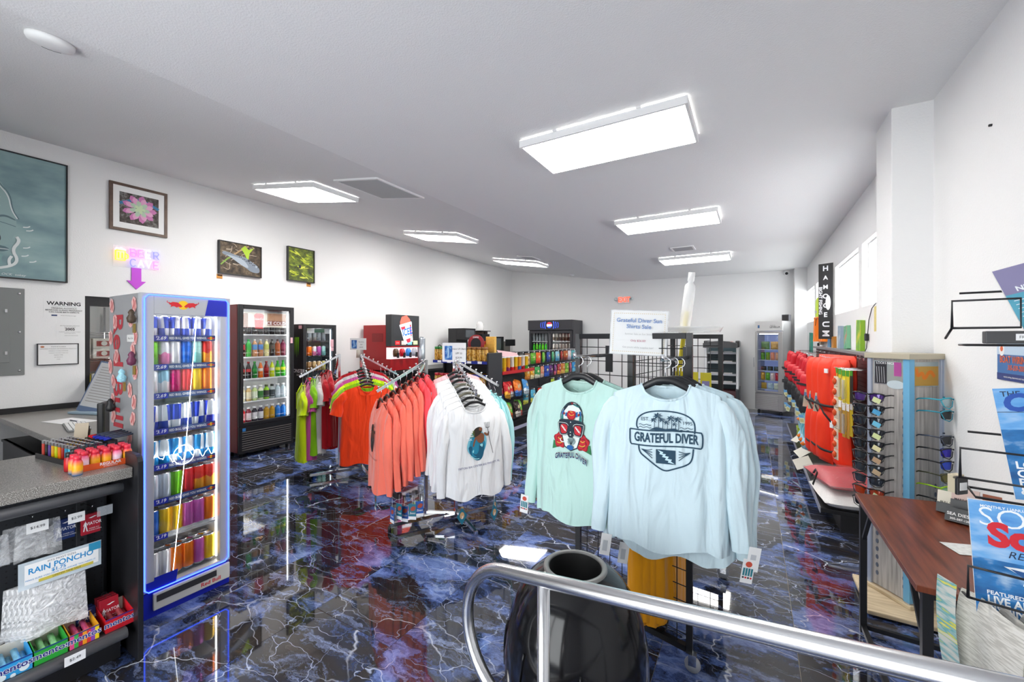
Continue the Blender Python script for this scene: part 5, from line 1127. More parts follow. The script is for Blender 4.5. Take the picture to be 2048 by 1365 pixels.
def skull(p):
    INKD = mat('print ink navy', '1c2c38', .8); RD = mat('print red', 'c02430', .8); RD2 = mat('print dark red', '8a1420', .8); TL = mat('print sea green', '2a7a78', .8); BLU = mat('print cobalt', '1f5fa0', .8); WH = mat('print cream', 'dfe8e4', .8); GN = mat('print leaf', '2f7a4c', .8); GLD = mat('print gold', 'd8b040', .8)
    # roses
    for s_ in (-1, 1):
        cx, cy = s_ * .062, -.055
        p.poly([(cx - .01 * s_, cy - .03), (cx + .045 * s_, cy - .05), (cx + .038 * s_, cy - .005)], GN)
        for k, (r_, m_) in enumerate(((.034, RD2), (.030, RD), (.02, RD2), (.015, RD))): p.poly([(cx + r_ * (1 + .13 * math.sin(5 * a + k)) * math.cos(a), cy + r_ * (1 + .13 * math.sin(5 * a + k)) * math.sin(a) * 1.15) for a in [2 * PI * j / 24 for j in range(24)]], m_)
        p.line([(cx - .012, cy + .01), (cx, cy + .002), (cx + .012, cy + .012)], .004, GLD); p.line([(cx - .018, cy - .012), (cx, cy - .018), (cx + .014, cy - .008)], .004, GLD)
    # dome of the head, jaw
    head = [(.062 * math.cos(a), .055 + .082 * math.sin(a)) for a in [PI * j / 20 for j in range(21)]]
    p.poly(head + [(-.055, -.02), (-.035, -.085), (0, -.102), (.035, -.085), (.055, -.02)], INKD)
    p.poly([(x * .94, .055 + (y - .055) * .95) for x, y in head] + [(-.05, -.02), (-.032, -.08), (0, -.097), (.032, -.08), (.05, -.02)], WH)
    for s_ in (-1, 1):
        p.line([(s_ * x, y) for x, y in ((.05, .06), (.048, .085), (.036, .105), (.022, .108), (.03, .095), (.026, .08), (.03, .066))], .011, BLU); p.line([(s_ * x, y) for x, y in ((.008, .122), (.02, .122), (.03, .112), (.036, .118))], .006, TL)
        p.disc(s_ * .05, .055, .007, TL, .02); p.poly([(s_ * (.04 + a), .078 + b_) for a, b_ in ((0, .009), (.003, .003), (.009, 0), (.003, -.003), (0, -.009), (-.003, -.003), (-.009, 0), (-.003, .003))], RD2); p.line([(s_ * .012, .05), (s_ * .03, .048), (s_ * .045, .04)], .006, GN)
    p.disc(0, .075, .024, RD2, .027); p.disc(0, .077, .02, RD, .022); p.line([(-.014, .08), (0, .07), (.015, .078)], .003, GLD); p.line([(-.008, .09), (.006, .085)], .003, GLD); p.poly([(-.007, .134), (.007, .134), (0, .122)], RD2)
    # mask
    p.blob([(-.066, .048), (-.03, .053), (0, .05), (.03, .053), (.066, .045), (.066, .03), (-.066, .03)], INKD)
    for s_ in (-1, 1):
        p.blob([(s_ * x, y) for x, y in ((.006, .036), (.066, .038), (.074, .03), (.064, -.022), (.054, -.03), (.022, -.026), (.014, -.018))], INKD); p.line([(s_ * x, y) for x, y in ((.010, .033), (.064, .034), (.070, .028), (.061, -.020), (.053, -.027), (.024, -.023), (.016, -.016))], .002, WH, closed=True)
        p.blob([(s_ * x, y) for x, y in ((.016, .027), (.060, .027), (.054, -.014), (.049, -.02), (.027, -.017), (.022, -.011))], RD)
        p.poly(lightning(s_ * .038 - .019, -.008, .036, .030), WH)
    p.poly([(-.012, .03), (.012, .03), (.018, -.02), (.008, -.035), (-.008, -.035), (-.018, -.02)], INKD); p.disc(0, .04, .003, WH); p.disc(0, -.008, .0025, WH); p.disc(0, -.022, .003, WH)
    p.disc(.004, -.052, .020, mat('print grey', '8aa0a0', .8), .018); 
    for a in range(5): p.line([(.004 - .016 + .008 * a, -.04), (.004, -.07)], .002, INKD)
    p.disc(0, -.082, .018, BLU, .012); p.line([(-.055, -.045), (-.05, -.06), (-.03, -.058), (-.012, -.05)], .005, WH)
    p.text('GRATEFUL DIVER', .004, -.118, .034, mat('print plum', '6a2434', .8), bold=.016, sx=.66, arc=lambda x: -3.0 * x * x + .004 * math.sin(x * 60)); p.text('GRATEFUL DIVER', .004, -.121, .034, mat('print steel blue', '2c5f86', .8), bold=.004, sx=.66, arc=lambda x: -3.0 * x * x + .004 * math.sin(x * 60))
BIG = SHP['big']; BIG2 = shirt_shapes(.475, .735, 'long', 79, fold=.022, spread=.004)
def big(sh, label, pt, along, rz, m, z, extra=None, grp='large pale shirts on the grid rack', hl=''):
    lx, ly = pt.x + NRM.x * along, pt.y + NRM.y * along
    hanger(hl, (lx, ly, z + .02), rz, 'thick black hangers on the grid rack', BLACK, HGB); hang(sh, label, (lx, ly, z), rz, m, grp, extra)
def xb(t, sh):
    onshirt(t, sh, .0, -.235, badge, k=1.02)
    swing(t, '', -.24, -.66); swing(t, '', .31, -.67, kind=1); swing(t, '', .33, -.62)
def xm(t, sh): onshirt(t, sh, -.01, -.235, skull, k=.98); swing(t, '', -.30, -.62, kind=1)
big(BIG, 'ice blue long-sleeve shirt with navy palm-tree badge print', PB, .245, .17, LB, 1.352, xb, hl='thick black hanger in the badge-print blue shirt')
big(BIG2, 'ice blue long-sleeve shirt hanging behind the badge-print one', PB, .17, .14, LB, 1.35, lambda t, sh: swing(t, '', -.2, -.72), hl='thick black hanger behind the badge-print blue shirt')
big(BIG2, 'ice blue long-sleeve shirt nearest the grid panel', PB, .10, .10, LB, 1.345, None, hl='thick black hanger nearest the grid panel on right arm')
big(BIG, 'mint long-sleeve shirt with masked skull and roses print', PM, .285, -.10, MNT, 1.345, xm, hl='thick black hanger in the skull-print mint shirt')
big(BIG, 'mint long-sleeve shirt hanging behind the skull-print one', PM, .215, -.12, MNT, 1.343, None, hl='thick black hanger behind the skull-print mint shirt')
# sale sign clipped to the top of the front panel
q = thing('sale_sign', 'white shirt sale sign with dotted border above the grid rack', 'sign', (-.50, 2.09, 1.465), rot=(-.04, .05, .25))
MB().box(-.138, .138, -.002, .002, 0, .225).build('sleeve', film('sign sleeve clear', (.85, .87, .9), .35), q); MB().box(-.134, .134, -.0026, -.002, .004, .221).build('sheet', PAPER, q)
p = Print(frame((0, -.0027, .112), (1, 0, 0)) @ Matrix.Scale(.92, 4)); BB = mat('sign periwinkle', '6a8ac0', .6); GO = mat('sign dots ochre', 'd8bc80', .6)
for k in range(26):
    for y in (-.104, .104): p.disc(-.13 + k * .0104, y, .0022, GO, n=6)
for k in range(20):
    for x in (-.132, .132): p.disc(x, -.1 + k * .0104, .0022, GO, n=6)
p.text('Grateful Diver Sun', 0, .065, .031, BB, bold=.012); p.text('Shirts Sale', 0, .032, .031, BB, bold=.012); p.text('Summer Sale on Sun Shirts', 0, -.008, .013, mat('sign grey', (.45, .45, .45), .6)); p.text('Only $26.00!', 0, -.044, .015, mat('sign rose', 'b04a68', .6)); p.text('Get yours while supplies last!', 0, -.08, .0135, mat('sign grey', (.45, .45, .45), .6)); p.build('lettering', q)
# clothes and goods on the far side of the grid rack
for k in range(8):
    pt = GC0.lerp(GC1, .16 + .1 * k); loc = (pt.x + .02, pt.y - .17, 1.14)
    hanger(f"black hanger on the far grid panel, {ORD[k]} from left", (loc[0], loc[1], loc[2] + .017), PI / 2 - .15, 'hangers on the far grid panel', BLACK)
    hang(SHP['tee'][k % 3], f"{('white', 'ice blue', 'slate')[k % 3]} long-sleeve shirt on the far grid panel, {ORD[k]} from left", loc, PI / 2 - .15, (WJ, LB, fabric('slate jersey', '4a5a68'))[k % 3], 'shirts on the far grid panel')
for k in range(4):
    hang(SHP['polo'][k % 2], f"amber yellow shirt hung low behind the front grid panel, {ORD[k]} from left", (-.455 + .028 * k, 2.235 + .012 * k, .99), 1.45, fabric('amber jersey', 'f2a20c'), 'amber shirts behind the front grid panel')
q = thing('dip_tube', 'clear plastic tube with yellow stem leaning above the grid rack', 'tube', (-.43, 2.75, 1.10), rot=(0, .12, 0))
MB().tube([(0, 0, 0), (0, 0, .62)], .014, 10).build('stem', mat('stem yellow', 'b8a818', .4), q); MB().lathe([(.032, .48), (.032, .78), (.014, .80), (.02, .81), (.02, .86), (.0001, .862)], 16).build('bottle', film('clear plastic', (.9, .9, .9), .5, .1), q)
for k in range(3):
    q = thing('tackle_pack', f"yellow carded tackle pack on the grid rack, {ORD[k]} from left", 'package', (-.40 + .075 * k, 2.80 - .02 * k, 1.34)); MB().box(-.03, .03, -.004, .004, -.14, 0).build('card', mat('tackle yellow', 'd8c814', .5), q); MB().box(-.02, .02, -.012, -.004, -.11, -.05).build('blister', mat('tackle lilac', ('8a80b0', 'c83a30', '3a6a50')[k], .3), q)
tag(MB().lathe([(.16, 0), (.17, .02), (.175, .03)], 24).build('clear_tray', film('clear plastic', (.9, .9, .9)), loc=(-.32, 2.6, 1.585)), 'round clear plastic tray lying on top of the grid rack', 'tray')

# ================================================================ dome-top trash can
GLB = mat('glossy black plastic', (.006, .006, .007), .13, spec=.38)
t = thing('trash_can', 'glossy black dome-top trash can behind the steel handrail', 'trash can', (-.522, 1.316, 0))
MB().lathe([(.20, 0), (.215, .01), (.236, .40), (.236, .44)], 48).build('drum', GLB, t)
dm = MB().lathe([(.238, .425), (.240, .44), (.240, .49), (.234, .555), (.220, .62), (.196, .68), (.162, .73), (.125, .763), (.104, .775)], 48, caps=False)
dm.build('dome', GLB, t)
MB().lathe([(.108, .766), (.1065, .778), (.101, .782), (.092, .781), (.088, .775), (.108, .766)], 48, caps=False).build('rim', mat('worn grey rim', (.16, .16, .155), .35), t); MB().lathe([(.0885, .775), (.087, .74), (.087, .60), (.0001, .595)], 40, caps=False).build('throat', mat('throat black', (.004, .004, .004), .6), t)
for a in (2.9, 3.6, 4.3, 5.1): MB().tube([((.241 if z < .5 else .241 - (z - .49) ** 2 * 1.1) * math.cos(a + (z - .45) * .4), (.241 if z < .5 else .241 - (z - .49) ** 2 * 1.1) * math.sin(a + (z - .45) * .4), z) for z in [.43 + .02 * k for k in range(9)]], .003, 6).build('moulded_rib', GLB, t)
# ================================================================ handrail
RA, RB_ = Vector((-.442, .959, .928)), Vector((.235, .80, 1.081))
t = thing('handrail', 'brushed steel handrail with looped end in the foreground', 'handrail', (RA.x, RA.y, 0))
STL = mat('brushed rail steel', (.66, .66, .67), .24, 1)
RO = Vector((RA.x, RA.y, 0)); ue = (RA - RB_).normalized(); un = (Vector((0, 0, -1)) + ue * ue.z).normalized(); S0 = RA + ue * .185; RR = .193
lp = [RB_ - ue * .45, RB_, RA - ue * .2, S0] + [S0 + ue * RR * math.sin(a) + un * RR * (1 - math.cos(a)) for a in [PI * k / 20 for k in range(1, 21)]] + [RA + un * 2 * RR, RB_ + un * 2 * RR, RB_ - ue * .45 + un * 2 * RR]
MB().tube([p_ - RO for p_ in lp], .0182, 20).build('rail', STL, t)
for q_ in (RA + ue * .03, RB_ - ue * .40):
    x, y = q_.x - RO.x, q_.y - RO.y; MB().tube([(x, y, 0), (x, y, q_.z - .008)], .0165, 18).build('post', STL, t); MB().lathe([(.05, 0), (.05, .008), (.018, .012)], 20, (x, y, 0)).build('flange', STL, t)
# ================================================================ back of the shop
def puff(w, h, d, n=8, taper=0, crimp=False):
    def f(s_): return lambda u, v: ((u - .5) * w * (1 + taper * v), s_ * d / 2 * (max(0, 1 - abs(2 * u - 1) ** 3)) ** .6 * (max(0, 1 - abs(2 * v - 1) ** (6 if not crimp else 4))) ** .6 + .02 * d * math.sin(9 * u + 7 * v), -v * h)
    return MB().grid(f(-1), n, n).grid(f(1), n, n)
BAG = puff(1, 1, .36, 10, 0, True).mesh('bag', None)
def bagmat(c1, c2, c3='d8cc98'):
    nm = 'snack bag %s %s' % (c1, c2)
    if nm in _M: return _M[nm]
    m, N, L, b = nt(nm); _M[nm] = m
    tc = N.new('ShaderNodeTexCoord'); mp = N.new('ShaderNodeMapping'); mp.inputs['Location'].default_value = (0, 0, .42); mp.inputs['Scale'].default_value = (2.6, 0, 4.2); L.new(tc.outputs['Object'], mp.inputs[0])
    ln_ = N.new('ShaderNodeVectorMath'); ln_.operation = 'LENGTH'
    mp.inputs['Location'].default_value = (0, 0, .38 * 4.2); L.new(mp.outputs[0], ln_.inputs[0])
    g = N.new('ShaderNodeMath'); g.operation = 'LESS_THAN'; g.inputs[1].default_value = .45; L.new(ln_.outputs['Value'], g.inputs[0])
    n = N.new('ShaderNodeTexNoise'); n.inputs['Scale'].default_value = 7; L.new(tc.outputs['Object'], n.inputs['Vector'])
    sx = N.new('ShaderNodeSeparateXYZ'); L.new(tc.outputs['Object'], sx.inputs[0])
    a = N.new('ShaderNodeMath'); a.operation = 'MULTIPLY_ADD'; a.inputs[1].default_value = .5; L.new(n.outputs[0], a.inputs[0]); L.new(sx.outputs[2], a.inputs[2])
    l2 = N.new('ShaderNodeMath'); l2.operation = 'LESS_THAN'; l2.inputs[1].default_value = -.42; L.new(a.outputs[0], l2.inputs[0])
    x1 = N.new('ShaderNodeMix'); x1.data_type = 'RGBA'; x1.inputs[6].default_value = lin(c1); x1.inputs[7].default_value = lin(c2); L.new(l2.outputs[0], x1.inputs[0])
    x2 = N.new('ShaderNodeMix'); x2.data_type = 'RGBA'; x2.inputs[7].default_value = lin(c3); L.new(x1.outputs[2], x2.inputs[6]); L.new(g.outputs[0], x2.inputs[0])
    L.new(x2.outputs[2], b.inputs['Base Color']); b.inputs['Roughness'].default_value = .28; b.inputs['Metallic'].default_value = .25
    bp = N.new('ShaderNodeBump'); bp.inputs['Strength'].default_value = .6; bp.inputs['Distance'].default_value = .05; L.new(n.outputs[0], bp.inputs['Height']); L.new(bp.outputs[0], b.inputs['Normal'])
    return m
# ---------------------------------------------------------------- snack gondola
SF = Fr((-3.45, 5.06, 0), PI / 2); SLN_ = 3.65
t = thing('snack_gondola', 'long black slatted gondola of hanging snack bags', 'shelf unit', SF.o, SF.rz)
MB().box(0, SLN_, 0, .04, .2, 1.33).build('back_panel', BLKM, t)
for k in range(44): MB().box(.01, SLN_ - .01, -.003, .0, .22 + k * .025, .237 + k * .025).build('slat', DKG, t)
MB().box(0, SLN_, -.30, .04, .15, .19).build('deck', BLKM, t); MB().box(0, SLN_, -.24, .04, 0, .15).build('kick_base', BLACK, t)
MB().box(0, SLN_, -.308, -.30, .145, .195).build('price_rail', mat('price rail lavender', (.30, .31, .42), .3), t)
for x in (0, SLN_ * .5, SLN_): MB().box(x - .015, x + .015, -.012, .05, .19, 1.345).build('upright', BLKM, t)
MB().box(0, SLN_, -.16, -.004, 1.328, 1.334).build('top_rail', CHROME, t)
rs = MB().box(.0, 1.0, -.33, -.31, 1.02, 1.065).build('red_shelf_edge', mat('shelf red', 'b01018', .4), t); MB().box(0, 1.0, -.31, 0, 1.02, 1.03).build('shelf', BLKM, t)
BAGC = [('3a3a3a', '6a6a60'), ('5a5a58', '8a8a80'), ('8a6a50', 'c8b090'), ('6ab02a', '3a8a1a'), ('e86a1c', 'd83a18'), ('7ac83a', '4a9a2a'), ('2a4a9a', '1a2a6a'), ('5ab07a', '2a7a5a'), ('8ac0d0', '3a8ab0'), ('a83028', '6a1818'), ('b05a2a', '7a2a18'), ('d8d0d8', 'a8a0b0'), ('4aa0a8', '2a6a80'), ('c8d8e0', '9ab0c0'), ('8a2028', '4a1018')]
BAGC2 = [('e8a01c', 'c87810'), ('e8a820', 'e8d8a0'), ('3a9a4a', 'd8d8c0'), ('d88a6a', 'c8b0a0'), ('1f3f98', '2a5ac0'), ('5a1a6a', '2a1040'), ('7a3a80', 'c0506a'), ('a82838', 'e08a30'), ('c87a30', 'd8a850'), ('6aa02a', 'a8c84a'), ('b0506a', '8a3a50'), ('2a8ac8', '6ac0e0'), ('3a6a60', '8ab0a0'), ('c8c8d0', '8a8aa0')]
BAGC3 = [('a8c030', '6a8a20'), ('24406a', '1a2a4a'), ('c8c8d8', '7a7a9a'), ('c8702a', 'a8502a'), ('a85a9a', '6a3a6a')]
BAGC4 = [('3a9ab8', 'c8c84a'), ('48a8c8', 'd8d860'), ('d8301c', 'e8801c'), ('e8781c', 'd8a828'), ('8a8a9a', '5a5a6a'), ('5a80b0', '3a5a8a'), ('6a8ac0', 'c8c8d8'), ('b8c030', '7a8a20')]
def bagrow(z, x0, x1, cols, w, h, row, y=-.17):
    n = len(cols)
    for k, (a, b_) in enumerate(cols):
        x = x0 + (x1 - x0) * (k + .5) / n
        q = thing('snack_bag', f"hanging snack bag, {ORD[k]} from the near end, {row} peg row of gondola", 'snack bag', SF(x, y, z), group='hanging snack bags', rot=(0, R.uniform(-.06, .06), SF.rz + R.uniform(-.25, .25)))
        o_ = obj('bag', BAG, q, (0, 0, -.012), m=bagmat(a, b_), scale=(w, w * .9, h)); MB().tube([(0, .165, .006), (0, -.02, .006)], .002, 5).build('hook', CHROME, q)
        MB().box(-.012, .012, -.03, -.028, -.004, .014).build('price_flag', PAPER, q)
bagrow(1.31, .55, 3.6, BAGC, .15, .19, 'top'); bagrow(1.06, .95, 3.6, BAGC2, .15, .20, 'second'); bagrow(.80, 1.9, 3.5, BAGC3, .15, .19, 'third'); bagrow(.68, .85, 3.0, BAGC4, .17, .22, 'lowest')
tube = MB().lathe([(.036, 0), (.037, .004), (.037, .225), (.039, .226), (.039, .24), (.0001, .241)], 16, mats=[0, 0, 0, 1, 1]).mesh('tube', [BLACK, BLACK])
for k in range(8):
    c_ = ('2a98a8', 'e8a01c', '8a2a6a', 'c8202a', 'd85a20', '3a6ab0', 'b82028', '4a9a3a')[k]
    tag(obj('chip_tube', tube, None, SF(.05 + k * .115, -.25, 1.031), (0, 0, R.uniform(0, 6)), [canmat('chip tube ' + c_, c_, ('e8e0d0', 'f0c020', 'f0a030')[k % 3], 0, 0), mat('tube lid', (.7, .7, .68), .4)]), f"chip tube, {ORD[k]} from the near end on the red-edged shelf", 'chips', 'chip tubes')
tag(MB().box(-.3, .3, -.001, .001, -.06, .06).build('shelf_banner', mat('banner pink', 'e0b8bc', .6), loc=SF(.4, -.2, 1.30), rot=(-.7, .1, SF.rz)), 'pale pink banner strip above the chip tubes', 'banner')
def basket(z, label):
    q = thing('wire_basket', label, 'basket', SF(.05, -.30, z), SF.rz); b = MB()
    for zz in (0, .05, .10): b.tube([(0, 0, zz), (.85, 0, zz), (.85, .28, zz), (0, .28, zz)], .003, 5, closed=True)
    for k in range(18): b.tube([(.05 * k, 0, .10), (.05 * k, 0, 0), (.05 * k, .28, 0)], .002, 4)
    b.build('wires', BLKM, q)
basket(.60, 'upper black wire basket of big snack bags on gondola'); basket(.28, 'lower black wire basket of snack bags on gondola')
for bz, cols, nm in ((.63, [('a01838', '2a3a8a'), ('c82028', 'e8a820'), ('d83030', 'c8c8c8'), ('e87a1c', '2a6ab8'), ('e8801c', '2a78c8'), ('3a88c8', 'c8d8e0')], 'upper'), (.31, [('c8a860', '5a8a2a'), ('d0b070', '8a6030'), ('6ab83a', 'd8602a'), ('2a1a14', 'c8c0b8'), ('6ac030', 'c83a3a')], 'lower')):
    for k, (a, b_) in enumerate(cols):
        q = tag(obj('snack_bag', BAG, None, SF(.14 + k * .145, -.16 - .05 * (k % 2), bz + .25), (-.25, R.uniform(-.25, .25), SF.rz + R.uniform(-.3, .3)), bagmat(a, b_), (.19, .22, .25)), f"plump snack bag in the {nm} wire basket, {ORD[k]} from the near end", 'snack bag', 'plump snack bags in baskets')
# ---------------------------------------------------------------- end shelf of nut jars
EF = Fr((-4.12, 4.70, 0), 0)
t = thing('end_shelf', 'black end shelf unit holding peanut jars facing the viewer', 'shelf unit', EF.o, 0)
MB().box(0, 1.0, .30, .33, 0, 1.33).build('back_panel', PEG, t); MB().box(.985, 1.01, -.02, .33, 0, 1.345).build('side_panel', PEG, t); MB().box(-.01, .015, .25, .33, 0, 1.33).build('upright', BLKM, t); MB().box(0, 1.0, -.02, .3, .1, .15).build('deck', BLKM, t)
for z in (1.225, .835, .48):
    s_ = MB().box(.01, .985, 0, .3, z - .02, z).build('shelf', BLKM, t); MB().box(.01, .985, -.006, 0, z - .035, z + .006).build('price_strip', mat('strip blue', '1c2f8a', .4), s_)
    for k in range(5): MB().box(.10 + k * .18, .17 + k * .18, -.0075, -.006, z - .03, z + .002).build('price_tag', PAPER, s_)
jar = MB().lathe([(.036, 0), (.038, .006), (.038, .11), (.034, .12), (.036, .121), (.036, .145), (.0001, .146)], 14, mats=[0, 0, 0, 1, 1, 1]).mesh('jar', [BLACK, BLACK])
JB = ramp_mat('peanut jar wrap', [(.35, '7a5018'), (.5, 'c8902a'), (.62, 'e0c070'), (.7, '5a3a18')], .3, (1, 1, 1), 40, 3)
def jarrow(z, x0, n, lid, c_, rowname, sc=1.2, step=.088):
    for k in range(n): tag(obj('nut_jar', jar, None, EF(x0 + k * step, .055, z + .001), (0, 0, R.uniform(0, 6)), [JB, mat('jar lid ' + lid, c_, .4)], (sc * .92, sc * .92, sc * 1.15)), f"peanut jar with {lid} lid, {ORD[k]} from left on {rowname} of end shelf", 'jar', 'peanut jars')
jarrow(1.225, .045, 2, 'green', '1f7a34', 'upper shelf'); jarrow(1.225, .64, 4, 'brown', '8a5a28', 'upper shelf right'); jarrow(.835, .045, 5, 'red', 'b01c2c', 'lower shelf'); jarrow(.835, .52, 2, 'yellow', 'd8c020', 'lower shelf middle'); jarrow(.835, .70, 3, 'blue', '1f3fa8', 'lower shelf right')
for k, (x, z, c_, lb) in enumerate(((.07, 1.40, '121212', 'black wicker caddy handle above the green-lid jars'), (.60, 1.02, 'c8881c', 'large amber snack box on the middle of end shelf'))):
    if k == 0: tag(MB().tube([(-.05 + .1 * j / 8, 0, .05 * math.sin(PI * j / 8)) for j in range(9)], .008, 8).build('caddy_handle', BLACK, loc=EF(x + .02, .055, z)), lb, 'handle')
    else: tag(MB().box(-.16, .16, 0, .15, 0, .20).build('snack_box', mat('box amber', c_, .5, noise=.3, ns=30), loc=EF(x, .15, .837), bevel=.004), lb, 'box')
# ---------------------------------------------------------------- drinks counter on the left wall, frozen-drink machine, coffee gear
t = thing('drinks_counter', 'black laminate drinks counter along the left wall', 'counter', (-6.08, 4.75, 0))
MB().box(0, .78, 0, 4.6, .93, .97).build('worktop', mat('black laminate', (.02, .02, .022), .3), t, bevel=.004)
for k in range(4): MB().box(0, .72, .02 + k * 1.15, 1.13 + k * 1.15, .08, .93).build('cabinet', BLACK, t, bevel=.004)
MB().box(0, .66, .02, 4.58, 0, .08).build('kick_base', BLACK, t)
IR = mat('machine red', 'a30c14', .4)
IF = Fr((-5.36, 5.04, .97), PI / 2)
t = thing('frozen_drink_machine', 'red frozen-drink machine with lit cup screen on the drinks counter', 'drink machine', IF.o, IF.rz)
MB().box(0, .68, .0, .68, .02, .22).build('base', IR, t, bevel=.006); MB().box(0, .68, .10, .68, .22, .81).build('housing', IR, t, bevel=.006)
MB().box(-.002, .0, .18, .45, .52, .66).build('side_vent', mat('machine dark red', '6e0a10', .5), t)
for k in range(7): MB().box(-.004, -.002, .19, .44, .53 + k * .018, .538 + k * .018).build('vent_slat', IR, t)
MB().box(.0, .68, -.02, .12, .44, .99).build('screen_box', mat('screen box black', (.03, .032, .035), .4), t, bevel=.006)
p = Print(frame((.36, -.0205, .73), (1, 0, 0))); CUPW = mat('lit cup white', (.9, .93, 1), .5, emit=1.0); CUPR = mat('lit red', 'e02838', .5, emit=.8); CUPB = mat('lit blue', '1a58c0', .5, emit=.8)
rt = lambda pts, a=.24: [(x * math.cos(a) - y * math.sin(a), x * math.sin(a) + y * math.cos(a)) for x, y in pts]
p.rect(-.30, -.12, .28, .24, mat('screen charcoal', (.035, .037, .042), .3))
p.poly(rt([(-.13, .10), (.13, .10), (.12, .17), (.06, .25), (-.06, .25), (-.12, .17)]), mat('lit slush', 'e05848', .5, emit=.8)); p.poly(rt([(-.15, .11), (.15, .11), (.10, -.24), (-.10, -.24)]), CUPW); p.poly(rt([(-.15, .12), (.15, .12), (.15, .09), (-.15, .09)]), mat('lit cup white', (.9, .93, 1)))
p.poly(rt([(-.13, .075), (-.02, .075), (-.03, .02), (-.12, .02)]), CUPR); p.poly(rt([(.09, .075), (.13, .075), (.10, -.14), (.07, -.14)]), CUPR); p.poly(rt([(-.06, -.16), (.06, -.16), (.04, -.23), (-.04, -.23)]), CUPR); p.text('ICEE', .01, -.04, .17, CUPB, bold=.04, rot=.24, sx=.72, shear=.1); p.build('screen_print', t)
p = Print(frame((.36, -.0205, .50), (1, 0, 0)))
for k, c_ in enumerate(('c8181c', 'd8a8a0', '6ab0e0', 'b8d890')): p.rect(-.27 + k * .145, -.035, -.16 + k * .145, .035, mat('flavour tile ' + c_, c_, .5, emit=.6)); p.text(('Coke', 'Cherry', 'Blue', 'Lime')[k], -.215 + k * .145, 0, .03, WHT)
p.build('flavour_labels', t)
MB().box(.0, .66, .0, .10, .22, .42).build('bay', mat('lit bay', (.85, .72, .75), .5, emit=.5), t)
MB().box(-.01, .68, -.03, .10, .42, .44).build('bay_canopy', IR, t, bevel=.004)
for k, c_ in enumerate(('4a3018', 'b81020', '2a80d0', 'a8a8b0')):
    MB().lathe([(.045, .26), (.052, .30), (.052, .36), (.03, .40)], 16, (.10 + k * .15, -.02, 0)).build('nozzle', mat('nozzle ' + c_, c_, .2), t); MB().box(.085 + k * .15, .115 + k * .15, -.09, -.06, .24, .33).build('lever', BLACK, t)
tag(MB().lathe([(.07, 0), (.075, .01), (.075, .57), (.05, .60), (.0001, .61)], 16).build('cup_dispenser', mat('cup tube', (.45, .5, .55), .2, .6), loc=(-5.42, 5.86, .971)), 'tall clear cup dispenser beside the frozen-drink machine', 'cup dispenser')
def box_thing(name, label, cat, loc, parts, rz=PI / 2):
    q = thing(name, label, cat, loc, rz)
    for nm, b_, m_ in parts: MB().box(*b_).build(nm, m_, q, bevel=.005)
    return q
box_thing('coffee_brewer', 'black coffee brewer on the drinks counter behind end shelf', 'coffee machine', (-5.45, 7.25, .97), [('base', (0, .42, 0, .45, 0, .08), BLACK), ('tower', (0, .42, .22, .45, .08, .80), BLACK), ('head', (0, .42, 0, .22, .55, .80), BLACK), ('panel', (.05, .37, -.004, 0, .60, .76), mat('panel dim', (.08, .09, .1), .2))])
q = box_thing('coffee_grinder', 'coffee grinder with glass globe hopper on drinks counter', 'coffee grinder', (-5.45, 7.95, .97), [('base', (0, .30, 0, .38, 0, .68), BLACK), ('top_plate', (-.02, .32, -.02, .40, .74, .76), BLACK), ('bean_box', (.02, .14, .05, .3, .68, .74), mat('beans', (.06, .03, .02), .6)), ('bean_box', (.18, .29, .05, .3, .68, .74), mat('beans', (.06, .03, .02)))])
MB().lathe([(.09, .76), (.10, .80), (.08, .87), (.09, .90), (.05, .97), (.0001, .98)], 16, (.15, .18, 0)).build('hopper', film('hopper glass', (.9, .9, .9), .4, .1), q)
box_thing('microwave_oven', 'small black appliance with dark screen on drinks counter', 'microwave', (-5.45, 8.4, .97), [('case', (0, .5, 0, .4, 0, .62), BLACK), ('door', (.04, .36, -.006, 0, .30, .58), mat('panel dim', (.08, .09, .1)))])
box_thing('cup_rack', 'brown and black box rack at far end of drinks counter', 'rack', (-5.5, 8.95, .97), [('case', (0, .35, 0, .35, 0, .5), mat('taupe', (.12, .11, .10), .5)), ('sign', (.1, .6, -.01, 0, .38, .55), BLACK)])
q = thing('round_sign', 'round red coffee sign standing behind the price card', 'sign', (-3.62, 5.11, 1.334), .1); MB().lathe([(.0001, -.01), (.14, -.01), (.14, .01), (.0001, .01)], 28).build('disc', mat('sign crimson', '8c1420', .5), q, loc=(0, 0, .13), rot=(PI / 2, 0, 0))
p = Print(frame((0, -.0105, .13), (1, 0, 0))); p.disc(0, 0, .09, INK); p.text('COFFEE', 0, .10, .03, WHT, bold=.02); p.build('lettering', q)
box_thing('popcorn_box', 'red and yellow popcorn box on top of the gondola', 'box', (-3.72, 5.28, 1.335), [('lower', (0, .11, 0, .14, 0, .12), mat('box yellow', 'e09a1c', .5)), ('upper', (0, .11, 0, .14, .12, .17), mat('box red', 'a82020', .5))], 0)
q = box_thing('cereal_box', 'tall yellow box on top of the gondola beside the red-topped box', 'box', (-3.60, 5.34, 1.335), [('carton', (0, .16, 0, .06, 0, .24), mat('box gold', 'e0b050', .5, noise=.3, ns=40))], 0)
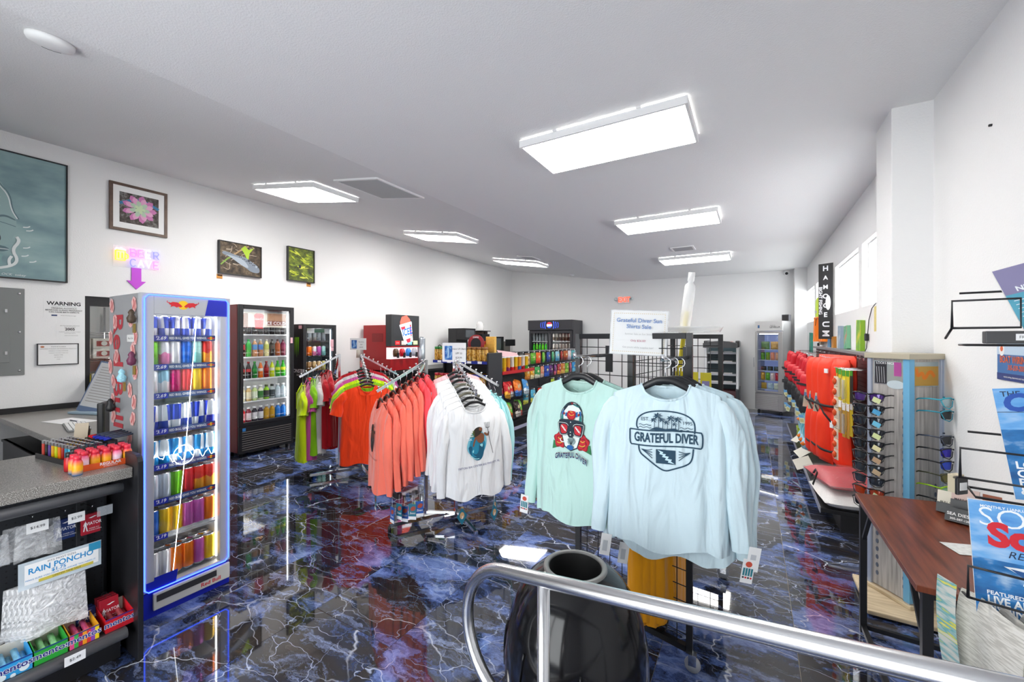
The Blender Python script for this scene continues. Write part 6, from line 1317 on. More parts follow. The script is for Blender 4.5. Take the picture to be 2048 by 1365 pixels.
# ---------------------------------------------------------------- big black drinks cooler on the back wall
PF = Fr((-5.17, 9.70, 0), 0); W_, D_, H_ = 1.25, .70, 2.02
t = thing('double_cooler', 'wide black two-door drinks cooler against the back wall', 'cooler', PF.o, 0)
PB_ = mat('cooler charcoal', (.028, .028, .034), .4)
b = MB(); b.box(0, .05, .05, D_, .05, H_); b.box(W_ - .05, W_, .05, D_, .05, H_); b.box(.05, W_ - .05, D_ - .03, D_, .05, H_); b.box(.05, W_ - .05, .05, D_ - .03, H_ - .3, H_); b.box(.05, W_ - .05, .05, D_ - .03, .05, .35); b.build('cabinet', PB_, t, bevel=.005)
hd = MB().box(0, W_, -.03, .05, H_ - .26, H_).build('header', PB_, t, bevel=.006)
p = Print(frame((W_ / 2, -.031, H_ - .13), (1, 0, 0))); LBU = mat('lit logo blue', '2a4ae8', .5, emit=1.2)
for s_ in (-1, 1):
    for k in range(3): p.line([(s_ * (.10 + .06 * k) + s_ * .03 * math.cos(a), (.095 - .012 * k) * math.sin(a)) for a in [-1.3 + .26 * j for j in range(11)]], .018 - .004 * k, LBU)
p.disc(0, 0, .075, mat('lit logo white', (.9, .92, 1), .5, emit=1.2)); p.poly([(.075 * math.cos(a), .075 * math.sin(a)) for a in [.25 + 2.64 * j / 14 for j in range(15)]], mat('lit logo red', 'd82a38', .5, emit=.8)); p.poly([(.075 * math.cos(a), .075 * math.sin(a)) for a in [3.6 + 2.3 * j / 14 for j in range(15)]], LBU); p.text('pepsi', 0, 0, .04, INK, bold=.01); p.build('logo', hd)
for k in range(2):
    x0 = .02 + k * (W_ / 2 - .01); x1 = x0 + W_ / 2 - .03; z0, z1 = .32, H_ - .28
    b = MB(); b.box(x0, x0 + .05, 0, .045, z0, z1); b.box(x1 - .05, x1, 0, .045, z0, z1); b.box(x0 + .05, x1 - .05, 0, .045, z1 - .06, z1); b.box(x0 + .05, x1 - .05, 0, .045, z0, z0 + .06); d_ = b.build('door', PB_, t, bevel=.004); MB().box(x0 + .05, x1 - .05, .02, .025, z0 + .06, z1 - .06).build('pane', CLEAR, d_); MB().box((x1 - .03) if k == 0 else (x0 + .01), (x1 - .01) if k == 0 else (x0 + .03), -.03, 0, .9, 1.3).build('handle', BLACK, d_)
    for z in (1.47, 1.19, .9): MB().box(x0 + .05, x1 - .05, .08, D_ - .05, z - .012, z).build('shelf', LINER, t)
MB().box(W_ / 2 + .02, W_ / 2 + .04, .06, .075, .4, 1.66).build('light_strip', mat('cooler strip light', (1, 1, 1)), t); MB().box(.055, W_ - .055, D_ - .05, D_ - .04, .36, 1.68).build('liner', mat('cooler liner grey', (.5, .52, .54), .5), t); MB().box(0, W_, .01, .05, .05, .31).build('grille_panel', BLACK, t)
for i, z in enumerate((1.47, 1.19)):
    for k in range(12):
        x = .10 + k * .088 + (.06 if k > 5 else 0); col = ('8a8f94' if i == 0 else ('3ac81e', '6ad818')[k % 2]) if k < 6 else ('5a4a3e', '6a584a', '4a4440')[k % 3]
        if k < 6: tag(obj('drink_bottle', BOT_A, None, PF(x, .13, z + .001), (0, 0, 0), bottlemats(col, col, 'd8d8d8')), f"{'clear' if i == 0 else 'bright green'} bottle, {ORD[k]} from left, {'top' if i == 0 else 'second'} shelf of the wide black cooler", 'bottle', 'bottles in the wide black cooler')
        else: tag(obj('drink_can', CAN_L, None, PF(x, .13, z + .001), (0, 0, 0), [canmat('dark can ' + col, col, 'b0a8a0'), ALU], (1.1, 1.1, 1.35)), f"dark tall can, {ORD[k - 6]} from left, {'top' if i == 0 else 'second'} right shelf of the wide black cooler", 'can', 'cans in the wide black cooler')
# ---------------------------------------------------------------- open deli cooler
BF = Fr((-.90, 9.62, 0), 0)
t = thing('open_cooler', 'open-front deli cooler with black and red sign against the back wall', 'cooler', BF.o, 0)
TEAL = mat('cooler slate teal', (.035, .07, .085), .5); W_ = .64
for x in (0, W_ - .05): MB().box(x, x + .05, .0, .75, .5, 1.36).build('side_post', mat('pale post', (.55, .56, .57), .35, .3), t, bevel=.01); MB().box(x - .01, x + .06, -.03, .75, .0, .5).build('side_base', BLACK, t, bevel=.008); MB().box(x - .01, x + .06, -.03, .75, 1.36, 1.50).build('top_corner', BLACK, t, bevel=.02)
MB().box(.05, W_ - .05, .45, .75, .4, 1.36).build('back', TEAL, t); MB().box(.05, W_ - .05, -.03, .75, .03, .46).build('base', mat('base maroon', '3a0c12', .4), t, bevel=.006)
hd = MB().prism([(.02, 0), (W_ - .02, 0), (W_ - .02, .09), (W_ * .75, .125), (W_ * .5, .135), (W_ * .25, .125), (.02, .09)], -.02, .5, frame((0, 0, 1.36), (1, 0, 0))).build('header', BLACK, t)
hd.location.y = .0
p = Print(frame((W_ / 2, -.021 + .0, 1.425), (1, 0, 0))); p.poly([(-.26, .03), (.26, .03), (.2, .058), (-.2, .058)], mat('header red', 'b0343c', .5)); p.text("Boar's Head", 0, -.01, .075, WHT, bold=.02, sx=.85); hp = p.build('lettering', hd)
for k, z in enumerate((1.25, 1.05, .80, .62)):
    s_ = MB().box(.05, W_ - .05, .12, .45, z - .02, z).build('shelf', mat('cooler shelf pale', (.5, .55, .58), .4), t); MB().box(.05, W_ - .05, .11, .12, z - .035, z + .005).build('price_strip', PALE, s_)
    for j in range(2): tag(MB().box(-.08, .08, -.05, .05, 0, .025).build('deli_pack', mat('pack white', (.7, .68, .68), .5), loc=BF(.19 + j * .25, .2, z + .001), bevel=.008), f"flat white pack, {'left' if j == 0 else 'right'} side of {ORD[k]} shelf in the open deli cooler", 'food pack', 'packs in the open cooler')
for k in range(3): MB().box(.08, W_ - .08, -.036, -.03, .14 + k * .09, .16 + k * .09).build('base_stripe', mat('stripe red', 'a02030', .5), t)
# ---------------------------------------------------------------- silver cooler in the corner
LF = Fr((.03, 10.02, 0), -.40); W_, D_, H_ = .51, .42, 1.90
t = thing('silver_cooler', 'silver single-door food cooler standing in the back right corner', 'cooler', LF.o, LF.rz)
LS = mat('cooler silver', (.42, .42, .42), .35, .6); b = MB(); b.box(0, .03, .04, D_, .07, H_); b.box(W_ - .03, W_, .04, D_, .07, H_); b.box(.03, W_ - .03, D_ - .03, D_, .07, H_); b.box(.03, W_ - .03, .04, D_ - .03, H_ - .2, H_); b.box(.03, W_ - .03, .04, D_ - .03, .07, .42); b.build('cabinet', LS, t, bevel=.005)
MB().box(.03, W_ - .03, D_ - .04, D_ - .03, .42, 1.7).build('liner', mat('liner blue', (.22, .28, .55), .5, emit=.25), t)
hd = MB().box(0, W_, -.01, .04, H_ - .2, H_).build('header', mat('header silver', (.55, .55, .55), .4, .3), t, bevel=.004); p = Print(frame((W_ / 2, -.011, H_ - .11), (1, 0, 0))); p.text('PREMIUM', .08, .02, .022, INK); p.text('LEVELLA', .12, -.015, .05, INK, bold=.02); p.rect(-.2, -.03, -.165, .03, mat('energy sticker', '2a5a8a', .5)); p.build('lettering', hd)
b = MB(); b.box(.0, .04, 0, .038, .43, 1.69); b.box(W_ - .08, W_, 0, .038, .43, 1.69); b.box(.04, W_ - .08, 0, .038, 1.65, 1.69); b.box(.04, W_ - .08, 0, .038, .43, .47); d_ = b.build('door', LS, t, bevel=.004); MB().box(.04, W_ - .08, .015, .02, .47, 1.65).build('pane', CLEAR, d_); MB().box(-.02, -.005, -.04, -.02, .95, 1.15).build('handle', STEEL, d_)
MB().box(.06, W_ - .1, .05, .06, 1.63, 1.645).build('top_light', mat('cooler strip light', (1, 1, 1)), t)
gp = MB().box(0, W_, 0, .04, .08, .42).build('grille_panel', LS, t)
for k in range(8): MB().box(.02, W_ - .08, -.012, 0, .11 + k * .036, .13 + k * .036).build('grille_slat', mat('grille pale', (.5, .5, .5), .4, .5), gp)
for x in (.05, W_ - .05): MB().lathe([(.025, 0), (.025, .05), (.012, .07)], 12, (x, .06, 0)).build('foot', BLACK, t)
goods = [(1.32, [('lettuce pack', '5a7a50'), ('bread pack', 'c8a060')]), (1.10, [('green salad', '4a7a1a'), ('green salad', '5a8a20'), ('fruit cup', 'c8806a'), ('fruit cup', 'c89878')]), (.88, [('dark tray', '2a2a2c'), ('dark tray', '303032'), ('dark tray', '28282a')]), (.68, [('gold juice', 'b89030'), ('green juice', '5a9a30'), ('white-capped juice', 'd8c8c8'), ('red juice', 'b82030')]), (.50, [('gold juice jug', 'a8862a'), ('clear jug', 'a8c0d0'), ('white jug', 'c8d0c0')])]
for i, (z, it) in enumerate(goods):
    MB().box(.035, W_ - .05, .06, D_ - .05, z - .01, z).build('shelf', film('glass shelf', (.7, .8, .9), .5, .1), t)
    for k, (nm, c_) in enumerate(it):
        w_ = .36 / len(it)
        q = tag(puff(w_ * .9, .16 if i in (0, 1, 3) else .09 if i == 2 else .13, .09, 6).build('food_pack', mat('food ' + c_, c_, .3, noise=.5, ns=40), loc=LF(.06 + w_ * (k + .5), .12, z + (.161 if i in (0, 1, 3) else .091 if i == 2 else .131)), rot=(0, 0, LF.rz)), f"{nm}, {ORD[k]} from left on {ORD[i]} shelf of the corner cooler", 'food', 'food in the corner cooler')
box_thing('speaker', 'small dark box on top of the corner cooler', 'box', (.50, 10.12, 1.905), [('case', (0, .13, 0, .12, 0, .13), mat('box slate', (.06, .06, .07), .5)), ('front', (.01, .12, -.003, 0, .01, .12), BLACK)], -.4)
# ---------------------------------------------------------------- back wall: exit sign, camera
q = thing('exit_sign', 'lit red EXIT sign with twin lamps on the back wall', 'exit sign', (-2.82, YB, 2.52)); MB().box(-.15, .15, -.04, -.001, -.09, .09).build('case', mat('sign white lit', (.8, .72, .7), .5), q, bevel=.006)
p = Print(frame((0, -.041, 0), (1, 0, 0))); p.text('EXIT', 0, 0, .17, mat('exit red', 'f0402c', .5, emit=2.2), bold=.03, sx=.85); p.build('lettering', q)
for s_ in (-1, 1): MB().lathe([(.035, -.02), (.042, .02), (.0001, .022)], 14).build('lamp', mat('lamp lens', (.6, .66, .68), .2), q, loc=(s_ * .20, -.04, .02), rot=(PI / 2, 0, 0)); MB().tube([(s_ * .15, -.02, .02), (s_ * .19, -.03, .02)], .012, 6).build('lamp_arm', WHITE, q)
q = thing('security_camera', 'white dome security camera by the far column', 'camera', (.60, YB, 2.93)); MB().lathe([(.055, -.001), (.06, .03), (.045, .06), (.0001, .065)], 18).build('housing', WHITE, q, rot=(PI / 2, 0, 0)); MB().lathe([(.03, 0), (.026, .02), (.0001, .03)], 14).build('lens', BLACK, q, loc=(0, -.05, -.015), rot=(PI / 2 + .4, 0, 0))
# ================================================================ right wall: slatwall gondola with safety gear and tackle
RF = Fr((.86, 8.05, 0), -PI / 2); RL = 3.9          # x runs towards the viewer (-Y), y into the wall
MAR = mat('maroon slatwall', '4a1210', .5)
t = thing('slatwall_gondola', 'maroon slatwall gondola with black deck along the right wall', 'shelf unit', RF.o, RF.rz)
MB().box(0, RL, 0, .06, .17, 1.40).build('back_panel', MAR, t)
for k in range(30): MB().box(.0, RL, -.006, .0, .20 + k * .04, .232 + k * .04).build('slat', MAR, t)
MB().box(0, RL, -.39, .06, .14, .175).build('deck', BLKM, t, bevel=.004); MB().box(.02, RL - .02, -.26, .06, 0, .14).build('kick_base', BLACK, t); MB().box(0, RL, -.396, -.39, .135, .18).build('deck_edge', mat('edge lavender grey', (.25, .26, .32), .35), t)
MB().box(0, RL, -.05, .06, 1.40, 1.425).build('top_cap', mat('cap grey', (.2, .2, .21), .4), t)
def hookline(x, z, ln, n=1, lab=None):
    q = thing('slat_hook', lab, 'hook', RF(x, -.006, z), RF.rz, 'chrome slatwall hooks'); MB().tube([(0, 0, 0), (0, -ln, .0), (0, -ln - .006, .012)], .003, 6).build('arm', CHROME, q); MB().box(-.015, .015, -.004, .0, -.02, .02).build('plate', CHROME, q)
PUF = puff(1, 1, 1, 10).mesh('pad', None); BLKF = mat('black webbing', (.012, .012, .014), .7); VR = mat('vest red nylon', 'c81224', .55, bump=.35, bs=5); VO = mat('vest orange nylon', 'ea340c', .55, bump=.35, bs=5)
def vest(label, loc, rz, m, w=.36, h=.50, grp='hanging red life vests', low=True):
    q = thing('life_vest', label, 'life vest', loc, group=grp, rot=(0, R.uniform(-.05, .05), rz))
    for s_ in (-1, 1):
        obj('front_pad', PUF, q, (s_ * w * .26, -.04, -.10), (0, s_ * .04, 0), m, (w * .46, .09, h * .5)); obj('shoulder_strap', PUF, q, (s_ * w * .22, 0, .05), (0, -s_ * .25, 0), m, (w * .24, .08, h * .38))
        if low: obj('lower_pad', PUF, q, (s_ * w * .26, -.045, -.10 - h * .48), (0, 0, 0), BLKF, (w * .47, .09, h * .42))
    obj('back_pad', PUF, q, (0, .05, -.02), None, m, (w * .9, .07, h * .9))
    for z in (-.10 - h * .22, -.10 - h * .62): MB().box(-w * .5, w * .5, -.092, -.088, z - .012, z + .012).build('belt', BLKF, q)
    MB().box(-.02, .02, -.10, -.09, -.10 - h * .64, -.10 - h * .59).build('buckle', BLACK, q)
    tg = MB().box(-.03, .03, -.001, .001, -.10, 0).build('hang_tag', mat('tag pale green', 'd8dcb8', .6), q, loc=(-w * .2, -.11, -h * (1.05 + .1 * R.random())), rot=(.15, R.uniform(-.3, .5), .3)); p = Print(frame((0, -.0011, -.05), (1, 0, 0))); p.rect(-.03, .015, .03, .05, mat('tag sky', '6aa8d8', .6)); p.rect(-.02, -.035, .02, .0, mat('tag buff', 'c8c080', .6)); p.build('tag_print', tg)
for k in range(7):
    x = .22 + k * .37; 
    vest(f"red and black life vest on the slatwall, {ORD[k]} from the far end", RF(x, -.30 if k < 3 else -.26, 1.30 - .01 * k), RF.rz + .55, VR)
    hookline(x, 1.36, .30, lab=f"chrome slatwall hook over the red life vests, {ORD[k]} from the far end")
for k in range(3): vest(f"red and black life vest of the lower row, {ORD[k]} from the far end", RF(.15 + k * .25, -.28, 1.0), RF.rz + .5, VR, .30, .42, 'lower red life vests', False)
# long orange vests: two puffed tubes joined by a collar, strapped in black
def orange(label, loc, rz):
    q = thing('life_vest', label, 'life vest', loc, group='long orange life vests', rot=(0, 0, rz))
    for s_ in (-1, 1):
        obj('front_pad', PUF, q, (s_ * .09, -.02, .0), (0, s_ * .03, 0), VO, (.19, .13, .52)); obj('lower_pad', PUF, q, (s_ * .085, -.02, -.46), (0, -s_ * .05, 0), VO, (.19, .14, .52))
    obj('collar_pad', PUF, q, (0, .06, .03), None, VO, (.30, .10, .34))
    for z, w in ((-.42, .20), (-.83, .19)): MB().tube([(w * math.cos(a), .09 * math.sin(a) - .02, z + .01 * math.cos(2 * a)) for a in [2 * PI * j / 20 for j in range(20)]], .012, 5, closed=True, flat=.4).build('strap', BLKF, q)
    MB().tube([(-.12, -.09, -.40), (-.02, -.105, -.50), (.12, -.09, -.62)], .012, 5, flat=.4).build('strap', BLKF, q); MB().box(-.02, .02, -.10, -.09, -.13, -.09).build('patch', PAPER, q); MB().box(.05, .09, -.10, -.09, -.62, -.56).build('patch', PAPER, q)
    tg = MB().box(-.035, .035, -.001, .001, -.18, 0).build('hang_tag', mat('tag mint', 'd0e0c8', .6), q, loc=(-.19, -.02, -.34), rot=(0, .1, 1.2)); Print(frame((0, -.0011, -.1), (1, 0, 0))).rect(-.035, .03, .035, .07, mat('tag sky', '6aa8d8', .6)).build('tag_print', tg)
for k, x in enumerate((2.98, 3.12, 3.27)):
    orange(('long orange life vest nearest the red vests', 'long orange life vest in the middle of three', 'long orange life vest nearest the tackle packs')[k], RF(x, -.26 + .03 * k, 1.36), RF.rz + .5); hookline(x, 1.37, .28, lab=f"chrome slatwall hook over the orange life vests, {ORD[k]} from the far end")
# tackle packs near the end
for r_, (z, n) in enumerate(((1.20, 10), (.92, 10))):
    for k in range(n):
        x = 3.40 + .045 * k; y = -.22 + .018 * (k % 4); c_ = ('c89a20', '2a2a22', 'd8c020', 'b8862a', 'e0d030')[(k * 3 + r_) % 5]
        q = thing('tackle_pack', f"narrow carded tackle pack, {ORD[k]} along the {'upper' if r_ == 0 else 'lower'} slatwall row", 'package', RF(x, y, z + .09), RF.rz + .25, 'tackle packs on the slatwall'); MB().box(-.024, .024, -.002, .002, -.27, 0).build('card', mat('tackle card ' + c_, c_, .45), q)
        if k % 2 == 0: MB().box(-.016, .016, -.012, -.002, -.24, -.08).build('blister', film('blister clear', (.8, .8, .75), .45, .1), q)
        MB().box(-.024, .024, -.003, -.002, -.05, 0).build('header', PAPER if r_ else mat('tackle green', '4a9a2a', .5), q); MB().tube([(0, .2, 0), (0, -.02, .0)], .002, 5).build('hook', CHROME, q)
for k in range(8):
    q = thing('lure_pack', f"orange lure pack, {ORD[k]} from the top beside the sunglasses tower", 'package', RF(3.82, -.28, 1.24 - k * .085), RF.rz + .25, 'orange lure packs'); MB().box(-.035, .035, -.002, .002, -.08, 0).build('card', mat('lure cream', 'd8c8b0', .5), q); MB().lathe([(.001, -.03), (.014, -.01), (.016, .01), (.001, .03)], 10).build('lure', mat('lure orange', 'd8501c', .3), q, loc=(0, -.012, -.04))
# bags on the deck near the end
CRK = film('crinkled bag film', (.9, .88, .88), .12, .1, bump=.4)
q = thing('bagged_cushion', 'flat red cushion in clear plastic on the gondola deck', 'cushion', RF(3.70, -.20, .37), RF.rz - .1); obj('cushion', PUF, q, (0, 0, 0), (PI / 2, 0, .35), mat('cushion red nylon', 'b8142a', .5, bump=.3, bs=6), (.52, .12, .40)); obj('film', PUF, q, (0, 0, .0), (PI / 2, 0, .35), CRK, (.58, .15, .44))
MB().tube([(-.10, -.23, -.03), (-.02, -.20, .05), (.08, -.19, .052), (.20, -.22, -.02)], .011, 6, flat=.4).build('handle', BLKF, q)
for o_ in list(q.children)[:2]: o_.location = (0, -.20, .0)
q = thing('bagged_cushion', 'white cushion in plastic under the red one', 'cushion', RF(3.72, -.20, .242), RF.rz - .1); obj('cushion', PUF, q, (0, -.20, 0), (PI / 2, 0, .2), mat('cushion white nylon', (.75, .74, .73), .5, bump=.3, bs=6), (.54, .13, .40)); obj('film', PUF, q, (0, -.20, 0), (PI / 2, 0, .2), CRK, (.57, .15, .43)); p = Print(frame((.06, -.215, .0), (1, 0, 0))); p.disc(-.06, 0, .022, YEL); p.rect(.0, -.006, .14, .006, mat('cushion print', 'c8a0b8', .6)); p.build('printing', q)
TQ = fabric('turquoise plush', '5aa0ae'); DPE = fabric('plush pale blue', '8ab8cc')
for k in range(7):
    x = 2.0 + (k % 4) * .22; z = .70 - .20 * (k // 4); q = thing('plush_float', f"turquoise ring plush with orange face, {ORD[k % 4]} along the {'upper' if k < 4 else 'lower'} cluster", 'plush toy', RF(x, -.30, z), RF.rz + .6, 'turquoise plush floats')
    MB().tube([(.075 * math.cos(a), 0, .075 * math.sin(a)) for a in [2 * PI * j / 18 for j in range(18)]], .045, 10, closed=True).build('ring', TQ, q)
    if k >= 4 or k == 0: MB().lathe([(.001, -.075), (.06, -.05), (.075, 0), (.055, .055), (.001, .075)], 14).build('head', DPE, q, loc=(.0, -.04, -.12)); MB().lathe([(.001, -.03), (.035, 0), (.001, .03)], 10).build('face', mat('face orange', 'e87818', .5), q, loc=(0, -.10, -.115))
    q2 = MB().tube([(0, .0, .11), (0, .03, .30 + .2 * (k // 4))], .002, 4).build('loop', BLACK, q)
for k in range(2): box_thing('dry_box', ('lime yellow dry box standing on the deck', 'lime yellow dry box lying behind the standing one')[k], 'box', RF(.95 + .32 * k, -.33, .177), [('case', (0, .24, 0, .16, 0, .10), mat('dry box lime', 'b8d418', .3)), ('lid', (.005, .235, -.006, .155, .10, .14), mat('dry box lime dark', '9ab814', .3)), ('latch', (.08, .16, -.012, -.006, .085, .115), mat('latch grey', (.3, .3, .3), .4))], RF.rz)
for k, (x, z) in enumerate(((1.75, .30), (2.3, .26), (2.6, .2))): tag(MB().box(-.06, .06, -.001, .001, -.08, .08).build('care_card', mat('card ivory', 'd0ccc0', .6), loc=RF(x, -.37 - .03 * (k == 2), z), rot=(-.9, .4 * k, RF.rz + .5)), f"pale hang card drooping under the plush floats, {ORD[k]} from the far end", 'card', 'drooping hang cards')
# ---------------------------------------------------------------- on the right wall and in the windows
def plaque(label, y, z, w, h, cols, k):
    q = thing('painted_plaque', label, 'plaque', (XR, y, z), -PI / 2, group='painted wooden plaques'); MB().box(-w / 2, w / 2, -.035, -.002, -h / 2, h / 2).build('board', mat('plaque edge %d' % k, cols[1], .6), q, rot=(0, .05 * (-1) ** k, 0))
    MB().box(-w / 2 + .002, w / 2 - .002, -.037, -.035, -h / 2 + .002, h / 2 - .002).build('painted_face', ramp_mat('plaque paint %d' % k, [(.35, cols[0]), (.52, cols[1]), (.66, cols[2])], .5, (1, 1, 1), 9, 4), q, rot=(0, .05 * (-1) ** k, 0))
for k, (u, y, z, w, h, cs, nm) in enumerate(((0, 9.35, 1.47, .24, .36, ('2a7a70', '3a9080', '8ac8a0'), 'teal'), (0, 8.0, 1.60, .18, .30, ('9a8a70', 'b8a890', '8a9aa0'), 'tan'), (0, 7.15, 1.42, .20, .30, ('3a6a98', '4a80a8', '7aa0c0'), 'steel blue'), (0, 6.85, 1.42, .16, .30, ('a06a20', 'b87a28', 'd09a48'), 'amber wood'), (0, 6.35, 1.55, .17, .30, ('7a94a8', '94a8b8', 'b8c8d0'), 'pale blue'), (0, 5.95, 1.56, .18, .26, ('3a9a70', '7ab890', 'd06a5a'), 'green and coral'), (0, 5.28, 1.57, .20, .32, ('5a9a20', '8ab82a', 'd8c830'), 'lime and yellow'))):
    plaque(f"{nm} painted wooden plaque on the right wall under the windows", y, z, w, h, cs, k)
for k, (y, z) in enumerate(((7.35, 1.30), (5.45, 1.35), (4.72, 1.72))): tag(MB().box(-.05, .05, -.002, -.0005, -.11, .11).build('price_list', mat('list yellow', 'd8c878', .6, noise=.2, ns=40), loc=(XR - .012, y, z), rot=(0, 0, -PI / 2)), f"yellowed paper list on the right wall, {('farthest', 'middle', 'nearest')[k]} of three", 'paper', 'yellowed paper lists')
q = thing('hanging_banner', 'tall black vertical banner with white letters across the windows', 'banner', (XR - .09, 6.95, 2.06), -PI / 2 + 1.05)
MB().box(-.085, .085, -.012, .0, -.52, .50).build('panel', mat('banner black', (.015, .015, .017), .5), q, bevel=.004); p = Print(frame((0, -.0125, .03), (1, 0, 0)))
for k, (s_, sz) in enumerate((('H', .11), ('A', .09), ('M', .09), ('O', .10), ('C', .10), ('E', .10), ('U', .13), ('M', .13))): p.text(s_, .0, .40 - k * .125, sz * .85, WHT, bold=.03, rot=-PI / 2 if k > 5 else 0)
p.disc(.03, -.06, .03, WHT, .10); p.text('BIGHT FISHING', -.06, -.03, .055, WHT, bold=.02, rot=-PI / 2); p.build('lettering', q)
q = thing('swim_shorts', 'orange swim shorts hanging below the window sill', 'shorts', (XR - .06, 7.75, 1.86), -PI / 2 + .2)
for s_ in (-1, 1): MB().grid(lambda u, v, s_=s_: (s_ * (.09 + .03 * v) + (.10 + .035 * v) * math.cos(2 * PI * u), .045 * math.sin(2 * PI * u) * (1 + .15 * math.sin(6 * PI * u)), -.36 * v), 16, 6, wrap=True).build('leg', fabric('shorts orange', 'e8780c'), q)
MB().tube([(.19 * math.cos(a), .05 * math.sin(a), .0) for a in [2 * PI * j / 20 for j in range(20)]], .014, 6, closed=True).build('waistband', fabric('shorts orange', 'e8780c'), q); MB().tube([(0, -.05, 0), (-.02, -.06, -.12)], .004, 5).build('drawstring', BLKF, q)
q = thing('safety_vest', 'lime safety vest hanging in the window behind the orange shorts', 'vest', (XR - .05, 8.15, 2.20), -PI / 2); obj('front_pad', PUF, q, (0, 0, 0), None, mat('vest lime nylon', 'c0d848', .6), (.26, .05, .42)); MB().box(-.10, .10, -.03, -.025, -.25, -.21).build('band', PALE, q)
tag(MB().tube([(XR - .01, 4.72, 1.86), (XR - .012, 4.86, 1.82), (XR - .012, 4.97, 1.72), (XR - .012, 5.03, 1.56), (XR - .012, 5.06, 1.46), (XR - .012, 5.16, 1.40)], .0035, 6).build('power_cord', BLACK), 'black power cord running down the right wall near the column', 'cord')
tag(MB().cb((0, 0, 0), (.03, .03, .07)).build('cord_switch', BLACK, loc=(XR - .018, 5.035, 1.56), bevel=.008), 'small black inline switch on the power cord', 'switch')
tag(MB().tube([(XR - .01, 8.35, 1.82), (XR - .012, 8.34, 1.56), (XR - .012, 8.36, 1.35)], .004, 6).build('power_cord', BLACK), 'thin dark cord running down the far right wall', 'cord')
q = thing('wall_outlet', 'white outlet with black plug on the far right wall', 'outlet', (XR, 8.35, 1.45), -PI / 2); MB().box(-.04, .04, -.006, -.0005, -.06, .06).build('plate', WHITE, q, bevel=.002); MB().cb((0, -.02, 0), (.04, .03, .05)).build('plug', BLACK, q, bevel=.005)
q = thing('window_sticker', 'red and white flower sticker on the third window from the back', 'sticker', (XR + .12, 5.55, 2.12), -PI / 2)
p = Print(frame((0, 0, 0), (1, 0, 0)))
for k in range(5): p.disc(.05 * math.cos(k * 1.256), .05 * math.sin(k * 1.256), .04, mat('sticker rose', 'd05060', .5) if k % 2 else PAPER)
p.disc(0, 0, .02, YEL); p.build('petals', q)
tag(MB().lathe([(.001, -.012), (.006, -.01), (.006, 0)], 8).build('wall_nail', BLACK, loc=(XR, 2.72, 2.52), rot=(0, PI / 2, 0)), 'small dark nail high on the near right wall', 'nail')
# ================================================================ sunglasses tower
C0, CL = Vector((.756, 3.137)), Vector((.629, 3.297))
SW = (CL - C0).length; ta = math.atan2(C0.y - CL.y, C0.x - CL.x)
t = thing('sunglasses_tower', 'grey wood-grain sunglasses tower with blue corner strip', 'display tower', (*C0, 0), ta)
WG = ramp_mat('grey wood grain', [(.3, '8c8884'), (.5, 'aaa6a2'), (.7, 'c0bcb8')], .5, (60, 60, 3), 1.2, 5); BLS = mat('tower blue', '6aa8cc', .4); ALB = mat('tower aluminium', (.50, .56, .68), .3, .5); OAK = ramp_mat('pale oak board', [(.35, 'b8a486'), (.6, 'd0be9e')], .5, (4, 40, 4), 1.5, 4)
# local frame: corner nearest the viewer at the origin; left face runs to -x, right face to +y
WT = .215
MB().box(-WT, 0, 0, WT, .06, 1.43).build('core', WG, t)
for (x, y) in ((-WT, 0), (0, WT), (-WT, WT)): MB().box(x - .012, x + .012, y - .012, y + .012, .05, 1.43).build('corner_post', ALB, t, bevel=.003)
MB().box(-.018, .012, -.012, .018, .05, 1.43).build('corner_post', ALB, t); cs = MB().add([(-.02, -.0135, .06), (.0135, -.0135, .06), (.0135, .02, .06), (-.02, -.0135, 1.43), (.0135, -.0135, 1.43), (.0135, .02, 1.43)], [(0, 1, 4, 3), (1, 2, 5, 4)]).build('corner_strip', BLS, t, fix=False)
MB().box(-WT - .022, .022, -.022, WT + .022, 1.43, 1.462).build('cap', mat('cap stone', 'b0a894', .5), t, bevel=.003)
MB().box(-WT - .03, .03, -.03, WT + .03, .035, .055).build('plinth', OAK, t, bevel=.004)
bp_ = MB().box(.548 - C0.x, .912 - C0.x, 2.985 - C0.y, 3.40 - C0.y, .012, .035).build('base_board', OAK, t, bevel=.005, rot=(0, 0, -ta))
for k, (fx, right, org) in enumerate((('left', (1, 0, 0), (-WT / 2, -.0015, 1.33)), ('right', (0, 1, 0), (.0015, WT / 2, 1.33)))):
    p = Print(frame(org, right)); p.rect(-.085, -.055, .085, .085, mat('mirror tint', (.42, .50, .52), .15, .6))
    if k == 0: 
        p.rect(-.08, -.05, -.01, .08, INK); p.text('LOOKS NICE', -.02, .072, .018, WHT)
        for j in range(4): p.line([(-.07 + j * .014, .05), (-.065 + j * .014, -.045)], .003, PALE)
        p.rect(.03, .0, .07, .08, mat('mirror pink', 'a84a90', .4)); p.disc(.04, -.05, .05, mat('mirror haze', (.5, .58, .62), .3), .025)
    else:
        p.rect(-.085, -.05, .085, .06, mat('mirror ochre', 'b89040', .4)); p.line([(-.06, .05), (-.055, .0), (-.02, .03), (-.01, -.02), (.03, .04), (.06, .0)], .02, mat('mirror orange', 'd8781c', .4))
    p.build('mirror', t)
    for z in (1.22, .95, .62): 
        if k == 0: p = Print(frame((-.004, -.0138, z), (0, 0, 1), (1, 0, 0))); p.text('Sun St', 0, -.0, .03, INK, shear=.4); p.build('script', t)
hole = MB().prism([(.008 * math.cos(a), .014 * math.sin(a)) for a in [2 * PI * j / 10 for j in range(10)]], 0, .001, frame((0, 0, 0), (1, 0, 0))).mesh('hole', mat('slot slate', (.10, .12, .17), .6))
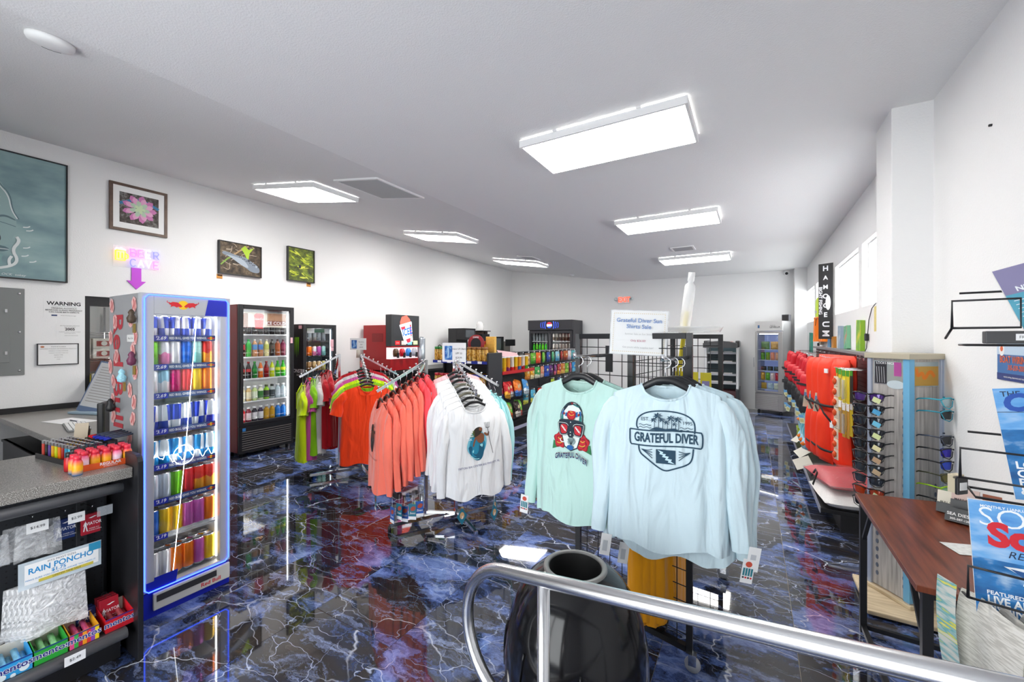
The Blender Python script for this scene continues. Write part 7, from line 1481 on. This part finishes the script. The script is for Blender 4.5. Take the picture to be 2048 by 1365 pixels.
for j in range(24):
    z = 1.235 - j * .048
    obj('slot', hole, t, (-.025, -.0012, z)); obj('slot', hole, t, (.0012, .028, z), (0, 0, PI / 2))
    if j > 10: obj('slot', hole, t, (-WT + .04, -.0012, z)); obj('slot', hole, t, (.0012, WT - .04, z), (0, 0, PI / 2))
LENS = MB().grid(lambda u, v: ((u - .5) * .058 * (1 - .12 * v), -.012 * (1 - (2 * u - 1) ** 2) * (1 - .3 * (2 * v - 1) ** 2), -.040 * v * (1 - .25 * (2 * u - 1) ** 4) + .004 * math.sin(PI * u)), 10, 6).mesh('lens', None)
def sunglasses(label, loc, rz, fc, lc, tagc=None, rim=True):
    q = thing('sunglasses', label, 'sunglasses', loc, rz, 'sunglasses on the tower'); q.scale = (1.22, 1.0, 1.25); fm = mat('frame ' + fc, fc, .25); lm = mat('lens ' + lc, lc, .08, .3, spec=.8)
    for s_ in (-1, 1):
        obj('lens', LENS, q, (s_ * .034, 0, 0), (0, 0, s_ * .22), lm)
        MB().tube([(s_ * x, y, z) for x, y, z in ((.005, -.011, -.006), (.03, -.016, .003), (.055, -.009, .001), (.068, .0, -.006))], .0032, 6).build('brow_bar', fm, q); MB().tube([(s_ * .068, .0, -.006), (s_ * .070, .05, -.005), (s_ * .066, .10, -.010), (s_ * .062, .125, -.022)], .0034, 6, flat=.5).build('temple', fm, q)
        if rim: MB().tube([(s_ * x, y, z) for x, y, z in ((.006, -.009, -.012), (.012, -.010, -.036), (.034, -.014, -.044), (.056, -.008, -.036), (.066, .0, -.008))], .0022, 6).build('rim', fm, q)
    MB().tube([(-.006, -.010, -.005), (0, -.013, -.002), (.006, -.010, -.005)], .003, 6).build('bridge', fm, q)
    if tagc: MB().box(-.016, .016, -.001, .001, -.022, 0).build('price_tag', mat('glasses tag ' + tagc, tagc, .6), q, loc=(.045, -.02, -.018), rot=(0, .4, 0))
TT = Fr((*C0, 0), ta)
la = [('1a1a1c', '4a2a7a', 'd0d8a0', 'black sunglasses with purple lenses'), ('1a1a1e', '20242c', '4a9ac8', 'black sunglasses with a blue and green tag'), ('1a1a1e', '262a34', '6ab8d8', 'black sunglasses with pale blue tag'), ('1c1c20', '2c3038', 'd0dca0', 'grey-black sunglasses with lime tag'), ('1a1a1c', '23272e', 'e0d8a8', 'black sunglasses with cream tag'), ('1c1c1e', '343a42', 'b89878', 'black sunglasses with mirror-grey lenses'), ('161618', '3a4048', 'b8a080', 'black sunglasses with silver-grey lenses'), ('161618', '363c46', None, 'black sunglasses without a tag'), ('1a1a1a', 'b8401c', 'd0e0b0', 'black sunglasses with fiery orange lenses'), ('141416', '141618', 'c8b898', 'all-black sunglasses with tan tag')]
for k, (fc, lc, tc_, lb) in enumerate(la): sunglasses(f"{lb}, {ORD[k]} down on tower's left face", TT(-WT / 2 - .03, -.105, 1.225 - k * .070), ta + .25, fc, lc, tc_)
lb_ = [('2a9ab0', '9ab0b4', None, 'turquoise-framed sunglasses with pale lenses'), ('2a8aa0', '22282c', None, 'turquoise-framed sunglasses with dark lenses'), None, ('3a4050', '22262c', 'c8c8cc', 'striped grey sunglasses with dark lenses'), ('141418', '2418a0', 'c8c8cc', 'black sunglasses with deep violet-blue lenses'), ('141418', '1c40b8', None, 'black sunglasses with bright blue lenses'), ('3a3a28', '6a6434', '9ab8d8', 'gold-olive lens sunglasses'), ('9ac81c', '8ab890', None, 'lime green framed sunglasses'), ('1a1a1a', '141414', None, 'matte black sunglasses with striped temple'), ('141414', '141416', None, 'matte black sunglasses beside loose black tag'), ('2a1416', '141416', None, 'dark maroon-framed black sunglasses')]
for k, v in enumerate(lb_):
    if v: sunglasses(f"{v[3]}, {ORD[k]} down on tower's right face", TT(.105, WT / 2 + .03, 1.225 - k * .068), ta + PI / 2 + .1, v[0], v[1], v[2])
# ================================================================ side table
t = thing('side_table', 'small cherry-wood table with black metal legs by the right wall', 'table', (.49, 1.90, 0), .0)
CH = ramp_mat('cherry laminate', [(.3, '4c2416'), (.5, '6b3420'), (.7, '7f4229')], .32, (30, 2.5, 2), 1.6, 6)
MB().prism([(-.02, -.02), (.20, -.03), (.40, .02), (.42, .86), (.30, .99), (-.02, .94)], .70, .722).build('top', CH, t, bevel=.003)
for x, y in ((.01, .92), (.02, .03), (.36, .90), (.37, .05)): MB().bar((x, y, .0), (x, y, .70), .014).build('leg', BLKM, t)
for a, b_ in (((.01, .92), (.36, .90)), ((.02, .03), (.37, .05)), ((.01, .92), (.02, .03)), ((.36, .90), (.37, .05))):
    MB().bar((*a, .68), (*b_, .68), .014).build('apron_bar', BLKM, t)
    MB().bar((*a, .03), (*b_, .03), .011).build('foot_bar', BLKM, t)
for a in (((.01, .90, .50), (.01, .76, .67)), ((.02, .05, .50), (.02, .20, .67))): MB().bar(*a, .008).build('brace', BLKM, t)
def cardbox(label, loc, rz, w, h, d, m, lines, tilt=0):
    q = thing('card_holder', label, 'card holder', loc, rot=(tilt, 0, rz)); MB().box(-w / 2, w / 2, -d, 0, 0, h * .45).build('holder', BLACK, q); c_ = MB().box(-w / 2 + .002, w / 2 - .002, -d + .002, -.002, .004, h).build('cards', m, q); p = Print(frame((0, -d - .0005, h * .35), (1, 0, 0)))
    for k, (s_, z, mm) in enumerate(lines): p.text(s_, 0, .012 - k * .02, z, mm, bold=.02)
    p.build('lettering', q); return q
cardbox('black business card holder with white lettering on the table', (.80, 2.60, .723), -.45, .10, .06, .02, BLACK, [('SEA DIESEL', .018, PAPER), ('305-587-1381', .012, PAPER)], -.3)
cardbox('tan business card holder with a dark shield beside black one', (.875, 2.50, .723), -.45, .09, .065, .02, mat('card tan', 'c8a888', .6), [('305', .014, INK)], -.3)
for k in range(4): cardbox(f"stacked business cards behind the holders, {ORD[k]} from left", (.80 + .04 * k, 2.72 - .03 * k, .723 + .03 * (k % 2)), -.45, .09, .10, .02, mat('card stack %d' % k, ('d8d4c4', 'c8b0a8', 'b8b8c0', '8a4a30')[k], .6), [(('BULL SKULL', 'MARINE LLC', 'MOVING', 'GLASS')[k], .012, INK)], -.25)
tag(MB().box(-.10, .10, -.05, .05, 0, .001).build('flyer', mat('flyer grey', (.6, .62, .6), .6, noise=.4, ns=60), loc=(.76, 2.30, .7235), rot=(0, 0, .3)), 'small printed flyer lying on the cherry table', 'flyer')
# ================================================================ tiered magazine rack by the entrance
JF = Fr((.50, 1.48, 0), -.16)
t = thing('magazine_rack', 'black wire tiered rack of free magazines at the right edge', 'magazine rack', JF.o, JF.rz)
for x in (.20, .36): MB().tube([(x, .12, 0), (x, .33, 1.60)], .006, 8).build('side_post', BLKM, t); MB().tube([(x, -.10, .012), (x, .30, .012)], .006, 8).build('foot', BLKM, t)
tiers = [(.60, -.04), (.84, .02), (1.12, .12), (1.53, .24)]
for k, (z, y) in enumerate(tiers):
    b = MB(); b.tube([(0, y + .10, z), (0, y, z), (.40, y, z), (.40, y + .10, z)], .0035, 6); b.tube([(0, y + .10, z), (.40, y + .10, z)], .0035, 6); b.tube([(0, y + .10, z + .16), (.40, y + .10, z + .16)], .0035, 6); b.build('tier_tray', BLKM, t)
    b = MB(); x0 = -.03
    b.tube([(x0, y + .10, z + .02), (x0, y - .01, z + .05), (x0, y - .01, z + .13), (x0 + .13, y - .015, z + .13), (x0 + .13, y - .015, z + .05), (x0, y - .01, z + .05)], .0035, 6); b.build('front_loop', BLKM, t)
def mag(label, x, y, z, w, h, tilt, roll, art, name='magazine'):
    q = thing(name, label, name, JF(x, y, z), rot=(tilt, roll, JF.rz)); MB().box(0, w, 0, .008, 0, h).build('pages', PAPER, q); p = Print(frame((0, -.0004, 0), (1, 0, 0))); art(p, w, h); p.build('cover', q); return q
SKY = ramp_mat('cover sky', [(.3, '2f7ac8'), (.5, '6aa8e0'), (.7, 'c8dcee')], .3, (1, 1, 3), 7, 4); SEA_ = ramp_mat('cover sea', [(.35, '14508a'), (.55, '2a78b8'), (.75, 'd0e4f0')], .3, (1, 1, 2), 12, 6)
WT_ = mat('cover white', (.85, .88, .9), .4); CRD = mat('cover red', 'd01428', .4); CBL = mat('cover deep blue', '1c4fa8', .4); CNV = mat('cover navy', '12284a', .4)
def coast(p, w, h):
    p.rect(0, 0, w, h, SKY); p.rect(0, h * .12, w, h * .62, SEA_); p.poly([(w * .55, h * .66), (w, h * .8), (w, h * .2), (w * .62, h * .28)], ramp_mat('cover fish', [(.35, '5a4a40'), (.55, '8a7868'), (.7, 'c8c0b8')], .4, (1, 1, 1), 40, 5)); p.text('THE FLORIDA KEYS', .012, h * .945, .02, CNV, align='LEFT', bold=.01); p.text('COASTAL', .012, h * .86, .062, CBL, align='LEFT', bold=.05, shear=.15)
    for k, s_ in enumerate(('LOCAL', 'CATCH', 'PHOTOS', '& FORECAST')): p.text(s_, .012, h * (.30 - .075 * k), .026, WT_, align='LEFT', bold=.03)
    p.line([(0, h * .78), (w, h * .78)], .0015, CNV)
def southern(p, w, h):
    p.rect(0, 0, w, h, SEA_); p.rect(0, h * .5, w, h, SKY); p.poly([(w * .25, h * .46), (w, h * .50), (w, h * .30), (w * .55, h * .34)], WT_); p.poly([(w * .3, h * .45), (w, h * .40), (w, h * .22), (w * .5, h * .33)], mat('hull blue', '2a5a98', .3)); p.line([(w * .4, h * .36), (w * .7, h * .30), (w, h * .18)], .02, WT_)
    p.text('MONTHLY | JANUARY/FEBRUARY', .02, h * .955, .009, WT_, align='LEFT', bold=.02); p.text('SOUTHERN', .014, h * .86, .066, WT_, align='LEFT', bold=-.01); p.text('Scuba', .03, h * .71, .078, CRD, align='LEFT', bold=.05); p.text('REGION', .06, h * .565, .024, CNV, align='LEFT', shear=.3); p.disc(w * .55, h * .6, .02, CNV, .008); p.disc(w * .55, h * .6, .015, SKY, .005); p.text('50 SAV', .10, h * .515, .018, CNV, align='LEFT', bold=.02)
    p.text('FEATURED REPORTS', .02, h * .215, .013, WT_, align='LEFT', bold=.02)
    for k, s_ in enumerate(('LIVE ABOARD LIFE', 'FISHING TIPS')): p.text(s_, .02, h * (.155 - .075 * k), .026, WT_, align='LEFT', bold=.03, sx=.8)
mag('blue fishing magazine with splashing sea on the third rack tier', .075, .145, 1.125, .22, .29, -.14, -.12, coast)
mag('blue scuba magazine with red title on the second tier of the rack', -.012, .03, .845, .21, .285, -.10, -.04, southern)
mag('pale blue leaflet slanting in the top tray of the rack', .12, .27, 1.56, .10, .20, -.2, -.3, lambda p, w, h: (p.rect(0, 0, w, h * .6, mat('leaflet aqua', '5aa8c0', .4)), p.rect(0, h * .6, w, h, mat('leaflet mauve', '8a84a8', .4)), p.text('NEXT', w * .5, h * .66, .02, WT_, bold=.03), [p.line([(.01, h * (.5 - .06 * k)), (w * .8, h * (.5 - .06 * k))], .002, WT_) for k in range(6)]), 'leaflet')
q = thing('sign_plate', 'black FREE MAGAZINES plate on the top tray of the rack', 'sign', JF(.03, .215, 1.535), JF.rz); MB().box(0, .30, -.02, .02, 0, .035).build('plate', mat('plate charcoal', (.05, .05, .052), .5), q, bevel=.003); p = Print(frame((.10, -.0205, .018), (1, 0, 0))); p.rect(-.045, -.009, .045, .009, PAPER); p.text('FREE MAGAZINES', 0, 0, .0105, INK, sx=.95); p.build('lettering', q)
for lb, x, y, z, s_ in (('black labelled clip plate under the fishing magazine', .225, .09, 1.10, 'COASTAL'), ('black labelled clip plate under the scuba magazine', .16, -.005, .822, 'SOUTHERN')):
    q = thing('clip_plate', lb, 'clip', JF(x, y, z), JF.rz); MB().box(0, .16, -.006, .006, 0, .07).build('plate', BLACK, q, bevel=.005); p = Print(frame((.06, -.0065, .038), (1, 0, 0))); p.rect(-.045, -.016, .08, .016, PAPER); p.text(s_, .015, 0, .024, INK, sx=.8); p.build('lettering', q)
q = thing('clip_plate', 'small dark side clip holding a pale booklet beside the upper magazine', 'clip', JF(-.015, .20, 1.10), JF.rz + .9); MB().box(-.02, .02, -.004, .004, 0, .05).build('plate', BLACK, q, bevel=.003); MB().box(-.017, .017, .004, .022, .003, .054).build('booklet', mat('booklet sand', 'c8bca0', .6), q); MB().box(-.013, .013, -.0052, -.004, .013, .035).build('label', PAPER, q)
# newspapers: folded sheets standing in the low tray
NWS = ramp_mat('newsprint', [(.40, 'b8b4ac'), (.5, 'cfcbc3'), (.58, 'd8d5ce')], .75, (30, 30, 260), 1, 3)
for k in range(5):
    w, h = .17, .27
    def fn(s_): return lambda u, v: ((u - .0) * w, s_ * .009 * math.sin(PI * min(1, v * 1.02)) ** .4 + .05 * (1 - v) ** 2 * (.5 if k else 1) + .004 * math.sin(7 * u), h * v + .006 * math.sin(5 * u + k))
    q = MB().grid(fn(-1), 6, 14).grid(fn(1), 6, 14).build('newspaper', NWS, loc=JF(-.06 + .034 * k, .06 - .0 * k, .615), rot=(-.12, .03 * k, JF.rz - 1.05)); tag(q, f"folded newspaper in the low tray of the rack, {ORD[k]} from left", 'newspaper', 'folded newspapers')
tag(MB().grid(lambda u, v: (u * .06, .05 * (1 - v) ** 2, .29 * v), 6, 12).build('newspaper', ramp_mat('news colour edge', [(.4, 'c8c8c0'), (.55, '5aa0a8'), (.6, 'd8d040'), (.7, 'c8c8c0')], .7, (10, 10, 60), 1, 3), loc=JF(-.10, .05, .615), rot=(-.12, -.05, JF.rz - 1.05)), 'colour-printed newspaper leaning at left of the newspapers', 'newspaper')
for k in range(3):
    q = mag(f"white property paper in the front pocket, {('rear', 'middle', 'front')[k]} of three", .03 + .015 * k, -.02 - .05 * k, .63 - .05 * k, .28, .19, -.2, .08, lambda p, w, h: (p.rect(0, 0, w, h, PAPER), p.rect(.07, h * .48, .105, h * .66, mat('ad blue', '2a5ab0', .5)), p.rect(.12, h * .48, .24, h * .68, ramp_mat('ad photo', [(.4, '4a3028'), (.6, 'a88a70')], .5, (1, 1, 1), 60, 3)), p.rect(.05, h * .1, .2, h * .3, mat('ad cyan', '2a98c8', .5)) if k == 2 else None), 'brochure')
b = MB(); b.tube([(-.05, -.16, .52), (-.05, .12, .52), (.40, .12, .52), (.40, -.16, .52)], .005, 6, closed=True); b.tube([(-.05, -.16, .60), (.40, -.16, .60)], .005, 6)
for x in (-.05, .40): b.tube([(x, -.16, .52), (x, -.16, .60)], .005, 6)
for kk in range(9): b.tube([(-.05 + .058 * kk, -.16, .52), (-.05 + .058 * kk, .12, .52)], .003, 5)
b.build('low_pocket', BLKM, t)
q = thing('wall_poster', 'small blue poster with orange lettering on the right wall', 'poster', (XR, 2.52, 1.45), -PI / 2); MB().box(-.14, .14, -.004, -.0008, -.08, .08).build('sheet', mat('poster blue', '3f6ea8', .45), q); p = Print(frame((0, -.0042, 0), (1, 0, 0))); p.rect(-.14, .03, .14, .08, mat('poster pale', 'b8cce0', .5)); p.rect(-.14, -.08, .14, -.05, mat('poster navy', '2a3a78', .5)); OR_ = mat('poster orange', 'd8602c', .5); p.disc(-.10, .05, .022, PAPER, .026); p.disc(-.10, .055, .012, OR_); p.text('BOAT WIRING', -.005, .008, .042, OR_, bold=.02, sx=.8); p.text('305-509-2004', .015, -.025, .03, OR_, bold=.02, shear=.2, sx=.8); p.text('marine wiring, electronics and repair', 0, -.065, .011, PAPER); p.build('lettering', q)
